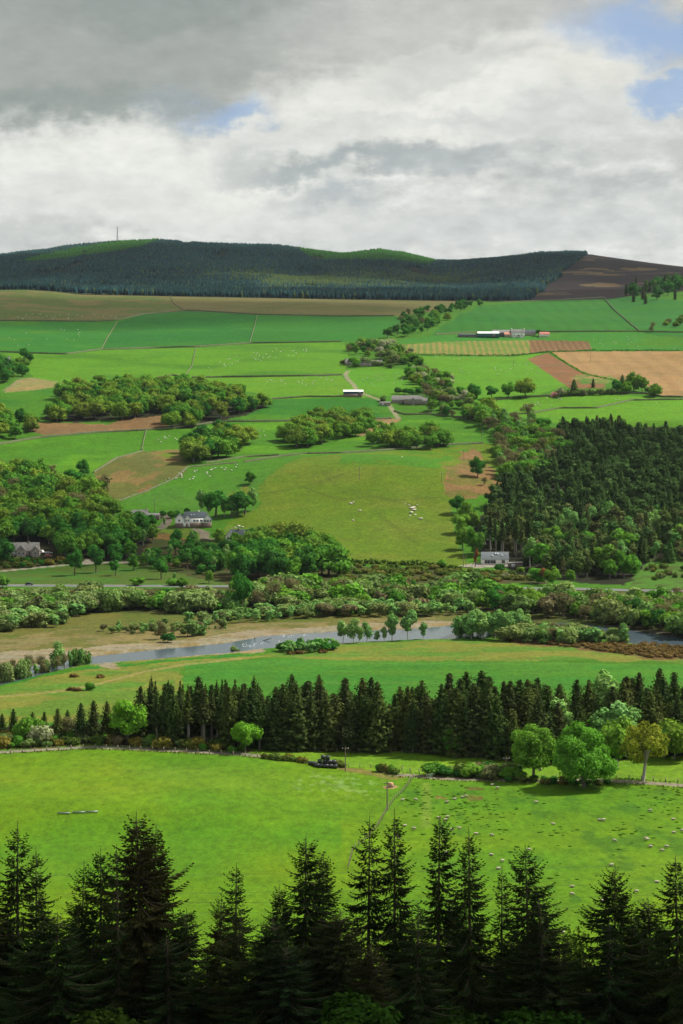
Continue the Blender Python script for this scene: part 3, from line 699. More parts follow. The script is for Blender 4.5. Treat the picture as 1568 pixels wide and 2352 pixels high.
def scatter(poly, n, sp, protos, hr, label, cat, group, name=None, tries=40, wide=(.9, 1.15), wt=None, grid=None, fn=None):
    wp = world_poly(poly); lo, hi = wp.min(0), wp.max(0); got = 0; out = []; gd = grid or GR
    c = rng.random((n * tries, 2)) * (hi - lo) + lo
    c = c[inside(c[:, 0].copy(), c[:, 1].copy(), wp)]
    for x, y in c:
        if got >= n: break
        r = sp * rng.uniform(.85, 1.2)
        if not gd.ok(x, y, r): continue
        pr = protos[rng.choice(len(protos), p=wt)] if not fn else fn(x, y)
        out.append(put(pr, float(x), float(y), rng.uniform(*hr), label, cat, group, name, wide=rng.uniform(*wide))); got += 1
    return out

# ---- prototypes
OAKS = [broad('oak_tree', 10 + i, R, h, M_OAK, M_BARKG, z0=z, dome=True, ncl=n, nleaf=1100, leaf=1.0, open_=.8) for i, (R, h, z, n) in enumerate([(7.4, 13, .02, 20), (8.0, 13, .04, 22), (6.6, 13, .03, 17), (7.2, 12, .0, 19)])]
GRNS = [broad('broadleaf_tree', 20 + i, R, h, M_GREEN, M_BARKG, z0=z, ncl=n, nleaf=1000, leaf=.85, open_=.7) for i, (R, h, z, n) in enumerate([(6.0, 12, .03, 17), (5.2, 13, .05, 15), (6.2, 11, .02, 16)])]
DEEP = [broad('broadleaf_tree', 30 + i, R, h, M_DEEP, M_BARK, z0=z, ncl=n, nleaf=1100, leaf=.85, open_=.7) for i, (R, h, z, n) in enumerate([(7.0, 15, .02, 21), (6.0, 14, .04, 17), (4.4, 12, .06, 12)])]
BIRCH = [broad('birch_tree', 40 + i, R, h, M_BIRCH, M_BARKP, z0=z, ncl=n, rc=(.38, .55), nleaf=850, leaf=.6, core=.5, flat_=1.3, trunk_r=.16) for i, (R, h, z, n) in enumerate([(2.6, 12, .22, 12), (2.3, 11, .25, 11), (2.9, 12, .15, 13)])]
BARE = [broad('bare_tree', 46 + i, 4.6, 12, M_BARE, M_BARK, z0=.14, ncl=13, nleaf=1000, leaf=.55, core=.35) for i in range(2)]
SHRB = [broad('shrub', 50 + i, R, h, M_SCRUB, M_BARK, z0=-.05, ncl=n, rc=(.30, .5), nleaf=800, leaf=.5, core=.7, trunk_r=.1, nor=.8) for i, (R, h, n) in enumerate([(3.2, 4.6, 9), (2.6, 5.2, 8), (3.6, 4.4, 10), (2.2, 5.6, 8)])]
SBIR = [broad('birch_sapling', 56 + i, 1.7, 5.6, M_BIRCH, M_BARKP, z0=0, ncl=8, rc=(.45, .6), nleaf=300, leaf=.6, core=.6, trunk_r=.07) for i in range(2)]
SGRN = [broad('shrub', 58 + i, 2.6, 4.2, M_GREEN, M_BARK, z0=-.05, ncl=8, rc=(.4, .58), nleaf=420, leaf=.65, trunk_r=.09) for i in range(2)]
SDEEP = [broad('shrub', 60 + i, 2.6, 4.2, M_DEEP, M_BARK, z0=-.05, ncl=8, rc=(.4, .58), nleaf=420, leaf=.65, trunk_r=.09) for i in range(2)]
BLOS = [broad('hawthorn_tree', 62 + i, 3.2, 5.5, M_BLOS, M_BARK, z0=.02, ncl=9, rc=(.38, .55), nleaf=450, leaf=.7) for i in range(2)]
GORS = [broad('gorse_bush', 64 + i, 1.6, 1.8, M_GORSE, M_BARK, z0=-.15, ncl=6, rc=(.4, .6), nleaf=160, leaf=.5, trunk_r=.04) for i in range(2)]
YGOR = broad('gorse_bush', 66, 1.4, 1.7, M_YEL, M_BARK, z0=-.15, ncl=6, rc=(.4, .6), nleaf=260, leaf=.35, trunk_r=.04)
HEAT = [broad('heather_clump', 67 + i, 1.5, 1.1, M_HEATH, M_BARK, z0=-.25, ncl=5, rc=(.4, .6), nleaf=150, leaf=.42, trunk_r=.04) for i in range(2)]
CONW = [conifer('conifer', 70 + i, h, R, m, M_BARK, z0=z, nwh=18, nb=7, k=6, card=1.05, core=.55, sharp=.52) for i, (h, R, m, z) in enumerate([(18, 4.9, M_SPRW, .05), (18, 4.2, M_SPRW, .08), (17, 5.4, M_SPRW, .05), (18, 4.6, M_SPR, .06)])]
PINE = [broad('pine_tree', 76 + i, 3.4, 13, M_SPRW, M_BARKG, z0=.08, ncl=15, rc=(.34, .5), nleaf=520, leaf=.9, core=.7, flat_=1.25) for i in range(3)]
CONT = conifer('conifer', 75, 20, 2.6, M_SPR, M_BARKG, z0=.5, nwh=12, nb=6, k=4, card=1.1, core=.5)
BELT = [conifer('belt_spruce', 80 + i, 19, R, M_SPR, M_BARK, z0=z, nwh=34, nb=9, k=10, card=1.0, core=.5, droop=.26, sharp=.5 + .1 * (i % 2)) for i, (R, z) in enumerate([(5.2, .0), (6.0, .0), (4.4, .02), (5.6, .0)])]
BELTT = [conifer('belt_spruce', 86 + i, 19, 2.5, M_SPR, M_BARKG, z0=.42, nwh=22, nb=7, k=6, card=.8, core=.42) for i in range(2)]

# ---- mid hillside woods
GO = 'oaks of the long wood on the upper fields'
scatter([(98, 968), (150, 905), (260, 892), (420, 892), (520, 905), (612, 932), (560, 953), (500, 966), (440, 985), (395, 986), (372, 957), (300, 963), (170, 974)], 130, 7, OAKS + OAKS + GRNS[:1] + DEEP[:1], (11, 15), 'round-crowned oak in the long wood on the upper left fields', 'oak tree', GO)
scatter([(413, 1074), (428, 1030), (500, 1002), (560, 1010), (552, 1045), (480, 1065)], 26, 6.5, OAKS + DEEP, (12, 16), 'oak in the small wood standing on the slope below the long wood', 'oak tree', 'oaks of the small sloping wood', 'oak_tree')
scatter([(636, 1026), (660, 990), (750, 965), (838, 967), (850, 990), (800, 1010), (700, 1030)], 38, 6.8, OAKS, (11, 15), 'oak in the oval grove between the small wood and the stone farm', 'oak tree', 'oaks of the oval grove')
scatter([(848, 1026), (870, 1008), (1010, 1008), (1025, 1030), (950, 1034)], 20, 7, OAKS[:3] + GRNS[:1], (11, 14.5), 'oak in the row of the last grove below the stone farm, trunks showing', 'oak tree', 'oaks of the grove above the open hill', 'oak_tree')
scatter([(-150, 1120), (60, 1095), (150, 1140), (225, 1160), (250, 1195), (230, 1215), (180, 1240), (90, 1235), (-150, 1240)], 110, 7.6, OAKS + OAKS + DEEP[:1] + GRNS[:1] + BARE[:1], (13, 18), 'rounded tree in the big wood at the left edge of the hillside', 'oak tree', 'trees of the big left wood', 'oak_tree')
scatter([(-100, 1240), (40, 1235), (200, 1235), (300, 1215), (330, 1230), (300, 1262), (230, 1284), (140, 1284), (130, 1262), (110, 1250), (-100, 1262)], 48, 6.5, DEEP + GRNS[:2], (11, 17), 'dark green tree at the foot of the big left wood', 'broadleaf tree', 'dark trees at the foot of the left wood', 'broadleaf_tree')
scatter([(-80, 1015), (-40, 960), (50, 955), (85, 985), (50, 1005), (0, 1018)], 16, 8, OAKS + DEEP[:1], (10, 13), 'oak in the clump at the left edge beside the ploughed strip', 'oak tree', 'oaks of the left edge clump', 'oak_tree')
scatter([(-60, 900), (0, 860), (55, 822), (80, 828), (72, 850), (30, 885), (-40, 915)], 16, 9, DEEP + OAKS[:1], (10, 14), 'dark tree of the row curving beside the hill farm at the left edge', 'broadleaf tree', 'trees beside the left hill farm', 'broadleaf_tree')
scatter([(-60, 880), (-30, 830), (20, 812), (45, 820), (20, 850), (-20, 890)], 5, 10, DEEP, (12, 14), 'dark tree of the row curving beside the hill farm at the left edge', 'broadleaf tree', 'trees beside the left hill farm', 'broadleaf_tree')
# centre
scatter([(548, 1335), (545, 1290), (600, 1262), (660, 1250), (720, 1262), (765, 1300), (755, 1322), (690, 1334)], 50, 6.2, DEEP + OAKS[:2] + GRNS[:1], (12, 18), 'big leafy tree in the wood between the lower bungalow and the gorse bank', 'broadleaf tree', 'trees of the wood below the bungalows', 'broadleaf_tree')
at(OAKS[0], 685, 1275, 78, 'tallest tree of the wood below the bungalows, yellow-green crown above the others', 'oak tree')
for i, (x, y, h) in enumerate([(440, 1252, 34), (403, 1256, 42), (441, 1262, 44), (505, 1258, 44), (372, 1312, 30), (458, 1296, 44), (340, 1305, 46), (306, 1310, 38), (265, 1322, 36), (430, 1310, 52), (483, 1295, 40), (330, 1300, 30), (218, 1298, 48), (258, 1288, 30), (520, 1300, 50), (540, 1262, 40), (575, 1258, 34), (610, 1242, 30), (625, 1250, 28), (350, 1245, 40), (330, 1232, 44), (370, 1330, 46), (400, 1340, 26), (480, 1340, 30), (310, 1255, 44), (350, 1215, 34), (376, 1210, 24)]):
    pr = [DEEP[2], DEEP[2], BIRCH[0], GRNS[1]][i % 4]
    at(pr, x, y, h, 'slim dark tree dotted on the bank below the white bungalow', 'tree', 'slim trees dotted on the bank', 'bank_tree', wide=.9)
at(DEEP[1], 171, 1322, 62, 'narrow leafy tree on a pale trunk just left of the lane fork', 'tree', None, 'verge_tree', wide=.7)
at(DEEP[2], 220, 1316, 58, 'narrow tree on a pale trunk just right of the lane fork', 'tree', None, 'verge_tree', wide=.8)
at(GRNS[0], 150, 1285, 66, 'bright green rounded tree just right of the car park of the gabled house', 'broadleaf tree', None, 'broadleaf_tree')
at(DEEP[0], 5, 1295, 60, 'dark tree at the left edge in front of the gabled house', 'broadleaf tree', None, 'broadleaf_tree')
for i, (x, y, h) in enumerate([(462, 1178, 54), (495, 1186, 60), (515, 1186, 48), (545, 1182, 54), (580, 1172, 52), (532, 1188, 40), (478, 1184, 44), (562, 1182, 44)]):
    at([BIRCH[0], DEEP[2]][i % 2], x, y, h, ['tall tree at the left end of the group behind the white bungalow'] [0] if i == 0 else 'tall slim dark tree in the group behind the white bungalow', 'tree', None if i == 0 else 'tall trees behind the white bungalow', 'tall_tree', wide=1.25)
at(DEEP[0], 574, 1112, 30, 'lone round dark bush-like tree on the open green slope', 'tree', None, 'lone_tree', wide=1.0)
at(DEEP[0], 193, 1094, 40, 'dark round tree, right of two standing above the big left wood', 'tree', None, 'lone_tree', wide=1.0)
at(DEEP[1], 167, 1116, 40, 'dark tree, left of two standing above the big left wood', 'tree', None, 'lone_tree', wide=1.2)
at(BARE[0], 118, 1100, 34, 'brown budding tree at the top edge of the big left wood', 'tree', None, 'bare_tree')
at(BARE[1], 235, 1150, 62, 'tall grey-brown budding tree at the right tip of the big left wood', 'tree', None, 'bare_tree')
for x, y, h in [(340, 1188, 14), (375, 1188, 16), (395, 1190, 18), (430, 1180, 14), (405, 1186, 14), (325, 1196, 16)]:
    at(SDEEP[0], x, y, h, 'small garden bush behind the bungalow drive', 'shrub', 'garden bushes above the bungalows', 'shrub')
scatter([(235, 1292), (300, 1240), (345, 1225), (360, 1262), (470, 1268), (545, 1262), (560, 1290), (540, 1325), (440, 1318), (330, 1308)], 44, 5.5, DEEP + BIRCH[:1] + SDEEP + GRNS[1:2], (5, 12), 'dark tree in the loose scatter covering the bank below the white bungalow', 'tree', 'loose trees covering the bank', 'bank_tree', wide=(.8, 1.1))
# gully wood
GL = 'mixed trees of the wooded gully'
gl = GRNS + GRNS + DEEP[:1] + OAKS[:2] + SHRB[:2] + BARE[:1]
scatter([(920, 735), (960, 715), (1000, 718), (1030, 735), (1010, 745), (985, 762), (940, 772), (900, 782), (880, 775)], 42, 7, DEEP + BARE[:1] + OAKS[:1], (8, 12), 'dark tree at the top of the wooded gully under the moor', 'broadleaf tree', 'trees of the upper gully', 'gully_tree')
scatter([(1000, 716), (1040, 705), (1100, 698), (1110, 703), (1060, 715), (1010, 726)], 22, 6.5, DEEP, (7, 10), 'low dark tree in the thin line joining the gully to the forest edge', 'broadleaf tree', 'trees of the line to the forest', 'gully_tree')
scatter([(790, 800), (850, 792), (900, 800), (960, 835), (985, 855), (975, 868), (925, 850), (880, 838), (860, 822), (800, 812)], 52, 6.5, gl + SHRB[:1] + BARE, (5.5, 11), 'tree of the mixed strip running down the gully beside the cottages', 'broadleaf tree', GL, 'gully_tree')
scatter([(935, 862), (985, 858), (1020, 880), (1075, 912), (1085, 935), (1085, 965), (1030, 965), (990, 950), (975, 915), (960, 890)], 54, 6.5, gl + BLOS[:1], (6, 12), 'tree of the mixed strip running down the gully beside the stone farm', 'broadleaf tree', 'mixed trees beside the stone farm', 'gully_tree')
scatter([(1085, 965), (1130, 950), (1160, 972), (1240, 990), (1285, 1020), (1290, 1060), (1230, 1105), (1160, 1110), (1135, 1060), (1150, 1010)], 100, 6.2, GRNS + BARE + BARE + OAKS[:2] + BIRCH, (10, 15), 'tree of the mixed wood above the dark conifers on the right', 'broadleaf tree', 'mixed trees above the conifer wood', 'gully_tree')
for x, y, h in [(880, 806, 26), (895, 800, 22), (945, 810, 12), (958, 868, 28), (965, 878, 24), (1028, 878, 22), (1030, 890, 20), (1055, 925, 16), (870, 812, 16), (1010, 880, 18)]:
    at(BLOS[0], x, y, h, 'creamy white blossoming hawthorn in the wooded gully', 'hawthorn', 'white hawthorns in the gully', 'hawthorn_tree', wide=1.1)
for (x, y, h, pr, lb, w) in [(1086, 926, 46, DEEP[0], 'broad dark green tree left of the three spaced trees beside the bright field', 1.0), (1129, 915, 30, DEEP[1], 'smallest of the three spaced trees beside the bright field', 1.1), (1167, 913, 36, GRNS[0], 'middle-green tree between two others on the lower edge of the bright field', 1.0), (1207, 911, 44, OAKS[1], 'largest yellow-green tree on the lower edge of the bright field', .9), (1212, 965, 40, BARE[0], 'pale brown budding tree alone at the corner of the lower right field', 1.1),
                         (1362, 890, 22, CONW[3], 'small pointed dark conifer at the edge of the brown ploughed triangle', 1.4), (1318, 908, 38, CONW[0], 'dark conifer in the hedge below the ploughed triangle', 1.8), (1505, 910, 30, OAKS[0], 'rounded tree at the right end of the clump in the tan field', .9), (1415, 903, 32, DEEP[0], 'dark rounded tree at the left of the clump in the tan field', 1.0), (1455, 898, 44, GRNS[0], 'tallest light green tree of the clump in the tan field', .9), (1430, 892, 32, CONW[0], 'dark conifer behind the clump in the tan field', 1.8), (1475, 900, 34, OAKS[2], 'yellow-green tree of the clump in the tan field', .9), (1438, 904, 28, OAKS[1], 'olive tree low in the clump in the tan field', .9),
                         (1275, 912, 13, broad('cherry_tree', 90, 4, 6, M_PINK, M_BARK, z0=.0, ncl=8, nleaf=400, leaf=.7), 'pink blossoming tree in the hedge below the ploughed triangle', 1.2), (1288, 912, 22, BLOS[1], 'cream blossoming tree beside the pink one', 1.0), (1236, 772, 16, DEEP[1], 'dark tree beside the red-roofed shed of the white farm', 1.0)]:
    at(pr, x, y, h, lb, 'tree', None, None, wide=w)
for x in list(range(1296, 1410, 11)) + [1490, 1515]:
    at(SHRB[x % 4], x, 910 - (x - 1296) * .04, 14, 'grey-green bush in the hedge below the ploughed triangle', 'shrub', 'bushes of the triangle hedge', 'shrub')
scatter([(1425, 690), (1450, 662), (1568, 648), (1640, 640), (1640, 668), (1545, 690), (1480, 700)], 64, 7, [CONW[3], PINE[0], CONW[3], DEEP[0]], (15, 23), 'very dark tree in the clump under the heather hill at the right edge', 'broadleaf tree', 'dark trees under the heather hill', 'dark_tree')
scatter([(1478, 770), (1500, 752), (1568, 735), (1650, 725), (1650, 745), (1568, 752), (1510, 768), (1490, 778)], 22, 8, BARE + OAKS[:1], (6, 9), 'small brown tree in the strip beside the white track at the right edge', 'tree', 'trees of the right edge strip', 'strip_tree')
for (x, y, h) in [(806, 838, 16), (818, 842, 20), (835, 840, 20), (862, 841, 13), (880, 840, 10), (895, 846, 10), (790, 838, 12), (812, 832, 10), (880, 922, 14), (915, 905, 16), (930, 905, 14), (945, 908, 16), (960, 905, 15), (1418, 1005, 1)][:-1]:
    at([SDEEP[0], SHRB[0], SGRN[0]][x % 3], x, y, h, 'bush beside the stone cottages and farm of the middle slope', 'shrub', 'bushes by the cottages', 'shrub')
# conifer wood on the right
CG = Grid(6.0)
def pick_w(x, y):
    u = x / y * F + CX
    r = rng.random()
    n = fbm(np.array([x / 60]), np.array([y / 60]), 55, 2)[0]
    if y > 1330 and n > .05 and u > 1330 and r < .6: return BIRCH[int(r * 30) % 3]
    if r < .05 and (y < 1250 or u < 1180): return GRNS[1]
    if r > .93: return BIRCH[1]
    if rng.random() < .5: return PINE[int(rng.integers(0, 3))]
    return CONW[int(rng.integers(0, 4))]
CWP = [(1112, 1262), (1108, 1200), (1135, 1155), (1165, 1120), (1280, 1085), (1290, 1000), (1568, 1012), (1760, 1015), (1760, 1295), (1485, 1292), (1430, 1325), (1300, 1330), (1215, 1308), (1195, 1278)]
wood = scatter(CWP, 900, 4.2, None, (9, 17.5), 'tall conifer in the dense dark wood on the right-hand hillside', 'conifer', 'conifers of the right-hand wood', 'conifer', tries=60, wide=(1.0, 1.45), grid=CG, fn=pick_w)
far_w = sorted(wood, key=lambda o: -o.location.y)
# past 280 the rest of the wood stands as one mass
conif = [o for o in far_w if o.children[0].data is not None]
extra = conif[:max(0, len(conif) - 285)]
mass = MB()
bpy.context.view_layer.update()
for o in extra:
    cm = [c for c in o.children if c.name.startswith('crown')][0]
    me = cm.data; n = len(me.vertices); V = np.empty(n * 3); me.vertices.foreach_get('co', V); V = V.reshape(-1, 3)
    c_, s_ = math.cos(o.rotation_euler[2]), math.sin(o.rotation_euler[2]); sc = np.array(o.scale)
    V = V * sc; V = np.stack([V[:, 0] * c_ - V[:, 1] * s_, V[:, 0] * s_ + V[:, 1] * c_, V[:, 2]], 1) + np.array(o.location)
    lt = np.empty(len(me.polygons), np.int32); me.polygons.foreach_get('loop_total', lt); li = np.empty(len(me.loops), np.int32); me.loops.foreach_get('vertex_index', li)
    ls = np.empty(len(me.polygons), np.int32); me.polygons.foreach_get('loop_start', ls); tv = np.empty(len(me.polygons), np.float32); me.attributes['tint'].data.foreach_get('value', tv)
    q = lt == 4; base = mass.n; sh = rng.uniform(-.25, .25)
    mass.V.append(V); mass.n += n
    mass.Q.append(li[ls[q][:, None] + np.arange(4)] + base); mass.tq.append(np.clip(tv[q] + sh, 0, 1))
    if (~q).any(): mass.T.append(li[ls[~q][:, None] + np.arange(3)] + base); mass.tt.append(np.clip(tv[~q] + sh, 0, 1))
    for c in list(o.children): bpy.data.objects.remove(c)
    bpy.data.objects.remove(o)
if mass.n: tag(mass.build('conifer_wood', foliage('wood_needles', fl((66, 90, 46), k=1.1), trans=.15, var=.7)), 'farther part of the dense conifer wood on the right-hand hillside', None, None, 'stuff')
for i in range(10):
    at(CONT, 1125 + i * 10 + (i % 3) * 3, 1268 + (i % 4) * 5, 96 - (i % 3) * 8, 'conifer with a long bare trunk at the wood edge behind the slate-roofed house', 'conifer', 'bare-trunked conifers behind the house', 'bare_trunk_conifer')
scatter([(1285, 1000), (1420, 990), (1440, 1000), (1300, 1030)], 30, 5.5, [CONW[3], CONW[0]], (12, 15), 'dark young conifer in the solid block at the top of the right-hand wood', 'conifer', 'dark conifer block', 'young_conifer', wide=(1.2, 1.4))
for (x, y, h, pr, lb, w) in [(1090, 1275, 62, GRNS[0], 'bright green rounded tree beside the slate-roofed house', .9), (1062, 1262, 50, GRNS[1], 'green tree at the lower corner of the open hill', .9), (1050, 1180, 44, DEEP[1], 'tree at the upper end of the line beside the open hill', .9), (1070, 1190, 40, OAKS[0], 'olive tree beside the open hill', .8), (1060, 1225, 44, GRNS[2], 'low green tree halfway down the right side of the open hill', .8), (1085, 1220, 44, OAKS[2], 'olive round tree under the conifer corner', .8),
                         (1097, 1096, 50, DEEP[0], 'dark oak standing alone on the rust-coloured bracken slope', .8), (1112, 1115, 20, BARE[0], 'small bare bush on the bracken slope', .9), (1091, 1302, 42, broad('copper_beech', 91, 2.6, 11, M_RED, M_BARK, z0=.05, ncl=10, nleaf=600, leaf=.6), 'slim copper-red tree at the gable of the slate-roofed house', .8), (1432, 1326, 62, GRNS[0], 'wide bright green tree at the foot of the conifer wood', 1.05), (1452, 1322, 40, GRNS[2], 'pale green bush-like tree at the right foot of the conifer wood', 1.0), (1400, 1330, 46, GRNS[1], 'green tree at the left of the bright one under the conifer wood', .9),
                         (1235, 1340, 36, GRNS[2], 'bright bush-like tree beside the road below the shed', 1.1), (1268, 1345, 44, GRNS[0], 'green tree beside the road left of the conifer foot', .9), (1250, 1342, 38, broad('copper_beech', 92, 3, 10, M_RED, M_BARK, z0=.05, ncl=10, nleaf=600, leaf=.6), 'copper-leaved tree by the road among green ones', .8), (1310, 1338, 30, GRNS[1], 'slim fresh green tree in front of the conifer foot', 1.1), (1160, 1330, 16, BLOS[1], 'pale blossoming bush under the shed', 1.0), (1195, 1316, 14, GRNS[2], 'green bush beside the dark shed', 1.2), (1150, 1312, 16, SDEEP[1], 'dark bush in front of the slate-roofed house', 1.2), (1018, 1303, 18, SGRN[1], 'bright green bush on top of the gorse bank', 1.2)]:
    at(pr, x, y, h, lb, 'tree', None, None, wide=w)

# ---- gorse bank, road side and river scrub
scatter([(765, 1296), (1080, 1311), (1200, 1320), (1240, 1335), (1050, 1338), (760, 1336)], 150, 3.2, GORS + GORS + SHRB[:1], (1.6, 2.8), 'rough gorse bush on the dark bank between the open hill and the main road', 'gorse bush', 'gorse bushes of the bank', 'gorse_bush', wide=(1.1, 1.6))
scatter([(1475, 1300), (1568, 1285), (1640, 1285), (1640, 1330), (1500, 1335)], 26, 4, GORS + SHRB[:1], (2, 3.5), 'dark bush on the green slope at the right edge above the road', 'shrub', 'bushes of the right edge slope', 'gorse_bush')
scatter([(0, 1290), (190, 1292), (180, 1296), (0, 1308), (-100, 1312), (-100, 1290)], 34, 3.4, GORS + SDEEP + [YGOR], (2, 3.6), 'bush of the hedge bank below the gabled house', 'shrub', 'bushes below the gabled house', 'shrub')
GS = 'grey-green bushes of the riverside scrub'
scatter([(-80, 1393), (540, 1391), (560, 1402), (500, 1412), (300, 1402), (150, 1412), (0, 1425), (-80, 1430)], 150, 4.8, SHRB + SHRB + BARE[:1] + SGRN[:1] + SDEEP[:1] + GRNS[1:2], (5.4, 10.4), 'grey-green bush in the thick scrub between the road and the gravel, left half', 'shrub', GS, 'willow_shrub', wide=(1.0, 1.4))
scatter([(540, 1366), (1100, 1362), (1130, 1385), (1060, 1400), (760, 1398), (560, 1402)], 80, 5.6, SHRB + GRNS + DEEP[1:2] + BARE + SGRN, (6, 12), 'leafy bush or small tree in the thick belt along the road, middle part', 'tree', 'small trees along the road', 'roadside_tree', wide=(1.0, 1.4))
scatter([(420, 1430), (620, 1412), (760, 1398), (1060, 1400), (1100, 1410), (1000, 1416), (760, 1416), (560, 1432)], 85, 4.2, SBIR + SBIR + SHRB[:2], (4, 6.5), 'young pale green birch in the low band beside the shingle', 'birch', 'young birches beside the shingle', 'birch_sapling', wide=(1.2, 1.7))
scatter([(0, 1450), (0, 1425), (190, 1415), (120, 1445)], 26, 4.2, SBIR + SHRB[:1], (4, 8), 'pale young tree at the left edge beside the gravel flat', 'birch', 'young trees at the left edge of the flat', 'birch_sapling', wide=(1.2, 1.6))
scatter([(230, 1448), (520, 1430), (520, 1448), (400, 1458), (250, 1455)], 60, 3, SHRB[1:3] + SBIR, (1.2, 4.2), 'small bush scattered over the dry flat', 'shrub', 'bushes scattered on the dry flat', 'shrub')
for (x, y, h, pr, lb, w) in [(556, 1405, 92, DEEP[1], 'tall dark poplar-like tree rising out of the riverside scrub', .6), (545, 1372, 50, GRNS[0], 'bright round tree beside the road, left of the dark round one', .9), (627, 1372, 52, DEEP[0], 'dark round tree above the riverside scrub', .65), (670, 1362, 36, GRNS[0], 'light green round tree beside the road', .9), (698, 1388, 44, DEEP[0], 'dark rounded tree lower in the riverside belt', .6), (780, 1370, 44, GRNS[2], 'light yellow-green spreading tree in the riverside belt', 1.0), (850, 1372, 44, GRNS[0], 'wide pale yellow-green tree in the middle of the riverside belt', 1.0), (942, 1360, 34, DEEP[0], 'round tree in front of the road at the middle', .8), (1035, 1362, 34, GRNS[0], 'round bright green tree in front of the road', 1.0), (370, 1468, 44, BARE[1], 'grey bare bush on the near edge of the shingle', 1.0), (385, 1475, 22, SDEEP[0], 'dark round bush at the water edge of the shingle', 1.4), (430, 1462, 30, SHRB[1], 'bush right of the grey bare one on the shingle', 1.2), (455, 1460, 24, SHRB[0], 'low bush between the grey bush and the river', 1.2),
                         (418, 1352, 26, GRNS[0], 'pale rounded tree pushing up in front of the road, left half', 1.2), (205, 1360, 26, SHRB[0], 'pale round bush against the road', 1.3), (315, 1345, 18, GRNS[2], 'bright green bush on the road verge', 1.8), (400, 1345, 16, SGRN[0], 'low green bush on the road verge near the dark wood', 1.8), (5, 1350, 30, OAKS[1], 'yellow-green tree at the left edge beside the road', .9), (540, 1492, 20, SHRB[1], 'small bush at the tip of the sand bank', 1.0)]:
    at(pr, x, y, h, lb, 'tree', None, None, wide=w)
scatter([(1060, 1398), (1140, 1396), (1300, 1394), (1568, 1398), (1750, 1405), (1750, 1490), (1568, 1461), (1440, 1442), (1350, 1428), (1300, 1422), (1150, 1412)], 150, 5.8, GRNS + SHRB + BARE + DEEP[1:], (7, 12), 'leafy tree of the thick wooded bank across the river on the right', 'tree', 'trees of the far right river bank', 'riverbank_tree', wide=(.9, 1.3))
GB = 'birches of the river wood'
scatter([(1048, 1466), (1060, 1455), (1200, 1448), (1215, 1455), (1160, 1470), (1100, 1470)], 36, 3.6, BIRCH, (9.5, 12.5), 'pale green birch in the slim-stemmed stand on the near river bank', 'birch', GB, 'birch_tree', wide=(1.0, 1.35))
scatter([(1165, 1472), (1210, 1455), (1300, 1458), (1350, 1466), (1425, 1478), (1300, 1480), (1180, 1474)], 62, 3.4, SBIR + SHRB + BARE[:1], (4, 7), 'low pale birch or willow trailing right of the birch stand', 'birch', 'low birches right of the stand', 'birch_sapling', wide=(1.1, 1.6))
for (x, y, h, lb) in [(787, 1477, 48, 'leftmost birch of the open row on the river bank'), (812, 1475, 52, 'thin birch second from the left of the open row on the river bank'), (842, 1472, 42, 'small birch right of two thin ones on the river bank'), (900, 1471, 56, 'stout full-crowned birch in the middle of the river bank row'), (866, 1471, 24, 'bush-like small birch left of the stout one'), (937, 1470, 62, 'tallest two-stemmed birch on the river bank row'), (972, 1468, 36, 'small rounded birch at the right end of the river bank row'), (882, 1471, 30, 'small birch tucked against the stout one'), (825, 1477, 36, 'slight birch between the two thin ones'), (1430, 1478, 42, 'upright birch at the right tip of the river wood')]:
    at(BIRCH[x % 3], x, y, h * 1.12, lb, 'birch', None, 'birch_tree', wide=1.3)
scatter([(640, 1502), (650, 1490), (700, 1486), (775, 1484), (785, 1490), (700, 1502)], 24, 2.8, SBIR + SDEEP[:1], (3, 4.4), 'low green bush in the long clump on the near river bank', 'shrub', 'bushes of the near bank clump', 'bank_shrub', wide=(1.2, 1.6))
scatter([(-60, 1562), (0, 1550), (120, 1532), (190, 1524), (190, 1530), (60, 1556), (-60, 1580)], 34, 3.4, BARE + BIRCH[:2] + SHRB[:1], (5, 9), 'thin grey budding tree in the riverside row at the left edge', 'tree', 'thin trees of the left river bank', 'thin_tree', wide=(.6, .9))
at(BIRCH[2], 131, 1532, 70, 'tall green birch standing over the thin grey row at the left river bank', 'birch', None, 'birch_tree', wide=1.1)
for k, (x, y) in enumerate([(172, 1555), (230, 1557), (165, 1585), (181, 1587), (668, 1503), (690, 1502), (740, 1500), (1100, 1460), (1170, 1470)]):
    at(HEAT[0], x, y, 9, 'russet heather clump alone in the rough grass by the river', 'heather clump', 'lone russet clumps', 'heather_clump', wide=1.4)
at(SGRN[0], 205, 1585, 18, 'little green sapling on the rough grass beside two russet clumps', 'sapling', None, 'sapling')
scatter([(1150, 1472), (1260, 1476), (1400, 1480), (1568, 1486), (1700, 1495), (1700, 1525), (1568, 1512), (1480, 1510), (1400, 1498), (1300, 1486)], 190, 2.0, HEAT, (1.0, 1.8), 'russet heather clump in the brown patch on the near river bank', 'heather clump', 'russet heather clumps of the bank', 'heather_clump', wide=(1.1, 1.7), grid=Grid(4))

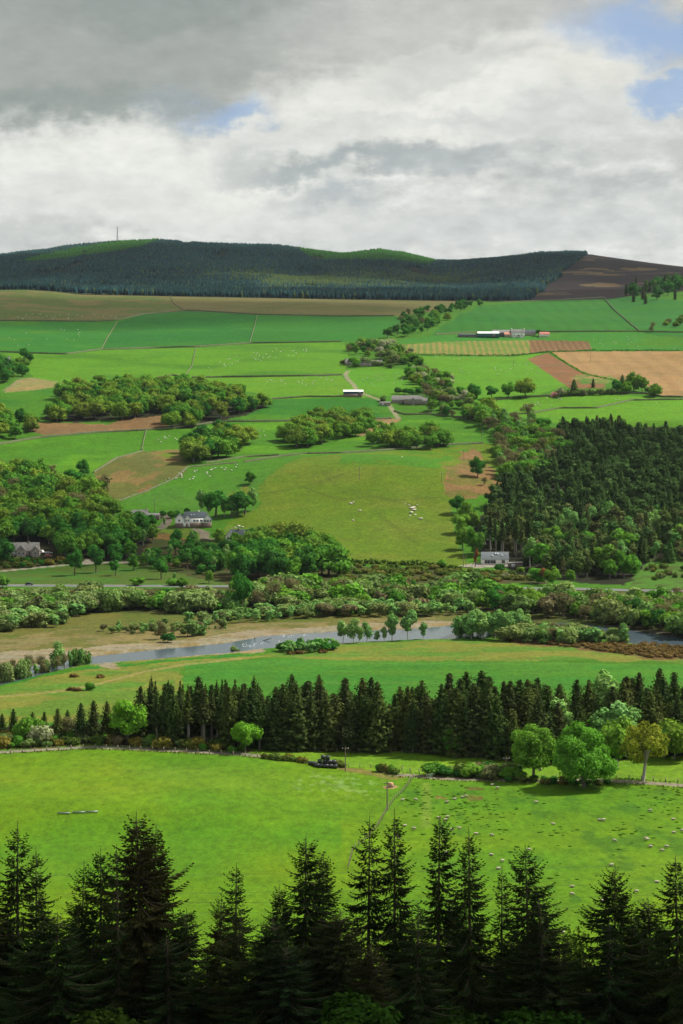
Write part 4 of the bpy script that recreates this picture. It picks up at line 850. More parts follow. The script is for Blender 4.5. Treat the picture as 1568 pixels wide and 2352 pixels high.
# ---- the conifer belt
def belt(poly, n, sp, protos, hr, label, group, **k): return scatter(poly, n, sp, protos, hr, label, 'spruce', group, 'belt_spruce', grid=BG, **k)
BG = Grid(5.0)
belt([(590, 1722), (590, 1695), (1290, 1695), (1300, 1740), (1230, 1756), (1165, 1748), (1080, 1736), (960, 1729), (700, 1723)], 150, 4.0, BELT, (12, 21), 'dark spruce of the dense belt behind the near pasture', 'dense spruces of the belt', wide=(.95, 1.3))
belt([(340, 1712), (345, 1690), (600, 1688), (600, 1724), (450, 1716)], 80, 3.4, BELTT + BELTT + BELT[2:3], (13, 18.5), 'spruce with a bare trunk in the thin left half of the belt', 'bare-trunked spruces of the belt')
belt([(440, 1695), (470, 1686), (600, 1684), (600, 1702), (450, 1704)], 26, 4, BELT, (11, 16), 'dark lower spruce behind the bare trunks of the left half', 'lower spruces behind the bare trunks', wide=(1.0, 1.3))
belt([(1270, 1745), (1290, 1690), (1568, 1685), (1750, 1690), (1750, 1740), (1568, 1732), (1400, 1742)], 64, 4.6, BELT + BELT[:2] + BIRCH[:1], (13, 21), 'spruce of the belt behind the round trees on the right', 'spruces of the right end of the belt', wide=(.95, 1.2))
for i, (x, y, h) in enumerate([(30, 1700, 72), (75, 1700, 66), (130, 1705, 78), (185, 1702, 88), (215, 1704, 96), (245, 1700, 90), (100, 1694, 60), (322, 1706, 130), (348, 1700, 100), (5, 1698, 60), (278, 1700, 84), (265, 1706, 70), (375, 1702, 92), (155, 1690, 60)]):
    at(BELT[i % 4], x, y, h, 'tallest spruce of the left part, rising over the bright spreading tree' if i == 7 else 'loosely spaced spruce at the left end of the belt', 'spruce', None if i == 7 else 'loose spruces at the left of the belt', 'belt_spruce')
for (x, y, h) in [(158, 1700, 56), (140, 1700, 50)]: at(BARE[0], x, y, h, 'greyish budding tree between the spruces at the left of the belt', 'tree', 'budding trees left in the belt', 'bare_tree')

# ---- near broadleaved trees
NB = dict(core=.62, nor=.6)
t1 = broad('sycamore_tree', 101, 8.0, 16.5, foliage('sycamore_leaves', fl((96, 148, 50), k=KF * .9), var=.45), M_BARKG, z0=.0, ncl=70, rc=(.18, .30), nleaf=16000, leaf=.42, dome=True, lean=(0, 0), trunk_r=.5, **NB)
at(t1, 1341, 1808, 149, 'great dome-shaped green tree standing beside the track, largest of the near trees', 'tree', None, 'sycamore_tree', rz=0.6, wide=1.0)
t2 = broad('sycamore_tree', 102, 6.8, 15, foliage('yellower_sycamore_leaves', fl((106, 150, 52), k=KF*.85), var=.45), M_BARKG, z0=.14, ncl=34, rc=(.24, .38), nleaf=6000, leaf=.5, trunk_r=.42, **NB)  # leaf green slightly yellower than the great tree's
at(t2, 1225, 1789, 124, 'second largest round tree, left of the great dome-shaped one beside the track', 'tree', None, 'sycamore_tree', rz=1.0)
t3 = broad('oak_tree', 103, 6.6, 15, M_OAKY, M_BARKP, z0=.26, ncl=34, rc=(.18, .32), nleaf=5200, leaf=.4, trunk_r=.45, core=.3, nor=.7)
at(t3, 1477, 1793, 134, 'open bronze-green oak with a pale trunk standing alone at the right of the track', 'oak tree', None, 'oak_tree', rz=2.0, wide=1.0)
t4 = broad('lime_tree', 104, 6.0, 12, M_LIME, M_BARKG, z0=.18, ncl=26, rc=(.26, .4), nleaf=4500, leaf=.5, trunk_r=.3, open_=.5, **NB)
at(t4, 290, 1708, 104, 'bright lime green spreading tree behind the left track', 'tree', None, 'lime_tree', rz=.2, wide=.98)
t5 = broad('lime_tree', 105, 3.4, 8, M_LIME, M_BARKG, z0=.1, ncl=13, rc=(.3, .46), nleaf=2200, leaf=.42, trunk_r=.14, lean=(.5, 0), **NB)
at(t5, 562, 1727, 70, 'small bright lime green tree before the bare conifer trunks', 'tree', None, 'lime_tree', rz=0.0)
t6 = broad('sapling', 106, 2.8, 8, foliage('pale_leaves', fl((190, 205, 150), k=KF * .8)), M_BARKP, z0=.35, ncl=12, rc=(.25, .4), nleaf=900, leaf=.3, core=0, trunk_r=.1)
at(t6, 800, 1725, 62, 'thin pale silvery tree in front of the dark belt beside a pole', 'tree', None, 'whitebeam_tree')
for (x, y, h, pr, lb, w) in [(1418, 1760, 116, GRNS[0], 'fresh green round tree behind the great tree and the bronze oak', .9), (1385, 1745, 118, BIRCH[0], 'pale green birch between the great tree and the belt', 1.3), (1410, 1742, 132, BIRCH[1], 'taller pale birch beside the belt on the right', 1.3), (1440, 1742, 120, BIRCH[2], 'third pale birch at the right end of the belt', 1.3), (1548, 1745, 92, OAKS[1], 'golden-green tree in front of the belt at the right edge', .75), (1525, 1742, 80, OAKS[2], 'golden-green tree left of the one at the right edge', .8), (1040, 1735, 74, GRNS[1], 'light green young tree under the dark belt', .9), (1296, 1735, 130, BIRCH[1], 'pale birch at the gap of the belt', 1.2), (1080, 1732, 110, BIRCH[2], 'pale green birch growing within the dark belt', 1.0), (60, 1706, 62, OAKS[3], 'yellow-green tree at the left end of the track', .8), (92, 1712, 46, BLOS[0], 'white-blossomed bush beside the left track', 1.0), (80, 1700, 54, OAKS[0], 'olive tree behind the white-blossomed bush', .8)]:
    at(pr, x, y, h, lb, 'tree', None, None, wide=w)
scatter([(0, 1722), (0, 1698), (210, 1700), (330, 1704), (560, 1722), (540, 1730), (350, 1716), (210, 1709)], 85, 2.4, GORS + SHRB + [YGOR] + SGRN[:1], (1.6, 3.4), 'tawny bush of the rough strip between the left track and the belt', 'shrub', 'bushes of the strip above the left track', 'rough_shrub', grid=Grid(4))
scatter([(990, 1782), (1040, 1776), (1130, 1776), (1200, 1786), (1195, 1790), (1080, 1787)], 34, 1.9, SGRN + SDEEP + GORS[:1] + SHRB[:1], (2.2, 3.8), 'bush of the thick hedge beside the track left of the round trees', 'hedge bush', 'bushes of the track hedge', 'hedge_bush', grid=Grid(4), wide=(1.0, 1.5))
scatter([(1120, 1792), (1190, 1789), (1400, 1800), (1395, 1806), (1240, 1800)], 22, 2.2, SDEEP + GORS[:1], (1.0, 1.7), 'low dark bush at the foot of the round trees', 'hedge bush', 'low bushes under the round trees', 'hedge_bush', grid=Grid(4), wide=(1.2, 1.6))
for (x, y, h, k) in [(868, 1772, 18, 0), (885, 1774, 16, 1), (900, 1776, 20, 0), (878, 1773, 20, 1)]: at([SGRN[0], GORS[0]][k], x, y, h, 'upright broom bush beside the track bend near the gate', 'broom bush', 'broom bushes at the track bend', 'broom_bush', wide=.8)
for (x, y) in [(610, 1742), (625, 1744), (640, 1746), (655, 1747), (670, 1748), (690, 1750), (700, 1752), (775, 1757), (784, 1762), (908, 1778), (634, 1742), (660, 1745)]:
    at([YGOR, GORS[0], GORS[1]][x % 3], x, y, 13, 'tawny gorse bush along the fence leading to the black bales', 'gorse bush', 'gorse along the bale fence', 'gorse_bush', wide=1.2)

# ---- foreground spruces, each shoot modelled
def near_spruce(seed, Ht, R, mat, lenk=1.0, step=.42, scale_r=7.5, bend=0.0):
    g = np.random.default_rng(seed); lv = MB(); br = MB(); rt = .011 * Ht + .05
    sw = g.normal(size=2) * .25
    ax = lambda z: np.array([sw[0] * (z / Ht) ** 2, sw[1] * (z / Ht) ** 2, z])
    tr = MB(); zs = np.linspace(-1, Ht, 12); tr.tube([ax(max(z, 0)) if z > 0 else (0, 0, -1) for z in zs], np.clip(rt * (1 - zs / Ht) + .016, .016, None), 7)
    side = 1 + .32 * g.normal(size=8)                       # some sides of the crown are fuller
    Bp, Bn, Bs, Bt = [], [], [], []
    z = Ht - 1.15; az = 0
    while z > Ht * .10:
        d = Ht - z; r0 = R * (1 - math.exp(-d / scale_r)) * 1.12
        n = int(g.integers(4, 7)) if d > 1.2 else 4
        az += 1.1 + g.random()
        whorl = g.uniform(.72, 1.1)
        for b in range(n):
            a = az + 2 * PI * b / n + g.normal() * .25
            if g.random() < .10: continue
            L_ = max(.25, r0 * side[int((a % (2 * PI)) / (2 * PI) * 8) % 8] * whorl * g.uniform(.7, 1.18)) + .06
            up = .75 * math.exp(-d / 3.0) - .10 - .22 * min(1, d / 9) + g.normal() * .08
            m = max(3, int(L_ / .24)); u = np.linspace(0, 1, m + 1)
            hx = L_ * u * math.cos(math.atan(up)); hz = L_ * (up * u - .16 * u * (1 - u) + .20 * u ** 3)
            pts = np.stack([math.cos(a) * hx, math.sin(a) * hx, hz], 1) + ax(z + g.normal() * .05)
            br.tube(pts[::max(1, m // 3)], np.linspace(.012 + .01 * L_, .006, len(pts[::max(1, m // 3)])), 3, False)
            dirv = unit(np.gradient(pts, axis=0)); sd_ = np.array([-math.sin(a), math.cos(a), 0]); tt = g.uniform(.2, .8)
            for i in range(1, m + 1):
                if u[i] < .12 and L_ > 1.5: continue
                tl = min(.85, .16 + .07 * min(d, 2) + .34 * L_ * (1.05 - u[i])) * lenk * g.uniform(.7, 1.2)
                for s in (-1, 1):
                    dv = unit(dirv[i] * (.75 + .25 * u[i]) + sd_ * s * g.uniform(.5, .95) + np.array([0, 0, g.uniform(-.42, .05)]))
                    Bp.append(pts[i]); Bn.append(dv); Bs.append(tl); Bt.append(tt + g.normal() * .08 + (.15 if u[i] > .8 else 0))
                if g.random() < .35:
                    dv = unit(dirv[i] * .3 + sd_ * g.normal() * .3 + np.array([0, 0, -.8])); Bp.append(pts[i]); Bn.append(dv); Bs.append(tl * .8); Bt.append(tt - .1)
            Bp.append(pts[-1]); Bn.append(dirv[-1]); Bs.append(.18 + .06 * min(d, 2)); Bt.append(tt + .2)
        z -= step * g.uniform(.55, 1.25) * (1 if d < 6 else 1.15)
    for q in np.arange(0, 1.0, .12):                           # needled leader
        a = g.random() * 6.28; Bp.append(ax(Ht - 1.3 + q)); Bn.append(unit(np.array([math.cos(a) * .6, math.sin(a) * .6, .8]))); Bs.append(.14); Bt.append(.5)
    Bp = np.array(Bp); Bn = np.array(Bn); Bs = np.array(Bs)[:, None]; Bt = np.clip(np.array(Bt), 0, 1); n = len(Bp)
    # every shoot is two crossed, tapering needle blades
    r = unit(np.cross(Bn, unit(g.normal(size=(n, 3)))))
    r2 = np.cross(Bn, r)
    wv = .018 + .095 * Bs
    sag = np.array([0, 0, -1.0]) * Bs * .12
    for rr in (r, r2):
        mid = Bp + Bn * Bs * .5 + sag * .3; tip = Bp + Bn * Bs + sag
        V = np.stack([Bp, mid + rr * wv, tip, mid - rr * wv], 1).reshape(-1, 3)
        lv.quads(V, np.arange(4 * n).reshape(-1, 4), Bt)
    return dict(name='spruce_tree', h=Ht, parts=[('trunk', tr.mesh('trunk', M_BARK, True)), ('branches', br.mesh('branches', M_BARK)), ('needles', lv.mesh('needles', mat))])
NS = [near_spruce(201, 25, 3.5, M_SPRN, .9, .36, 9), near_spruce(202, 25, 4.3, M_SPRN, .9, .32, 9), near_spruce(203, 25, 3.0, M_SPRN, .85, .38, 9), near_spruce(204, 24, 3.4, M_SPRN, .95, .36, 9), near_spruce(205, 25, 4.9, M_SPRN, .95, .30, 9.5), near_spruce(206, 22, 2.8, M_SPRN, .8, .38, 9)]
def near_at(x, ytop, Y, k, label, group=None, wide=1.0):
    X = (x - CX) / F * Y; zt = zpx(ytop, Y); z = float(H(X, Y)); h = max(6, zt - z)
    pr = NS[k]; s = h / pr['h']
    r = root('spruce_tree', (X, Y, z), label, 'spruce', group, rng.random() * 6.28, (wide * (s * .5 + .5), wide * (s * .5 + .5), s))
    for pn, me in pr['parts']: link(pn, me, r)
FR = [(40, 1880, 178, 0, 1.0, 'dark spruce with a fine pointed leader nearest the left edge of the foreground row'), (84, 1945, 186, 2, .9, 'thin-topped spruce close behind the leftmost pointed one'), (183, 1972, 182, 0, .85, 'short-topped dark spruce between the left pair and the tall bushy one'),
      (325, 1862, 176, 4, 1.15, 'tallest bushy brownish spruce left of centre'), (348, 1890, 179, 1, 1.0, 'second top rising right beside the tallest bushy spruce'), (232, 1945, 180, 3, 1.0, 'ragged spruce left of the tallest bushy one'), (272, 1938, 172, 5, 1.0, 'slim ragged spruce tip against the tallest bushy one'),
      (540, 1978, 186, 2, 1.0, 'slim spruce with a long bare leader in the gap left of centre'), (500, 2045, 180, 0, .85, 'low spruce left of the one with the long bare leader'), (700, 1918, 178, 1, 1.1, 'broad full spruce left of the centre pair'), (738, 1955, 184, 3, .9, 'side top just right of the broad full spruce'), (648, 2030, 176, 4, .8, 'low bushy spruce left of the broad full one'),
      (845, 1868, 184, 2, .95, 'slender spruce, left of the centre pair beside the fence line'), (906, 1856, 182, 0, .95, 'brown-tipped spruce, right of the centre pair'), (1004, 1868, 180, 3, 1.0, 'spruce with a curved tip right of the centre pair'), (1080, 1900, 178, 0, 1.0, 'spruce with wide spaced boughs, fourth from the right group'), (1152, 1985, 186, 5, .9, 'small thin spruce between two larger ones right of centre'),
      (1217, 1935, 176, 1, .95, 'full dark spruce with a long thin leader right of centre'), (1412, 1980, 178, 4, .85, 'dense cone-shaped spruce near the right'), (1557, 1962, 174, 3, 1.0, 'spruce cut by the right edge of the foreground row')]
for (x, yt, Y, k, w, lb) in FR: near_at(x, yt, Y, k, lb, wide=w)
for i, (x, yt) in enumerate([(130, 2090), (430, 2080), (590, 2160), (475, 2170), (780, 2080), (930, 2110), (1110, 2120), (1290, 2160), (1480, 2150), (1350, 2190), (390, 2140), (20, 2120), (1180, 2150), (860, 2160), (210, 2160), (1055, 2190), (660, 2160), (300, 2100), (1250, 2120), (1580, 2150), (-40, 2010), (-20, 2150), (960, 2080), (1400, 2110), (740, 2120), (1040, 2070), (540, 2090), (1460, 2090), (1500, 2060), (1250, 2060), (180, 2070), (980, 2150), (620, 2100), (80, 2180), (1530, 2220)]):
    near_at(x, yt, 168 + (i * 7) % 22, [4, 1, 0, 3][i % 4], 'shorter spruce filling the dark foreground between the taller tops', 'shorter foreground spruces', 1.25)
for i, x in enumerate([-90, -170, -260, -360, -470, -590, 1650, 1730, 1820, 1920, 2030, 2150]):
    near_at(x, 1930 + (i * 53) % 150, 176 + (i * 5) % 14, [1, 3, 0, 4][i % 4], 'foreground spruce just beyond the sides of the picture', 'outer foreground spruces')
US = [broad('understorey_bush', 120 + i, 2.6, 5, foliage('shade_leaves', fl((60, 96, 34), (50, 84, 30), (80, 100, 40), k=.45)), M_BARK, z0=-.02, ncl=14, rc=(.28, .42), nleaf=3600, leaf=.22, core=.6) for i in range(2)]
for i in range(34):
    x = -60 + i * 50 + rng.uniform(-15, 15); Y = rng.uniform(150, 215); X = (x - CX) / F * Y
    put(US[i % 2], X, Y, rng.uniform(5, 9), 'leafy bush in the shade under the foreground spruces', 'bush', 'bushes under the foreground spruces', 'understorey_bush', wide=1.1)
scatter([(1300, 1742), (1330, 1722), (1568, 1718), (1640, 1722), (1640, 1744), (1568, 1742), (1400, 1748)], 16, 5, GRNS + BIRCH + OAKS[:1], (6, 11), 'leafy tree in front of the right end of the spruce belt', 'broadleaf tree', 'leafy trees before the belt end', 'broadleaf_tree', grid=Grid(5))
YL = broad('larch_tree', 130, 2.4, 9, foliage('young_larch', fl((110, 140, 50), k=.7)), M_BARK, z0=.02, ncl=26, rc=(.25, .4), nleaf=4200, leaf=.2, core=.3, flat_=1.4)
X, Y = (1322 - CX) / F * 210, 210.0
put(YL, X, Y, zpx(2125, 210) - float(H(X, Y)), 'pale green feathery young tree peeping between two dark foreground spruces', 'larch', None, 'larch_tree', wide=.5)

# ---- forest of the far hills: a mass nobody could count
g = np.random.default_rng(5)
n0 = 260000
Yf = g.uniform(3005, 5480, n0); uf = g.uniform(-260, 1830, n0); keep = g.random(n0) < Yf / 5480
Yf = Yf[keep]; uf = uf[keep]; Xf = (uf - CX) / F * Yf
zf = H0(Xf, Yf); vf = HY - (zf - CZ) / Yf * F
nz = fbm(Xf / 120, Yf / 160, 91, 3)
heath = (uf > 1215 + (690 - vf) * 1.25 + 14 * nz) & (uf > 1150)
frow = sstep(-.75, -.45, fbm(Xf / 60, Yf / 300, 93, 2)) > g.random(len(Xf)) * .8
near_edge = Yf < 3400
ok = (~heath) & (frow | near_edge) & ~((uf > 380) & (uf < 1060) & (vf > 692))
Xf, Yf, zf, uf, vf, nz = [a[ok] for a in (Xf, Yf, zf, uf, vf, nz)]
n = len(Xf); print('forest', n)
stand = fbm(Xf / 190, Yf / 420, 94, 3)
hgt = (8.5 + 3 * stand) * g.uniform(.7, 1.3, n); hgt[Yf < 3350] *= 1.1
rad = hgt * g.uniform(.24, .36, n)
_pl = lambda p: inside(uf.copy(), vf.copy(), np.array(p, float))
lightp = None
larch = _pl([(40, 606), (100, 590), (170, 575), (262, 560), (330, 550), (372, 552), (330, 568), (270, 580), (200, 590), (110, 602)]) | _pl([(672, 566), (740, 576), (800, 578), (850, 560), (930, 570), (1010, 600), (985, 612), (900, 603), (800, 600), (730, 602), (700, 588)])
light = np.exp(-((uf - 720) / 300) ** 2 - ((vf - 643) / 20) ** 2) * (.5 + 1.1 * fbm(Xf / 110, Yf / 300, 96, 3)) + .6 * np.exp(-((uf - 1200) / 200) ** 2 - ((vf - 640) / 16) ** 2) * (.4 + fbm(Xf / 110, Yf / 300, 97, 3))  # where sunlit patches are painted into the needle tint
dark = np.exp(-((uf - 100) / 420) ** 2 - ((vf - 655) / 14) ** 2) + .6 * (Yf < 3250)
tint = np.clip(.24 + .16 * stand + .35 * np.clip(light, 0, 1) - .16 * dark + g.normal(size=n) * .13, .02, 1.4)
k = 5
th = np.arange(k) * 2 * PI / k
ang = g.random(n)[:, None] * 6 + th[None]
ring = np.stack([Xf[:, None] + np.cos(ang) * rad[:, None], Yf[:, None] + np.sin(ang) * rad[:, None], np.repeat(zf[:, None] - .5, k, 1)], 2)
ring2 = np.stack([Xf[:, None] + np.cos(ang + .5) * rad[:, None] * .8, Yf[:, None] + np.sin(ang + .5) * rad[:, None] * .8, np.repeat((zf + hgt * .35)[:, None], k, 1)], 2)
apex = np.stack([Xf, Yf, zf + hgt], 1)[:, None]
pale = (~larch) & (light + .25 * g.normal(size=n) > .38)  # trees given a paler olive to imitate sunlight on the hill
for nm, sel, mat, lb in (('spruce_forest', ~larch & ~pale, M_FARF, 'dark spruce forest covering the far hills'), ('sunlit_tone_forest', pale, foliage('sunlit_tone_needles', fl((92, 112, 68), k=.62), trans=0, var=.5), 'far hill forest with sunlit patches painted in paler olive'), ('larch_forest', larch, foliage('larch_needles', fl((68, 118, 54), k=.7), trans=0, var=.5), 'bright green larch plantations on the far hilltops')):
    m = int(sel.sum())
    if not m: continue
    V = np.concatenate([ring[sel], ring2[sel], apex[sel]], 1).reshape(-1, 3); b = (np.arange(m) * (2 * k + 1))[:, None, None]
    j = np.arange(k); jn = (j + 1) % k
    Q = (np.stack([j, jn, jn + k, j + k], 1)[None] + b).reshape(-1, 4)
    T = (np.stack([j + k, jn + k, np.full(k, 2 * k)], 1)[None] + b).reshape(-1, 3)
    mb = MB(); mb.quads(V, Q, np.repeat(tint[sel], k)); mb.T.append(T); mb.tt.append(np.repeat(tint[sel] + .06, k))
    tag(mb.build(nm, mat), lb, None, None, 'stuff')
# ================================================================== BUILDINGS
M_WHITE = simple('white_render', (.80, .79, .75), .85, var=.06, scale=.6); M_CREAM = simple('cream_render', (.66, .64, .56), .85, var=.08, scale=.6)
M_STONE = simple('rubble_stone', (.24, .21, .17), .95, var=.45, scale=2.2, bump=.4); M_STONEL = simple('pale_stone', (.33, .29, .24), .95, var=.4, scale=2.0, bump=.3)
M_SLATE = simple('slate', (.05, .062, .072), .85, var=.18, scale=1.5, spec=.15); M_SLATEL = simple('weathered_slate', (.13, .128, .12), .85, var=.3, scale=1.2, spec=.15); M_LSLATE = simple('new_slate', (.085, .10, .108), .85, var=.1, scale=1.5)
M_TIN = simple('roof_sheeting', (.58, .60, .60), .5, var=.08); M_BLUE = simple('dark_blue_sheeting', (.02, .055, .09), .55, var=.1); M_TEAL = simple('dark_green_sheeting', (.03, .10, .09), .55, var=.1)
M_REDR = simple('red_roof', (.30, .08, .05), .75, var=.3); M_ORR = simple('pantiles', (.36, .15, .09), .8, var=.3); M_GREY = simple('grey_sheeting', (.12, .115, .115), .8, var=.15); M_WOOD = simple('weathered_timber', (.16, .13, .10), .9, var=.3)
M_GLASS = simple('window_glass', (.03, .035, .04), .12, var=.1, spec=.6); M_FRAME = simple('white_frame', (.62, .62, .60), .5, var=.03); M_BRICK = simple('brown_stone_plinth', (.17, .12, .095), .95, var=.35, scale=2, bump=.3)
M_SKYL = simple('rooflight_glass', (.22, .25, .27), .2, var=.05, spec=.7)
def house(name, label, cat, x, y, yaw, blocks, wall, roof, windows=(), doors=(), chim=(), plinth=None, rooflights=(), group=None, dz=0.0, verge=None, scale=1.0):
    """blocks: (cx, cy, w, d, h, ridge, axis[, hip]); front faces -y. windows: (cx, y_face, z, w, h[, axis])"""
    X, Y, Zv = P(x, y)
    r = root(name, (X, Y, Zv + dz), label, cat, group, math.radians(yaw), scale)
    wb = MB(); rb = MB()
    for b in blocks:
        cx, cy, w, d, h, rh, ax = b[:7]; hip = b[7] if len(b) > 7 else 0
        if ax == 'x':
            if hip: wb.box((cx, cy, h / 2 - .5), (w, d, h + 1))
            else: wb.prism([(cy - d / 2, -1), (cy + d / 2, -1), (cy + d / 2, h), (cy, h + rh), (cy - d / 2, h)], cx - w / 2, cx + w / 2, 'x')
            e = .35; k = rh / (d / 2)
            y0, y1, zt = cy - d / 2 - e, cy + d / 2 + e, h + rh
            ze = h - e * k; x0, x1 = cx - w / 2 - .25, cx + w / 2 + .25; t_ = .18
            for (ya, s) in ((y0, 1), (y1, -1)):
                hx = hip
                V = [(x0, ya, ze + .02), (x1, ya, ze + .02), (x1 - hx, cy, zt + .02), (x0 + hx, cy, zt + .02), (x0, ya, ze + t_), (x1, ya, ze + t_), (x1 - hx, cy, zt + t_), (x0 + hx, cy, zt + t_)]
                rb.quads(V, [(0, 1, 2, 3), (4, 5, 6, 7), (0, 1, 5, 4), (1, 2, 6, 5), (0, 3, 7, 4)])
            if hip:
                for (xa, s) in ((x0, 1), (x1, -1)): rb.tris([(xa, y0, ze + t_), (xa, y1, ze + t_), (xa + s * hip, cy, zt + t_)], [(0, 1, 2)])
        else:
            wb.prism([(cx - w / 2, -1), (cx + w / 2, -1), (cx + w / 2, h), (cx, h + rh), (cx - w / 2, h)], cy - d / 2 + .003, cy + d / 2, 'y')
            e = .35; k = rh / (w / 2); zt = h + rh; ze = h - e * k; y0, y1 = cy - d / 2 - .3, cy + d / 2 + .02; t_ = .19
            for xa in (cx - w / 2 - e, cx + w / 2 + e):
                V = [(xa, y0, ze + .02), (xa, y1, ze + .02), (cx, y1, zt + .02), (cx, y0, zt + .02), (xa, y0, ze + t_), (xa, y1, ze + t_), (cx, y1, zt + t_), (cx, y0, zt + t_)]
                rb.quads(V, [(0, 1, 2, 3), (4, 5, 6, 7), (0, 1, 5, 4), (1, 2, 6, 5), (0, 3, 7, 4)])
                if verge:
                    rb2 = MB(); rb2.quads([(xa, y0 - .04, ze - .12), (cx, y0 - .04, zt - .1), (cx, y0 - .04, zt + t_ + .05), (xa, y0 - .04, ze + t_ + .05), (xa, y0 - .12, ze - .12), (cx, y0 - .12, zt - .1), (cx, y0 - .12, zt + t_ + .05), (xa, y0 - .12, ze + t_ + .05)], [(0, 1, 2, 3), (4, 5, 6, 7), (0, 1, 5, 4), (3, 2, 6, 7)]); rb2.build('bargeboard', M_FRAME, r)
    wb.build('wall', wall, r); ro = rb.build('roof', roof, r)
    if plinth:
        pb = MB()
        for (cx, cy, w, d, h) in plinth: pb.box((cx, cy, h / 2 - .7), (w, d, h + 1.4))
        pb.build('plinth', M_BRICK, r)
    for wd in windows:
        cx, yf, z, w, h = wd[:5]; sd_ = wd[5] if len(wd) > 5 else None
        fb = MB(); pb = MB()
        if sd_ is None:
            for (bx, bz, bw, bh) in ((cx, z + h / 2, w + .2, .12), (cx, z - h / 2, w + .3, .14), (cx - w / 2, z, .12, h), (cx + w / 2, z, .12, h), (cx, z, .09, h)): fb.box((bx, yf - .05, bz), (bw, .14, bh))
            pb.box((cx, yf - .01, z), (w, .06, h))
        else:
            for (bx, bz, bw, bh) in ((cx, z + h / 2, w + .2, .12), (cx, z - h / 2, w + .3, .14), (cx - w / 2, z, .12, h), (cx + w / 2, z, .12, h)): fb.box((yf - .05 * sd_, bx, bz), (.14, bw, bh))
            pb.box((yf + .01 * sd_, cx, z), (.06, w, h))
        f = fb.build('window', M_FRAME, r); pb.build('pane', M_GLASS, f)
    for (cx, yf, w, h) in doors:
        db = MB(); db.box((cx, yf - .03, h / 2), (w, .1, h)); db.build('door', M_FRAME if cat != 'barn' else M_GREY, r)
    for (cx, cy, z, h) in chim:
        cb_ = MB(); cb_.box((cx, cy, z + h / 2), (.9, .7, h)); cb_.box((cx, cy, z + h + .06), (1.05, .85, .14))
        for q in (-.22, .22): cb_.tube([(cx + q, cy, z + h), (cx + q, cy, z + h + .45)], .12, 6)
        cb_.build('chimney', M_STONE if wall is not M_WHITE else M_WHITE, ro)
    for (cx, cy, z, w, h, sl_) in rooflights:
        sb = MB(); a = sl_; ca, sa = math.cos(a), math.sin(a)
        V = [(cx + u * w / 2, cy + v * h / 2 * ca + q * -sa * .1, z + v * h / 2 * sa + q * ca * .1) for q in (0, 1) for u, v in ((-1, -1), (1, -1), (1, 1), (-1, 1))]
        V = [(p_[0], p_[1] - .22 * sa, p_[2] + .22 * ca) for p_ in V]
        sb.quads(V, [(4, 5, 6, 7), (0, 1, 5, 4), (1, 2, 6, 5), (2, 3, 7, 6), (3, 0, 4, 7)]); sb.build('rooflight', M_SKYL, ro)
    return r
# white bungalow on its stone lower storey
house('bungalow', 'large white bungalow with grey slate roof on a brown stone lower storey', 'house', 443, 1209, 4,
      [(1.5, 2, 17, 9, 5.6, 3.6, 'x', 2.2), (-8.4, .5, 5.4, 8, 5.5, 2.6, 'y'), (-3.6, -1.2, 3.2, 4, 5.4, 1.9, 'y'), (9.0, -1.0, 5.0, 6.0, 4.8, 2.9, 'y')], M_WHITE, M_SLATE,
      [(-8.6, -3.52, 4.2, 1.1, 1.3), (-4.4, -3.22, 4.1, .9, 1.2), (-2.9, -3.22, 4.1, .9, 1.2), (.9, -2.52, 4.0, 1.4, 1.2), (2.8, -2.52, 4.0, 1.4, 1.2), (5.0, -2.52, 4.0, 1.3, 1.2), (7.6, -4.02, 3.9, 1.4, 1.4), (9.3, -4.02, 3.9, 1.3, 1.4), (10.9, -4.02, 3.9, 1.0, 1.4)], [(-5.4, -3.6, 1.6, 2.6), (-2.4, -3.4, .9, 2.3)], [(3.5, 2, 8.9, .8)],
      plinth=[(1.5, 1.9, 17.3, 9.3, 2.6), (-8.4, .5, 5.6, 8.2, 2.5), (-3.6, -1.2, 3.4, 4.2, 2.4), (9.0, -1.0, 5.3, 6.3, 2.7)], rooflights=[(-1.2, -.3, 7.3, .8, 1.1, .66), (.4, -.3, 7.3, .8, 1.1, .66)], verge=True, dz=-.2)
house('bungalow', 'long low cream bungalow with dark slate roof and a pale chimney', 'house', 552, 1240, -6,
      [(1.5, 1.5, 16, 7.5, 2.7, 3.4, 'x'), (-5.8, -.8, 5.6, 9, 2.7, 3.2, 'y')], M_CREAM, M_SLATE, [(-6.8, -5.32, 1.5, 1.3, 1.3), (-4.8, -5.32, 1.5, 1.3, 1.3), (-1, -2.27, 1.5, 1.2, 1.2), (2, -2.27, 1.5, 1.2, 1.2), (5, -2.27, 1.5, 1.6, 1.2), (7.8, -2.27, 1.5, 1.2, 1.2)], [(.6, -2.3, 1, 2.1)], [(-1.2, 1.3, 5.7, 1.3)], rooflights=[(4.8, -.5, 4.3, .6, .8, .75), (6.2, -.5, 4.3, .6, .8, .75), (7.4, -.5, 4.3, .6, .8, .75)], verge=True)
house('house', 'small grey cottage half hidden by trees, left above the white bungalow', 'house', 318, 1190, 0, [(0, 0, 12, 7, 2.6, 2.6, 'x')], M_CREAM, M_SLATEL, [(-3, -3.52, 1.5, 1, 1.1), (2, -3.52, 1.5, 1, 1.1)], (), [(5, 0, 4.8, 1)])
house('shed', 'dark open timber shed right of the half hidden grey cottage', 'shed', 352, 1192, 0, [(0, 0, 8, 6, 2.6, 1.0, 'x')], M_WOOD, M_GREY, [(0, -3.02, 1.3, 3, 1.8)])
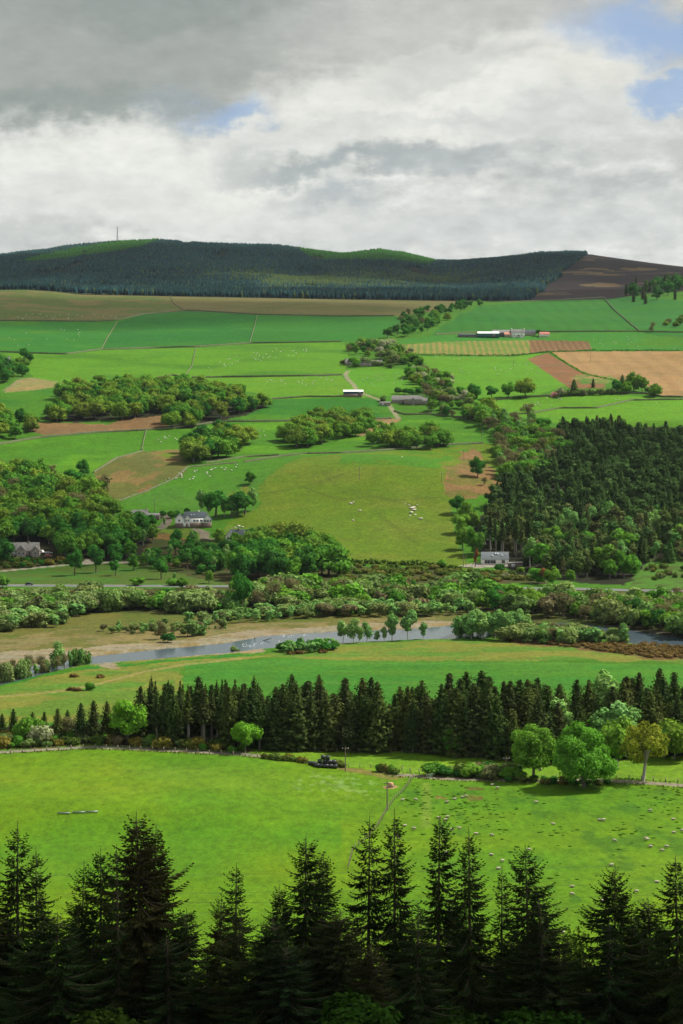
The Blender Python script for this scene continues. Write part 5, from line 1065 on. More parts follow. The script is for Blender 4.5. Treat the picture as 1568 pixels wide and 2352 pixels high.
house('house', 'gabled grey-roofed house with a white triangular dormer at the left edge by the parked cars', 'house', 54, 1275, 3,
      [(0, 2, 18, 9, 3.0, 4.2, 'x'), (-1, -2.6, 5.2, 5, 3.2, 3.1, 'y'), (7.4, -2.2, 4.6, 6, 3.0, 2.7, 'y'), (-10, -1, 5, 5, 2.4, 1.6, 'x')], M_STONEL, M_SLATEL, [(-1, -5.13, 4.0, 1.2, 1.3), (-2.2, -5.13, 1.5, 1.2, 1.4), (.4, -5.13, 1.5, 1.2, 1.4), (7.4, -5.23, 1.6, 1.3, 1.3), (3.6, -2.53, 1.5, 1.4, 1.3), (-10, -3.53, 1.3, 1.4, 1.1)], [(-5, -2.55, 1, 2.1)], [(3, 2, 6.8, 1)], rooflights=[(-6, -.6, 5.2, .9, 1.0, .75)], verge=True)
house('garage', 'grey pitched outbuilding behind the parked cars at the left', 'garage', 150, 1270, 10, [(0, 0, 7, 6, 2.6, 2.2, 'y')], M_STONE, M_SLATEL, (), [(0, -3.05, 2.6, 2.1)])
# slate-roofed long white house at the foot of the conifers
house('modern_house', 'long white modern house with pale slate roof and big dark windows below the conifer wood', 'house', 1136, 1294, 0,
      [(0, 0, 15.5, 8, 2.9, 3.6, 'x')], M_WHITE, M_LSLATE, [(-4.6, -4.02, 1.35, 3.0, 1.9), (-1.3, -4.02, 1.35, 3.1, 1.9), (4.6, -4.02, 1.4, 1.8, 1.8)], (), (), rooflights=[(-1.6, -2.3, 4.4, 1.1, 1.2, .74), (.3, -1.1, 5.5, 1.0, 1.7, .74), (1.5, -1.1, 5.5, 1.0, 1.7, .74), (3.9, -2.0, 4.7, 1.1, 1.1, .74), (6.3, -1.7, 4.9, .6, .7, .74)])
house('shed', 'low flat dark shed right in front of the white modern house', 'shed', 1183, 1302, 2, [(0, 0, 8, 4.5, 2.3, .35, 'x')], M_WOOD, M_GREY, (), [(-1.5, -2.28, 2, 2)])
# stone farm in the middle of the slope
house('farmstead', 'old stone steading with long grey slate roofs beside the farm track, centre of the hillside', 'farmhouse', 937, 928, -3,
      [(-2, 6, 24, 7.5, 3.6, 3.4, 'x'), (4.5, -1, 15, 7, 4.2, 3.0, 'x'), (13.5, -.6, 5.5, 6, 3.0, 2.4, 'x'), (4.5, -4.0, 2.6, 2.2, 3.6, 1.8, 'y')], M_STONE, M_SLATEL,
      [(1.4, -4.52, 2.2, 1.3, 1.6), (7.9, -4.52, 2.2, 1.3, 1.6), (4.5, -5.12, 1.9, 1.0, 2.0), (13.2, -3.62, 1.7, 1.1, 1.2), (-9, 2.23, 1.8, 1.2, 1.2), (-4.5, 2.23, 1.5, 2.0, 2.4)], (), [(-2.6, -1, 6.8, 1.2), (11.6, -1, 6.8, 1.2), (15.8, -.6, 5.0, 1.0)])
house('outbuilding', 'low roofless-looking stone outbuilding at the left of the stone steading', 'outbuilding', 884, 931, 3, [(0, 0, 9, 4, 2.4, .5, 'x')], M_STONE, M_GREY, (), [(-2, -2.05, 1.6, 1.9)])
house('barn', 'long dark blue barn with a pale roof beside the farm track', 'barn', 811, 908, 0, [(0, 0, 17, 7, 3.4, 1.2, 'x')], M_BLUE, M_TIN, (), [(5.5, -3.55, 3.2, 3)], (), plinth=[(0, 0, 17.15, 7.15, 1.2)])
house('cottage', 'small pale-roofed stone cottage, left of two at the top of the farm track', 'cottage', 806, 838, 2, [(0, 0, 12, 6.5, 2.8, 2.9, 'x')], M_STONEL, M_SLATEL, [(-3, -3.27, 1.6, 1, 1.1), (3, -3.27, 1.6, 1, 1.1)], [(0, -3.3, 1, 2)], [(5, 0, 5.2, 1), (-5, 0, 5.2, 1)])
house('cottage', 'longer pale-roofed stone cottage, right of two at the top of the farm track', 'cottage', 851, 840, -1, [(0, 0, 22, 6.5, 2.6, 2.8, 'x')], M_STONEL, M_SLATEL, [(-8, -3.27, 1.5, 1, 1.1), (-3, -3.27, 1.5, 1, 1.1), (3, -3.27, 1.5, 1, 1.1), (8, -3.27, 1.5, 1, 1.1)], [(0, -3.3, 1, 2)], [(-1, 0, 5.0, 1.1), (10, 0, 5.0, 1)])
# white farm high on the right
house('farmhouse', 'white two-storey farmhouse with end chimneys high on the right-hand slope', 'farmhouse', 1189, 774, -2, [(0, 0, 14, 7.5, 4.6, 3.2, 'x'), (-3.8, -3.6, 2.4, 1.2, 4.9, 1.4, 'y'), (3.6, -3.6, 2.4, 1.2, 4.9, 1.4, 'y')], M_WHITE, M_SLATEL, [(-3.8, -4.22, 4.1, .9, 1.2), (3.6, -4.22, 4.1, .9, 1.2), (-3.8, -4.22, 1.5, 1.1, 1.3), (3.6, -4.22, 1.5, 1.1, 1.3), (.6, -3.77, 1.6, 1.8, 1.3)], [(-1, -3.8, 1, 2)], [(-6.4, 0, 7.3, 1.4), (6.4, 0, 7.3, 1.4)], scale=1.1)
house('cottage', 'grey stone cottage behind the white two-storey farmhouse', 'cottage', 1214, 770, 0, [(0, 0, 15, 6.5, 3.2, 2.8, 'x')], M_STONEL, M_SLATE, [(-4, -3.27, 1.8, 1.2, 1.2), (0, -3.27, 1.8, 1.2, 1.2), (4, -3.27, 1.8, 1.2, 1.2)])
house('barn', 'dark green farm shed with a bright pale roof edge, left of the white farmhouse', 'barn', 1121, 775, 0, [(0, 0, 24, 9, 4.6, 1.8, 'x')], M_TEAL, M_TIN, (), [(6, -4.6, 4, 3.6)])
house('barn', 'plain grey barn between the dark green shed and the white farmhouse', 'barn', 1151, 773, 0, [(0, 2, 20, 9, 4.6, 2.8, 'x')], M_GREY, M_GREY, (), [(-4, -2.6, 3.2, 3.6), (6.5, -2.6, 3, 3.2)])
house('outbuilding', 'orange-tiled stone outbuilding against the left side of the white farmhouse', 'outbuilding', 1166, 774, 0, [(0, 0, 8, 6, 3.0, 2.2, 'x')], M_STONEL, M_ORR, [(1, -3.02, 1.6, 1, 1)])
house('shed', 'small red-roofed shed standing apart right of the white farmhouse', 'shed', 1250, 773, 3, [(0, 0, 11, 6, 2.8, 2.2, 'x')], M_CREAM, M_REDR, (), [(-3, -3.05, 2.4, 2.2)])
house('shed', 'low grey open-fronted cattle shed left of the dark green farm shed', 'shed', 1076, 774, 0, [(0, 0, 24, 7, 2.6, .9, 'x')], M_GREY, M_SLATE, [(-6, -3.52, 1.5, 2.6, 1.6), (1, -3.52, 1.5, 2.6, 1.6), (7, -3.52, 1.5, 2.6, 1.6)])
house('farmhouse', 'grey stone farmhouse with several chimneys cut by the left edge of the hillside', 'farmhouse', 4, 838, 8, [(0, 0, 16, 7, 4.6, 3.0, 'x'), (4, -3, 4, 4, 4.4, 2, 'y')], M_STONE, M_SLATEL, [(-4, -3.52, 3.2, 1, 1.3), (-1, -3.52, 3.2, 1, 1.3), (4, -5.02, 3, 1, 1.2)], (), [(-7, 0, 7, 1.4), (-1, 0, 7, 1.4), (7, 0, 7, 1.4)])
house('hut', 'small white hut cut by the left edge beside the riverside scrub', 'hut', 2, 1432, 0, [(0, 0, 5, 4, 2.2, 1.2, 'x')], M_WHITE, M_GREY, (), [(1, -2.05, .9, 1.8)])
# radio mast on the far hill
def mast(x, y, h):
    X = (x - CX) / F * 5380; Y = 5380.0; r = root('radio_mast', (X, Y, float(H(X, Y)) - 2), 'thin grey lattice mast standing on the far hilltop', 'mast')
    mb = MB(); n = 9
    for k in range(3):
        a = k * 2 * PI / 3; mb.tube([(2.6 * math.cos(a), 2.6 * math.sin(a), 0), (.9 * math.cos(a), .9 * math.sin(a), h)], [.45, .28], 5)
    for i in range(n):
        z0, z1 = h * i / n, h * (i + 1) / n; r0 = 2.6 - 1.7 * i / n; r1 = 2.6 - 1.7 * (i + 1) / n
        for k in range(3):
            a = k * 2 * PI / 3; b = (k + 1) * 2 * PI / 3
            mb.tube([(r0 * math.cos(a), r0 * math.sin(a), z0), (r1 * math.cos(b), r1 * math.sin(b), z1)], .2, 4, False); mb.tube([(r1 * math.cos(a), r1 * math.sin(a), z1), (r1 * math.cos(b), r1 * math.sin(b), z1)], .2, 4, False)
    mb.build('lattice', M_GREY, r); ab = MB(); ab.tube([(0, 0, h), (0, 0, h + 8)], [.3, .15], 5)
    for z in (.55, .72, .86): ab.tube([(1.4, -1.2, h * z - 1.4), (1.4, -1.2, h * z + 1.4)], .9, 8)
    ab.build('antenna', M_TIN, r)
mast(269, 552, 46)

# ================================================================== WALLS, FENCES, POLES
M_WALLST = simple('mossy_wall_stone', (.085, .095, .045), .95, var=.5, scale=1.2)
def wall_line(pts, label, h=1.35, w=.7, mat=None, name='stone_wall', seg=4.0, jit=.3, group=None, cat='wall'):
    pl = world_poly(pts, 8, closed=False); q = [pl[0]]
    for a, b in zip(pl[:-1], pl[1:]):
        m = max(1, int(np.linalg.norm(b - a) / seg)); q += [a + (b - a) * k / m for k in range(1, m + 1)]
    q = np.array(q); d = unit(np.gradient(q, axis=0)); nn = np.stack([-d[:, 1], d[:, 0]], 1); n = len(q)
    hh = h * (1 + jit * (rng.random(n) - .6)); ww = w * (1 + .5 * jit * (rng.random(n) - .5)); zz = H(q[:, 0], q[:, 1])
    o = q[n // 2]; V = []
    for s, t_ in ((-1, 0), (-.8, 1), (.8, 1), (1, 0)):
        p = q + nn * (ww * .5 * s)[:, None] * (1 if True else 1); V.append(np.stack([p[:, 0] - o[0], p[:, 1] - o[1], zz - .3 + (hh + .3) * t_ - zz[n // 2]], 1))
    mb = MB(); mb.quads(np.vstack(V), [(k * n + i, k * n + i + 1, (k + 1) * n + i + 1, (k + 1) * n + i) for k in range(3) for i in range(n - 1)])
    ob = mb.build(name, mat or M_WALLST, None, (o[0], o[1], float(zz[n // 2]))); tag(ob, label, cat, group)
    return ob
def hedge_line(pts, label, h=1.6, w=1.3, mat=None, dens_=5):
    pl = world_poly(pts, 8, closed=False); L_ = np.linalg.norm(np.diff(pl, axis=0), axis=1); cum = np.concatenate([[0], np.cumsum(L_)]); n = int(cum[-1] * dens_)
    t_ = rng.random(n) * cum[-1]; X = np.interp(t_, cum, pl[:, 0]); Y = np.interp(t_, cum, pl[:, 1]); o = (X.mean(), Y.mean()); zo = float(H(*o))
    mod = .6 + .6 * np.clip(fbm(t_ / 9, t_ * 0, 3, 2) + .5, 0, 1)
    p = np.stack([X - o[0] + rng.normal(size=n) * w * .3, Y - o[1] + rng.normal(size=n) * w * .3, H(X, Y) - zo + rng.random(n) * h * mod], 1)
    mb = MB(); cards(mb, rng, p, unit(rng.normal(size=(n, 3)) + [0, 0, .8]), w * .75, np.clip(.5 + .2 * rng.normal(size=n), 0, 1))
    tag(mb.build('hedge', mat or M_GORSE, None, (*o, zo)), label, 'hedge')
WALLS = [([(-60, 737), (0, 737), (215, 739), (268, 736), (330, 722), (430, 713), (590, 723), (784, 727), (905, 726)], 'long dark wall dividing the tan moor from the green fields', 1.7),
         ([(268, 741), (250, 770), (232, 803)], 'wall running downhill between the two upper left fields', 1.2), ([(590, 725), (583, 755), (573, 788)], 'wall running downhill between the two deep green fields', 1.1),
         ([(-60, 806), (80, 812), (150, 814), (232, 803), (450, 797), (573, 789), (784, 785)], 'wall along the foot of the deep green upper fields', 1.5),
         ([(450, 798), (440, 842), (425, 862)], 'thin wall between the two long lit fields', .9), ([(440, 868), (560, 866), (700, 864), (784, 862)], 'wall crossing the slope right of the long wood, upper one', 1.5),
         ([(625, 917), (700, 912), (784, 912), (830, 913)], 'wall running left from the farm track under the blue barn', 1.4), ([(510, 969), (640, 968), (784, 966), (900, 962)], 'wall running left from the foot of the farm track', 1.5),
         ([(-60, 1030), (0, 1021), (90, 1006), (220, 994), (330, 989), (400, 984), (510, 969)], 'wall below the brown ploughed strip on the left', 1.5), ([(325, 1034), (330, 1010), (336, 988)], 'short wall running downhill under the ploughed strip', .9),
         ([(560, 1062), (650, 1048), (700, 1043), (784, 1041), (900, 1034), (1030, 1022), (1110, 1019)], 'rough grey wall along the brow of the open hill', 1.3), ([(215, 1086), (268, 1053), (330, 1036)], 'broken wall above the bracken patch on the left slope', 1.1),
         ([(260, 1156), (330, 1131), (360, 1118), (400, 1100), (430, 1074), (545, 1063)], 'wall dipping between bracken slope and sheep pasture', 1.0),
         ([(1000, 769), (1100, 763), (1260, 763), (1365, 762), (1460, 762), (1568, 764)], 'wall running past the back of the high white farm', 1.5), ([(1385, 684), (1410, 712), (1440, 738), (1470, 763)], 'dark wall running downhill at the right of the big upper field', 1.6),
         ([(1075, 691), (1150, 694), (1285, 689), (1385, 683)], 'wall between the upper right field and the hill forest', 1.3), ([(1084, 940), (1140, 919), (1210, 912), (1300, 909), (1400, 903), (1484, 905), (1520, 912), (1568, 913)], 'wall under the triangle hedge across the right-hand fields', 1.5),
         ([(1110, 955), (1180, 952), (1220, 950), (1284, 938), (1370, 938), (1450, 920), (1568, 918)], 'lowest wall of the right-hand fields above the conifers', 1.2),
         ([(905, 945), (930, 953), (985, 952), (1060, 960), (1120, 968)], 'garden wall in front of the stone steading', 1.3), ([(470, 1064), (560, 1050), (640, 1046)], 'rubble wall under the small sloping wood', 1.1),
         ([(460, 1243), (500, 1246), (560, 1254), (600, 1258)], 'brown retaining wall below the lower bungalow', 1.6), ([(60, 664), (125, 668), (185, 676), (390, 678), (600, 682), (784, 686), (1070, 690)], 'wall along the top of the moor at the forest edge', 1.3),
         ([(390, 678), (398, 697), (425, 714)], 'faint wall crossing the tan moor downhill', 1.0), ([(430, 868), (395, 862), (360, 868)], 'stony bank in the lit field above the long wood', 1.2)]
for pts, lb, h in WALLS: wall_line(pts, lb, h)
hedge_line([(925, 812), (960, 816), (1060, 817), (1175, 818), (1260, 809), (1360, 806), (1568, 806)], 'green hedge along the foot of the striped field', 1.8, 1.5, M_DEEP)
hedge_line([(1262, 809), (1300, 835), (1340, 858), (1385, 869), (1415, 874)], 'thin hedge between the brown triangle and the tan field', 1.5, 1.2, M_GREEN)
hedge_line([(762, 1293), (900, 1296), (1000, 1302), (1060, 1308)], 'dark ragged hedge along the bottom of the open hill', 2.6, 2.0, M_GORSE, 9)
hedge_line([(1080, 940), (1120, 924), (1150, 917), (1200, 914)], 'scrubby hedge under the three spaced trees', 1.6, 1.5, M_DEEP)
hedge_line([(0, 1288), (60, 1288), (110, 1292), (190, 1290)], 'golden garden hedge below the gabled house', 2.0, 1.8, M_GORSE, 10)
M_POST = simple('fence_post', (.17, .14, .10), .95, var=.3)
def fence(pts, gap, label, group=None, h=1.2, big=False, wires=3):
    pl = world_poly(pts, 8, closed=False); L_ = np.linalg.norm(np.diff(pl, axis=0), axis=1); cum = np.concatenate([[0], np.cumsum(L_)])
    n = min(100, int(cum[-1] / gap) + 1); t_ = np.linspace(0, cum[-1], n); X = np.interp(t_, cum, pl[:, 0]); Y = np.interp(t_, cum, pl[:, 1]); Zz = H(X, Y)
    r = root('fence', (X[0], Y[0], float(Zz[0])), label, 'fence', group)
    s = .10 if big else .07; pm = MB(); pm.box((0, 0, h / 2 - .15), (s * 2, s * 2, h + .3)); pm.tris([(-s, -s, h), (s, -s, h), (0, 0, h + .08)], [(0, 1, 2)]); me = pm.mesh('post', M_POST)
    for i in range(n):
        a = link('post', me, r, (X[i] - X[0], Y[i] - Y[0], float(Zz[i] - Zz[0])), rng.random()); a.rotation_euler[0] = rng.normal() * .03; a.scale = (1, 1, rng.uniform(.9, 1.15))
    wb = MB(); P3 = np.stack([X - X[0], Y - Y[0], Zz - Zz[0]], 1)
    for k in range(wires): wb.tube(P3 + [0, 0, h * (.35 + .3 * k)], .012, 3, False)
    wb.build('wire', M_GREY, r)
fence([(949, 1786), (929, 1816), (905, 1839), (891, 1858), (864, 1905), (835, 1935), (811, 1952), (799, 1997)], 2.6, 'post and wire fence running downhill through the near pasture')
fence([(905, 1768), (935, 1773), (985, 1779), (1050, 1783)], 2.8, 'fence on the far side of the track from the bend to the hedge', big=True)
fence([(1110, 1788), (1250, 1790), (1350, 1787), (1474, 1792), (1568, 1799), (1640, 1806)], 3.2, 'fence along the far side of the right-hand track', big=True)
fence([(-60, 1738), (0, 1733), (120, 1724), (210, 1719), (350, 1724), (450, 1730), (560, 1737), (640, 1744), (700, 1752)], 3.4, 'long fence along the near side of the left track', big=True)
fence([(700, 1726), (800, 1729), (900, 1731), (1000, 1733), (1060, 1737), (1150, 1749), (1230, 1760)], 3.2, 'fence between the belt of spruces and the strip of pasture')
fence([(700, 1753), (790, 1762), (850, 1764), (900, 1768)], 3.0, 'short fence beside the black bales')
fence([(1070, 1806 - 508), (1098, 1300), (1110, 1302)], 3, 'fence beside the white modern house at the foot of the hill')
def pole(x, y, h, label, cross=True):
    X, Y, Zz = P(x, y); r = root('utility_pole', (X, Y, Zz - .2), label, 'utility pole', None, rng.random() * .6)
    mb = MB(); mb.tube([(0, 0, 0), (0, 0, h)], [.19, .13], 8); mb.build('pole', M_WOOD, r)
    if cross: cb_ = MB(); cb_.box((0, 0, h - .5), (1.9, .14, .14)); cb_.build('crossarm', M_WOOD, r); ib = MB(); [ib.tube([(q, 0, h - .42), (q, 0, h - .15)], [.06, .04], 6) for q in (-.85, 0, .85)]; ib.build('insulator', M_TIN, r)
for (x, y, h, lb) in [(889, 1861, 7.6, 'wooden pole on the fence line just in front of the hay bale'), (793, 1771, 7.0, 'tall wooden pole right of the black bales before the dark belt'), (1163, 1782, 5.5, 'wooden pole in the hedge left of the round trees'), (825, 1103, 9, 'pole standing on the open hill with one bush beside it'), (1014, 1107, 7, 'pole at the left edge of the bracken slope'), (1065, 1058, 8, 'pole on the brow above the bracken slope'), (1106, 1015, 9, 'pole on the green field near the gully wood'),
                        (355, 1176, 8, 'pole behind the half hidden grey cottage'), (1356, 832, 8, 'pole alone in the middle of the tan field'), (1179, 843, 8, 'pole alone in the bright field under the stripes'), (984, 955, 8, 'pole in the garden of the stone steading'), (1070, 1302, 9, 'right of two poles left of the white modern house'), (1064, 1302, 9, 'left of two poles left of the white modern house'), (1200, 773, 7, 'pole beside the high white farmhouse')]:
    pole(x, y, h, lb, cross=(y > 1700 or y < 1200))
def cable(X0, Z0, X1, Z1, Y, label):
    t_ = np.linspace(0, 1, 40); x = X0 + (X1 - X0) * t_; z = Z0 + (Z1 - Z0) * t_ - 1.2 * 4 * t_ * (1 - t_)
    mb = MB(); mb.tube(np.stack([x, np.full(40, Y) + 6 * t_, z], 1) - [0, Y, 0], .014, 4, False); tag(mb.build('overhead_cable', M_GREY, None, (0, Y, 0)), label, 'cable', 'overhead cables before the near pasture')
for yl, yr in ((2007, 1985), (2050, 2026), (2065, 2060), (2090, 2083)):
    cable(-70, zpx(yl, 240), 75, zpx(yr, 240), 240.0, 'faint dark overhead cable crossing in front of the near pasture')

# ================================================================== FARM THINGS
def wrap_mat():
    m, t = new_mat('bale_wrap'); b = t.new('ShaderNodeBsdfPrincipled'); tc = t.new('ShaderNodeTexCoord')
    n = t.noise(t.vmath('MULTIPLY', tc.outputs['Object'], (1, 6, 6)), 2.5, 4)
    b.inputs['Base Color'].default_value = (.012, .016, .016, 1); b.inputs['Roughness'].default_value = .32; b.inputs['Specular IOR Level'].default_value = .6
    bp = t.new('ShaderNodeBump'); bp.inputs['Strength'].default_value = .5; bp.inputs['Distance'].default_value = .05; t.l.new(n.outputs[0], bp.inputs['Height']); t.l.new(bp.outputs[0], b.inputs['Normal']); t.l.new(b.outputs[0], t.out.inputs[0]); return m
M_WRAP = wrap_mat(); mb = MB(); R_ = .62
mb.tube([(-.62, 0, 0), (-.60, 0, 0), (-.5, 0, 0), (0, 0, 0), (.5, 0, 0), (.60, 0, 0), (.62, 0, 0)], [.3, R_ * .88, R_, R_ * 1.01, R_, R_ * .88, .3], 20)
bale_me = mb.mesh('silage_bale', M_WRAP, True)
X0, Y0, Zb = P(749, 1764); s = Y0 / F
def bale(px, dy, lvl, lb, g=None):
    X = (px - CX) / F * Y0; Y = Y0 + dy; o = link('silage_bale', bale_me, None, (X, Y, float(H(X, Y)) + R_ * .97 + lvl * 1.12), rng.normal() * .12, (1, 1, .94)); tag(o, lb, 'bale', g)
for i, px in enumerate((728, 738, 748.5, 758.5, 769.5)): bale(px, 0, 0, 'black wrapped bale in the front bottom row of the stack', 'front bottom row of black bales')
for i, px in enumerate((723, 733.5, 743.5, 753.5, 764)): bale(px, 1.35, 0, 'black wrapped bale in the rear bottom row of the stack', 'rear bottom row of black bales')
for i, px in enumerate((734, 745.5, 756, 766.5)): bale(px, .7, 1, 'black wrapped bale in the second layer of the stack', 'second layer of black bales')
bale(741.5, .9, 2, 'left one of the two black bales on top of the stack'); bale(752, .8, 2, 'right one of the two black bales on top of the stack')
bale(711.5, 2.6, 0, 'leftmost black bale, lying apart from the stack'); bale(719.5, 2.4, 0, 'black bale between the stack and the one lying apart')
M_HAY = simple('hay', (.42, .24, .12), .95, var=.4, scale=4, bump=.6); M_GALV = simple('galvanised_steel', (.22, .25, .26), .45, metal=.6, var=.1)
X, Y, Zz = P(897, 1808)
mb = MB(); mb.tube([(0, 0, .0), (0, 0, .1), (0, 0, 1.1), (0, 0, 1.25)], [.6, .72, .74, .5], 16); tag(mb.build('hay_bale', M_HAY, None, (X, Y, Zz), True), 'round brown hay bale inside the ring feeder on bare earth', 'hay bale')
r = root('ring_feeder', (X, Y, Zz), 'round galvanised ring feeder holding the brown hay bale', 'feeder')
for z in (.15, .6): mb = MB(); mb.tube([(1.05 * math.cos(a), 1.05 * math.sin(a), z) for a in np.linspace(0, 2 * PI, 25)], .03, 5, False); mb.build('hoop', M_GALV, r)
for k in range(12):
    a = k * PI / 6; mb = MB(); mb.tube([(1.05 * math.cos(a), 1.05 * math.sin(a), 0), (1.05 * math.cos(a), 1.05 * math.sin(a), .62)], .025, 5); mb.build('bar', M_GALV, r)
for k, (x, y, w) in enumerate([(146, 1870, 2.9), (180, 1868, 2.9), (210, 1867, 2.9)]):
    X, Y, Zz = P(x, y); r = root('feed_trough', (X, Y, Zz), ['leftmost', 'middle', 'rightmost'][k] + ' of the three long grey feed troughs in the near pasture', 'trough', None, .05 * (k - 1))
    mb = MB(); w = w * (1.05 if k else 1.1); t_ = .03
    mb.box((0, 0, .2), (w, .28, t_)); mb.box((0, -.18, .32), (w, t_, .26)); mb.box((0, .18, .32), (w, t_, .26)); mb.box((-w / 2, 0, .3), (t_, .4, .28)); mb.box((w / 2, 0, .3), (t_, .4, .28)); mb.build('trough_body', M_GALV, r)
    for q in (-.42, .42): mb = MB(); mb.tube([(q * w, -.2, 0), (q * w, -.02, .2), (q * w, .2, 0)], .03, 5); mb.build('leg', M_GALV, r)
X, Y, Zz = P(980, 1789); r = root('field_gate', (X, Y, Zz), 'green metal field gate standing open at the track bend', 'gate', None, .9)
mb = MB()
for z in (.2, .45, .7, .95, 1.15): mb.box((1.6, 0, z), (3.2, .05, .05))
for q in (0, 1.6, 3.2): mb.box((q, 0.003, .67), (.06, .06, 1.05))
mb.build('gate_frame', simple('green_paint', (.16, .25, .18), .6), r)
for q in (-.12, 3.4): mb = MB(); mb.box((q, 0, .7), (.18, .18, 1.5)); mb.build('post', M_POST, r)

# ---- sheep
M_WOOL = simple('wool', (.34, .30, .23), .95, var=.2, scale=6, bump=.3); M_FACE = simple('sheep_face', (.10, .08, .07), .9)
def sheep_mesh(pose, lamb=False):
    g = np.random.default_rng(pose + 300); wool = MB(); skin = MB(); lie = pose == 2; z = .36 if lie else .62
    # one lofted fleece: rump, barrel, shoulders, neck
    hx = {0: .78, 1: .62, 2: .74}[pose]; hz = {0: -.34, 1: .34, 2: .28}[pose]
    pts = [(-.62, 0, z + .02), (-.56, 0, z + .04), (-.35, 0, z + .03), (0, 0, z), (.32, 0, z + .02), (.5, 0, z + .06 + hz * .25), (hx - .08, 0, z + hz * .7), (hx, 0, z + hz * .8)]
    wool.tube(pts, [.08, .22, .30, .32, .30, .22, .13, .10], 10)
    head = MB(); hp = np.array([hx + .02, 0, z + hz * .9]); dr = np.array([.22, 0, -.10]) if pose else np.array([.08, 0, -.20])
    head.tube([hp - dr * .3, hp, hp + dr * .5, hp + dr], [.06, .095, .08, .05], 8)
    for s_ in (-1, 1): head.tube([hp + (0, s_ * .07, .03), hp + (-.03, s_ * .17, .01)], [.035, .012], 5)
    legs = []
    for (lx, ly) in ((.36, .13), (.36, -.13), (-.42, .13), (-.42, -.13)):
        lm = MB()
        if lie: lm.tube([(lx, ly * 1.6, .08), (lx + .22, ly * 1.9, .06)], [.05, .035], 5)
        else: lm.tube([(lx, ly, z - .12), (lx + (.03 if lx > 0 else -.05), ly, .30), (lx, ly, .0)], [.075, .04, .035], 6)
        legs.append(lm.mesh('leg', M_FACE, True))
    return [('fleece', wool.mesh('fleece', M_WOOL, True)), ('head', head.mesh('head', M_FACE if pose != 1 else M_WOOL, True))] + [('leg', l_) for l_ in legs]
SH = [sheep_mesh(k) for k in range(3)]
def sheep(x, y, pose, rz, label, group=None, k=1.0):
    X, Y, Zz = P(x, y); r = root('sheep', (X, Y, Zz), label, 'sheep', group, rz, k)
    for pn, me in SH[pose]: link(pn, me, r)
Z6 = [(692, 638, 2), (716, 655, 1), (519, 703, 2), (555, 695, 2), (572, 693, 0), (280, 711, 1), (340, 709, 0), (895, 721, 1), (484, 717, 2), (446, 790, 2), (486, 785, 2), (476, 799, 2), (972, 822, 1), (508, 843, 2), (541, 841, 1), (690, 872, 0), (1253, 897, 0), (1405, 892, 1), (1398, 888, 0), (1420, 921, 2), (1494, 925, 0), (1473, 943, 0), (1418, 759, 0), (1524, 796, 2), (1185, 800, 2), (1204, 802, 0), (1526, 857, 2), (1565, 851, 0), (862, 940, 1), (821, 551, 0), (912, 569, 2), (333, 842, 1), (290, 826, 2), (618, 863, 2), (262, 885, 0), (688, 960, 2), (480, 948, 2), (738, 991, 1), (720, 1023, 2), (1060, 1106, 2), (1058, 1144, 0), (1355, 1132, 0), (1198, 1176, 1), (1016, 1318, 2), (1450, 1085, 2), (1240, 1010, 0)]
PO = ['grazing', 'standing head-up', 'lying']
UNI = {0: 'lying white sheep just below the track hedge, beside a standing one', 1: 'standing sheep in front of the track hedge', 7: 'sheep standing alone in the middle of the near right pasture below the round trees', 12: 'sheep standing beside the dark tuft patch in the near right pasture', 29: 'sheep grazing on the far strip behind the track hedge', 31: 'sheep standing by the fence of the near pasture', 32: 'sheep lying beside the fence of the near pasture', 16: 'sheep grazing beside the dark tufts on the right', 15: 'sheep grazing alone between the two middle foreground spruces', 17: 'standing one of the close pair of sheep on the right', 18: 'grazing one of the close pair of sheep on the right'}
for i, (zx, zy, p_) in enumerate(Z6):
    lb = UNI.get(i) or ['sheep grazing in the near right pasture', 'sheep standing with raised head in the near right pasture', 'sheep lying down in the near right pasture'][p_]
    sheep(784 + zx / 2, 1485.5 + zy / 2, p_, rng.uniform(-.5, .5) + (PI if rng.random() < .5 else 0), lb, None if i in UNI else PO[p_] + ' sheep of the near pasture', .8)
mb = MB(); mb.tube([(-.66, 0, .62), (-.5, 0, .66), (0, 0, .62), (.4, 0, .66), (.62, 0, .5), (.85, 0, .32)], [.1, .3, .36, .32, .18, .07], 7)
for (lx, ly) in ((.36, .15), (.36, -.15), (-.42, .15), (-.42, -.15)): mb.tube([(lx, ly, .45), (lx, ly, 0)], [.07, .04], 4)
far_sheep = mb.mesh('sheep', simple('distant_wool', (.5, .5, .42), .95), True)
def flock(poly, n, lb):
    wp = world_poly(poly); lo, hi = wp.min(0), wp.max(0); c = rng.random((n * 30, 2)) * (hi - lo) + lo; m = inside(c[:, 0].copy(), c[:, 1].copy(), wp); c = c[m][:n]
    for X, Y in c: tag(link('sheep', far_sheep, None, (X, Y, float(H(X, Y))), rng.random() * 6.3, 1.0), lb, 'sheep', lb[:60])
flock([(470, 838), (520, 822), (650, 798), (720, 800), (700, 815), (600, 830), (480, 855)], 44, 'tiny sheep on the long lit field above and right of the long wood')
flock([(560, 870), (760, 868), (770, 880), (620, 893)], 24, 'tiny sheep on the lit field right of the long wood')
flock([(0, 722), (230, 722), (330, 728), (200, 734), (0, 734)], 22, 'tiny sheep on the rough moor at the upper left'); flock([(20, 748), (220, 752), (210, 780), (20, 800)], 16, 'tiny sheep on the green field under the moor at the left')
flock([(380, 1098), (420, 1080), (560, 1066), (530, 1085), (440, 1105), (370, 1112)], 30, 'small white sheep on the pasture under the small sloping wood'); flock([(355, 1016), (385, 998), (410, 1010), (380, 1022)], 8, 'small white sheep above the small sloping wood')
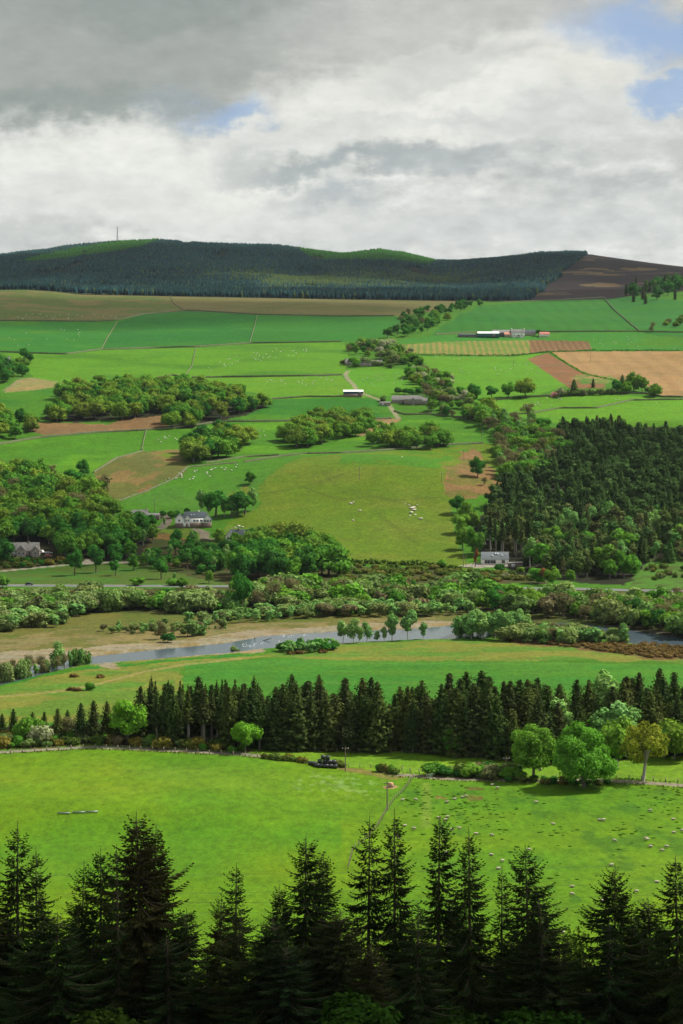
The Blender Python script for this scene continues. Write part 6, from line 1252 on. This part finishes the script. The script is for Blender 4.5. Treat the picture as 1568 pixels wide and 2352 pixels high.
flock([(820, 862), (920, 855), (940, 880), (870, 895), (830, 880)], 14, 'tiny sheep in the field inside the bend of the farm track'); flock([(1100, 835), (1240, 835), (1250, 870), (1120, 865)], 14, 'tiny sheep on the bright field under the striped one')
flock([(1190, 935), (1290, 905), (1300, 920), (1250, 940)], 12, 'tiny sheep under the triangle hedge on the right'); flock([(1340, 770), (1540, 772), (1560, 800), (1380, 800)], 16, 'tiny sheep on the green strip right of the high white farm')
flock([(990, 822), (1060, 824), (1080, 860), (1010, 850)], 6, 'tiny sheep beside the gully in the bright field'); flock([(560, 985), (620, 990), (600, 1010), (560, 1000)], 6, 'small sheep between the two middle groves')
flock([(1410, 905), (1540, 930), (1540, 945), (1400, 925)], 5, 'tiny sheep on the lowest right-hand field')
# ---- boulders
bm_ = MB(); bm_.ball((0, 0, .2), (.9, .6, .45), 9, 6, .5); BM = bm_.mesh('boulder', simple('pale_rock', (.42, .38, .31), .95, var=.3, scale=2, bump=.3))
for i, (x, y, k) in enumerate([(805, 1157, 1.6), (811, 1154, 1.2), (826, 1173, 1.3), (810, 1196, 1.4), (939, 1161, 1.0), (945, 1168, 2.0), (951, 1172, 1.8), (944, 1178, 1.9), (953, 1183, 1.2), (950, 1166, 1.5), (966, 1192, 1.7), (941, 1185, 1.2), (958, 1160, .8), (930, 1158, .8), (923, 1050, 1.1), (548, 1209, 1.4), (556, 1211, 1.2), (540, 1212, 1.0)]):
    X, Y, Zz = P(x, y); lb = 'pale boulder in the cluster on the open hill' if 4 <= i <= 13 else 'pale boulder on the left part of the open hill' if i < 4 else 'pale boulder on the brow of the open hill' if i == 14 else 'pale rock in the garden right of the white bungalow'
    tag(link('boulder', BM, None, (X, Y, Zz), rng.random() * 6, (k, k, k * .8)), lb, 'boulder', None if i == 14 else lb[5:])
# ---- vehicles
M_TYRE = simple('tyre', (.02, .02, .02), .8)
def vehicle(name, label, cat, X, Y, Zz, rz, prof, L_, W_, col, glass):
    """prof: side outline of body; glass: side outline of the glazed part"""
    r = root(name, (X, Y, Zz), label, cat, None, rz); m = simple(name + '_paint', col, .3, var=.02, spec=.6)
    mb = MB(); mb.prism([(a, b) for a, b in prof], -W_ / 2, W_ / 2, 'x'); mb_ = mb.build('body', m, r); mb_.rotation_euler[2] = -PI / 2
    gm = MB(); gm.prism(glass, -W_ / 2 - .015, W_ / 2 + .015, 'x'); g_ = gm.build('window', M_GLASS, r); g_.rotation_euler[2] = -PI / 2
    for (a, b) in ((L_ * .31, W_ / 2 - .08), (L_ * .31, -W_ / 2 + .08), (-L_ * .31, W_ / 2 - .08), (-L_ * .31, -W_ / 2 + .08)):
        wm = MB(); wm.tube([(a, b - .11, .33), (a, b + .11, .33)], .33, 14); w_ = wm.build('wheel', M_TYRE, r)
        hm = MB(); hm.tube([(a, b - .125, .33), (a, b + .125, .33)], .17, 10); hm.build('rim', M_GALV, w_)
CAR = [(-2.1, .35), (2.05, .35), (2.15, .65), (2.05, .85), (1.1, .98), (.45, 1.42), (-1.1, 1.45), (-1.85, 1.02), (-2.15, .9)]; CG_ = [(.98, .98), (.42, 1.36), (-1.05, 1.38), (-1.65, 1.0)]
CARF = [(-a, b) for a, b in CAR]; VAN = [(-2.5, .35), (2.4, .35), (2.5, .9), (1.9, 1.15), (1.4, 1.95), (-2.45, 2.05), (-2.5, 1.0)]; VG = [(1.75, 1.15), (1.35, 1.8), (-1.9, 1.85), (-1.9, 1.2)]
X, Y, Zz = P(67, 1344.5); vehicle('car', 'small dark car driving on the main road at the left', 'car', X, Y, Zz + .12, 0, CAR, 4.3, 1.75, (.015, .025, .03), CG_)
X, Y, Zz = P(93, 1271); vehicle('van', 'white van parked beside the gabled house', 'van', X, Y, Zz, -.5, VAN, 5, 1.95, (.6, .6, .58), VG)
X, Y, Zz = P(112, 1272); vehicle('car', 'white car parked behind the red one near the gabled house', 'car', X, Y, Zz, .3, CAR, 4.3, 1.75, (.6, .6, .58), CG_)
X, Y, Zz = P(110, 1279); vehicle('car', 'faded red car parked in front of the white one near the gabled house', 'car', X, Y, Zz, .2, CAR, 4.3, 1.75, (.35, .11, .09), CG_)
# ---- angler at the water's edge: one skinned body with waders and coat
def angler():
    X, Y = flat(585, 1470, -.3); r_z = -.9
    J = [(0, 0, .92), (0, 0, 1.15), (0, .02, 1.42), (0, .02, 1.52), (0, .03, 1.62), (0, .03, 1.75), (-.10, 0, .86), (-.14, .03, .48), (-.15, 0, .05), (-.15, .14, .02), (.10, 0, .86), (.16, -.02, .48), (.18, -.05, .05), (.18, .09, .02),
         (-.19, .02, 1.42), (-.27, .06, 1.16), (-.16, .30, 1.10), (-.12, .38, 1.11), (.19, .02, 1.42), (.28, .08, 1.17), (.14, .34, 1.20), (.10, .42, 1.22)]
    E = [(0, 1), (1, 2), (2, 3), (3, 4), (4, 5), (0, 6), (6, 7), (7, 8), (8, 9), (0, 10), (10, 11), (11, 12), (12, 13), (2, 14), (14, 15), (15, 16), (16, 17), (2, 18), (18, 19), (19, 20), (20, 21)]
    Rr = [.16, .15, .17, .06, .10, .07, .11, .075, .055, .045, .11, .075, .055, .045, .075, .055, .042, .035, .075, .055, .042, .035]
    me = bpy.data.meshes.new('person'); me.from_pydata(J, E, []); o = link('person', me, None, (X, Y, -.75), r_z)
    sk = o.modifiers.new('skin', 'SKIN'); o.modifiers.new('sub', 'SUBSURF').levels = 1
    for i, v in enumerate(me.skin_vertices[0].data): v.radius = (Rr[i], Rr[i] * .85); v.use_root = i == 0
    me.materials.append(simple('dark_waders', (.05, .045, .035), .8)); tag(o, 'person in dark waders fishing at the edge of the shingle', 'person')
    cap = MB(); cap.ball((0, .03, 1.74), (.11, .12, .07), 10, 6); cap.box((0, .15, 1.72), (.14, .1, .015)); cap.build('cap', simple('cap_cloth', (.10, .09, .05), .9), o)
    ct = MB(); ct.tube([(0, 0, .82), (0, 0, 1.0), (0, 0, 1.25), (0, .02, 1.46)], [.20, .19, .20, .10], 12, False); ct.build('waistcoat', simple('waistcoat_cloth', (.12, .10, .06), .9), o)
    c_, s_ = math.cos(r_z), math.sin(r_z); rd_ = MB(); rd_.tube([(-.12, .38, 1.1), (.10, .44, 1.24), (.3, 2.4, 2.6), (.4, 3.6, 3.1)], [.018, .016, .01, .006], 5); tag(rd_.build('fishing_rod', M_BARK, None, (X, Y, -.75), False, r_z), 'thin fishing rod held out over the river by the person', 'fishing rod')
angler()
# driftwood at the water's edge
X, Y = flat(612, 1472, -.4); mb = MB(); mb.tube([(-1.6, 0, .1), (0, .2, .5), (1.4, .1, .9), (2.2, 0, 1.3)], [.12, .22, .18, .05], 7); mb.tube([(.6, .1, .6), (1.0, -.5, 1.2)], [.1, .03], 5); tag(mb.build('driftwood', M_BARKG, None, (X, Y, -.4)), 'dark fallen branch lying at the water edge beside the angler', 'driftwood')
# ---- rush tufts in the near right pasture: too many to count
g = np.random.default_rng(9); mb = MB(); cnt = 0
cl_ = [(g.uniform(35, 470), g.uniform(25, 60)) for _ in range(0)]
for (cx, cy, sx, sy, n) in [(1020, 1820, 60, 30, 120), (1080, 1865, 90, 45, 260), (1275, 1908, 22, 9, 26), (1436, 1913, 22, 6, 40), (1545, 1818, 34, 14, 80), (1530, 1846, 40, 12, 90), (1060, 1846, 14, 5, 22), (1115, 1862, 14, 8, 22), (1300, 1960, 180, 50, 60), (1500, 1900, 60, 40, 40), (1186, 1945, 6, 3, 8), (1332, 2096, 8, 3, 8), (1150, 2000, 120, 40, 50), (1480, 1812, 10, 4, 14), (960, 1825, 30, 25, 60)]:
    for q in range(n):
        x, y = cx + g.normal() * sx, cy + g.normal() * sy
        if g.random() < .6: continue
        if x < 930 or y > 2300 or y < 1800 or x > 1640: continue
        X, Y, Zz = P(x, y); k = g.uniform(.12, .42)
        mb.ball((X, Y, Zz + .03), (k * 1.8, k, k * .55), 6, 4, .6, tint=g.uniform(.2, .8), rs=g)
o = mb.build('rush_tufts', foliage('rushes', fl((84, 124, 36), k=.5), trans=0)); tag(o, 'dark rush tufts scattered over the near right pasture', None, None, 'stuff')
# rank grass along the track sides
mb = MB()
for pl, n in ((TR_NEAR, 1500), (TR_RIGHT, 1100)):
    L_ = np.linalg.norm(np.diff(pl, axis=0), axis=1); cum = np.concatenate([[0], np.cumsum(L_)]); t_ = g.random(n) * cum[-1]
    X = np.interp(t_, cum, pl[:, 0]) + g.normal(size=n) * .5; Y = np.interp(t_, cum, pl[:, 1]) + np.where(g.random(n) < .5, -3.4, 3.0) + g.normal(size=n) * .5
    cards(mb, g, np.stack([X, Y, H(X, Y) + .1 + g.random(n) * .2], 1), unit(g.normal(size=(n, 3)) + [0, -1, .4]), .42, g.random(n))
tag(mb.build('rank_grass', foliage('verge_grass', fl((140, 150, 66), k=.5), trans=.2)), 'rank tawny grass along both sides of the track', None, None, 'stuff')
# ================================================================== CAMERA, SUN, SKY
cam = bpy.data.cameras.new('camera'); co = bpy.data.objects.new('camera', cam); COL.objects.link(co)
co.location = (0, 0, CZ); co.rotation_euler = (PI / 2, 0, 0)
cam.sensor_fit = 'VERTICAL'; cam.sensor_height = 36.0; cam.lens = 36.0 * F / 2352.0
cam.shift_y = -(1176.0 - HY) / 2352.0; cam.clip_start = .5; cam.clip_end = 40000
SC.camera = co
SUN_EL = math.radians(49); SUN_AZ = math.radians(67)      # azimuth clockwise from the view direction (+Y)
sd = Vector((math.cos(SUN_EL) * math.sin(SUN_AZ), math.cos(SUN_EL) * math.cos(SUN_AZ), math.sin(SUN_EL)))
sl = bpy.data.lights.new('sun', 'SUN'); sl.energy = 5.0; sl.angle = math.radians(.6); sl.color = (1, .955, .86)
so = bpy.data.objects.new('sun', sl); COL.objects.link(so); so.rotation_euler = sd.to_track_quat('Z', 'Y').to_euler()
so.location = (300, 200, 900)
W = bpy.data.worlds.new('World'); SC.world = W; W.use_nodes = True
t = NT(W.node_tree); t.n.clear(); t.out = t.new('ShaderNodeOutputWorld')
sky = t.new('ShaderNodeTexSky'); sky.sky_type = 'NISHITA'; sky.sun_disc = False; sky.sun_elevation = SUN_EL; sky.sun_rotation = SUN_AZ; sky.ozone_density = 2.0
tc = t.new('ShaderNodeTexCoord'); sx = t.new('ShaderNodeSeparateXYZ'); t.l.new(tc.outputs['Generated'], sx.inputs[0])
AZ = t.math('ARCTAN2', sx.outputs[0], sx.outputs[1]); EL = t.math('ARCSINE', sx.outputs[2])
# degrees-like sky coordinates: 1 unit = 100 pixels of the photograph
PX = t.math('MULTIPLY_ADD', AZ, F / 100, 7.84); PY = t.math('MULTIPLY_ADD', EL, -F / 100, 8.5)
cb = t.new('ShaderNodeCombineXYZ'); t.l.new(PX, cb.inputs[0]); t.l.new(PY, cb.inputs[1]); q = cb.outputs[0]
w1 = t.noise(q, .55, 6, .62); w2 = t.noise(t.vmath('MULTIPLY', q, (.9, 1.7, 1)), 1.1, 6, .6); w3 = t.noise(t.vmath('ADD', t.vmath('MULTIPLY', q, (.7, 1.5, 1)), (30, 7, 3)), 2.6, 7, .66)
def cen(n): return t.vmath('SUBTRACT', n.outputs['Color'], (.5, .5, .5))
wp = t.vmath('ADD', q, t.vmath('ADD', t.vmath('SCALE', cen(w1), scale=1.9), t.vmath('ADD', t.vmath('SCALE', cen(w2), scale=1.1), t.vmath('SCALE', cen(w3), scale=.2))))
def blob(cx, cy, rx, ry, soft=.5, rot=0.0):
    d = t.vmath('SUBTRACT', wp, (cx / 100, cy / 100, 0))
    if rot:
        r = t.new('ShaderNodeVectorRotate'); r.rotation_type = 'Z_AXIS'; r.inputs['Angle'].default_value = math.radians(rot); t.l.new(d, r.inputs['Vector']); d = r.outputs[0]
    d = t.vmath('MULTIPLY', d, (100 / rx, 100 / ry, 0))
    return t.mr(t.vmath('LENGTH', d), 1 + soft, 1 - soft, 0, 1, True)
def L(r, g, b): return lin(r, g, b)
col = t.mix(t.mr(w2.outputs[0], .35, .65), L(200, 203, 200), L(232, 233, 227))
layers = [
    (300, 60, 1100, 240, .5, 0, L(178, 182, 176), .9), (1250, 60, 700, 110, .6, 0, L(192, 193, 188), .8),
    (150, 130, 560, 170, .35, 8, L(162, 167, 162), .9), (420, 35, 360, 60, .5, 0, L(150, 158, 154), .9), (60, 255, 330, 45, .5, 4, L(148, 157, 153), .9), (430, 265, 110, 60, .5, 0, L(158, 168, 170), .85),
    (300, 400, 480, 105, .5, 0, L(236, 237, 230), .9), (620, 500, 330, 50, .6, 0, L(232, 233, 226), .8), (100, 470, 300, 60, .6, 0, L(214, 217, 212), .6),
    (1180, 190, 280, 110, .4, 12, L(233, 233, 226), .95), (930, 250, 330, 100, .45, 0, L(236, 236, 229), .95), (720, 330, 200, 60, .5, 0, L(220, 222, 216), .8), (1330, 300, 240, 80, .5, 0, L(212, 215, 211), .75), (1380, 170, 110, 90, .4, 0, L(226, 226, 218), .8),
    (1000, 180, 200, 40, .6, 10, L(198, 200, 196), .6), (1080, 285, 150, 18, .8, -6, L(205, 208, 205), .6), (1260, 245, 90, 22, .8, 10, L(206, 209, 205), .6), (860, 300, 120, 16, .8, 4, L(210, 212, 209), .5), (1180, 130, 120, 20, .8, 8, L(206, 207, 203), .6), (1420, 260, 60, 40, .8, 0, L(208, 211, 208), .5), (900, 60, 260, 80, .6, 0, L(200, 201, 196), .6),
    (920, 375, 330, 26, .8, 3, L(166, 174, 175), .8), (720, 395, 130, 24, .7, 0, L(164, 173, 174), .7), (760, 465, 120, 30, .7, 0, L(176, 184, 186), .8), (1050, 400, 150, 20, .8, 0, L(178, 185, 186), .7), (1400, 420, 200, 30, .8, 0, L(178, 184, 184), .7), (560, 360, 70, 34, .6, 0, L(190, 195, 193), .7),
    (1000, 530, 500, 50, .7, 0, L(204, 208, 207), .6), (1450, 500, 250, 60, .7, 0, L(206, 210, 208), .6), (60, 560, 140, 40, .7, 0, L(190, 194, 192), .6)]
for (cx, cy, rx, ry, s, r, c, a) in layers:
    col = t.mix(t.math('MULTIPLY', blob(cx, cy, rx, ry, s, r), a), col, c)
det = t.math('ADD', t.mr(w3.outputs[0], .25, .75, -.07, .07), t.mr(w2.outputs[0], .3, .7, -.06, .06))
col = t.vmath('SCALE', col, scale=t.math('ADD', 1.0, det))
holes = t.math('MAXIMUM', t.math('MAXIMUM', t.math('MULTIPLY', blob(1490, 85, 170, 60, .7, -8), .9), t.math('MULTIPLY', blob(1530, 228, 85, 50, .4), .9)), t.math('MULTIPLY', blob(540, 262, 78, 34, .6, 15), .8))
far = t.mr(t.vmath('LENGTH', t.vmath('MULTIPLY', t.vmath('SUBTRACT', q, (7.8, 3, 0)), (.06, .09, 0))), .9, 1.4, 0, 1, True)
gaps = t.math('MULTIPLY', far, t.mr(t.noise(tc.outputs['Generated'], 3.0, 5, .6).outputs[0], .52, .62, 0, .8, True))
holes = t.math('MAXIMUM', holes, gaps)
bg1 = t.new('ShaderNodeBackground'); t.l.new(sky.outputs[0], bg1.inputs[0]); bg1.inputs[1].default_value = .10
blue = t.new('ShaderNodeBackground'); blue.inputs[0].default_value = (*L(148, 175, 218), 1)
SKYK = .58
bg2 = t.new('ShaderNodeBackground'); t.l.new(col, bg2.inputs[0]); bg2.inputs[1].default_value = SKYK
blue.inputs[1].default_value = SKYK * .8
ad = t.new('ShaderNodeMixShader'); ad.inputs[0].default_value = .75; t.l.new(bg1.outputs[0], ad.inputs[1]); t.l.new(blue.outputs[0], ad.inputs[2])
mx = t.new('ShaderNodeMixShader'); t.l.new(holes, mx.inputs[0]); t.l.new(bg2.outputs[0], mx.inputs[1]); t.l.new(ad.outputs[0], mx.inputs[2]); t.l.new(mx.outputs[0], t.out.inputs[0])
W.cycles.sampling_method = 'MANUAL'; W.cycles.sample_map_resolution = 512

# ------------------------------------------------------------------ unseen clouds added above the frame to cast dappled shade on the land
def cloud_material():
    m, t = new_mat('shade_cloud_body')
    tc = t.new('ShaderNodeTexCoord'); v = tc.outputs['Object']
    sx = t.vmath('LENGTH', t.vmath('MULTIPLY', v, (1, 1, 0)))
    n = t.noise(v, 2.6, 5, .6)
    e = t.math('SUBTRACT', 1.0, sx)
    oc = t.new('ShaderNodeObjectInfo')
    a = t.mr(t.math('ADD', t.math('MULTIPLY', e, 1.5), t.math('SUBTRACT', n.outputs[0], .55)), 0.0, .6, 0, oc.outputs['Alpha'], True)
    d = t.new('ShaderNodeBsdfDiffuse'); d.inputs[0].default_value = (.8, .8, .8, 1)
    tr = t.new('ShaderNodeBsdfTransparent'); mx = t.new('ShaderNodeMixShader')
    t.l.new(a, mx.inputs[0]); t.l.new(tr.outputs[0], mx.inputs[1]); t.l.new(d.outputs[0], mx.inputs[2]); t.l.new(mx.outputs[0], t.out.inputs[0])
    return m
M_CLOUD = cloud_material()
def shade_cloud(X, Y, rx, ry, label, rot=0.0, alt=1750.0, a=.5):
    """unseen caster added so that its shade falls on the land round (X, Y)"""
    g = np.random.default_rng(int(abs(X) + Y))
    z0 = float(H(X, Y)); k = (alt - z0) / sd.z
    mb = MB(); mb.ball((0, 0, 0), (1, 1, .16), 32, 12, .12, rs=g)
    o = mb.build('shade_cloud', M_CLOUD, None, (X + sd.x * k, Y + sd.y * k, alt), True, rot, (rx, ry, min(rx, ry)))
    o['kind'] = 'structure'; o.color = (1, 1, 1, a)
shade_cloud(-350, 4500, 1150, 1000, 'far', a=.52); shade_cloud(750, 4600, 900, 1000, 'far2', a=.5); shade_cloud(350, 3150, 700, 230, 'mid', a=.4); shade_cloud(-300, 2650, 560, 300, 'l', a=.35)
shade_cloud(0, 190, 150, 150, 'near', a=.5)  # unseen caster added to darken the foreground spruces
shade_cloud(-190, 1200, 190, 120, 'leftwood', a=.2); shade_cloud(230, 1480, 120, 130, 'rightwood', a=.22)

# ------------------------------------------------------------------ thin valley air
hz = MB(); hz.box((0, 4600, 320), (9000, 9600, 700)); m_, t_ = new_mat('valley_air')
pv = t_.new('ShaderNodeVolumePrincipled'); pv.inputs['Color'].default_value = (.72, .82, .95, 1); pv.inputs['Density'].default_value = 1.0e-5; pv.inputs['Anisotropy'].default_value = .2
t_.l.new(pv.outputs[0], t_.out.inputs['Volume']); ho = hz.build('haze', m_); ho['kind'] = 'stuff'; ho['label'] = 'thin bluish air over the whole valley'

SC.view_settings.view_transform = 'Standard'; SC.view_settings.look = 'None'; SC.view_settings.exposure = .8; SC.view_settings.gamma = 1
SC.view_settings.use_curve_mapping = False
c = SC.cycles; c.max_bounces = 4; c.diffuse_bounces = 2; c.glossy_bounces = 2; c.transmission_bounces = 2; c.transparent_max_bounces = 16; c.volume_bounces = 0
c.caustics_reflective = False; c.caustics_refractive = False; c.use_denoising = True; c.sample_clamp_indirect = 4
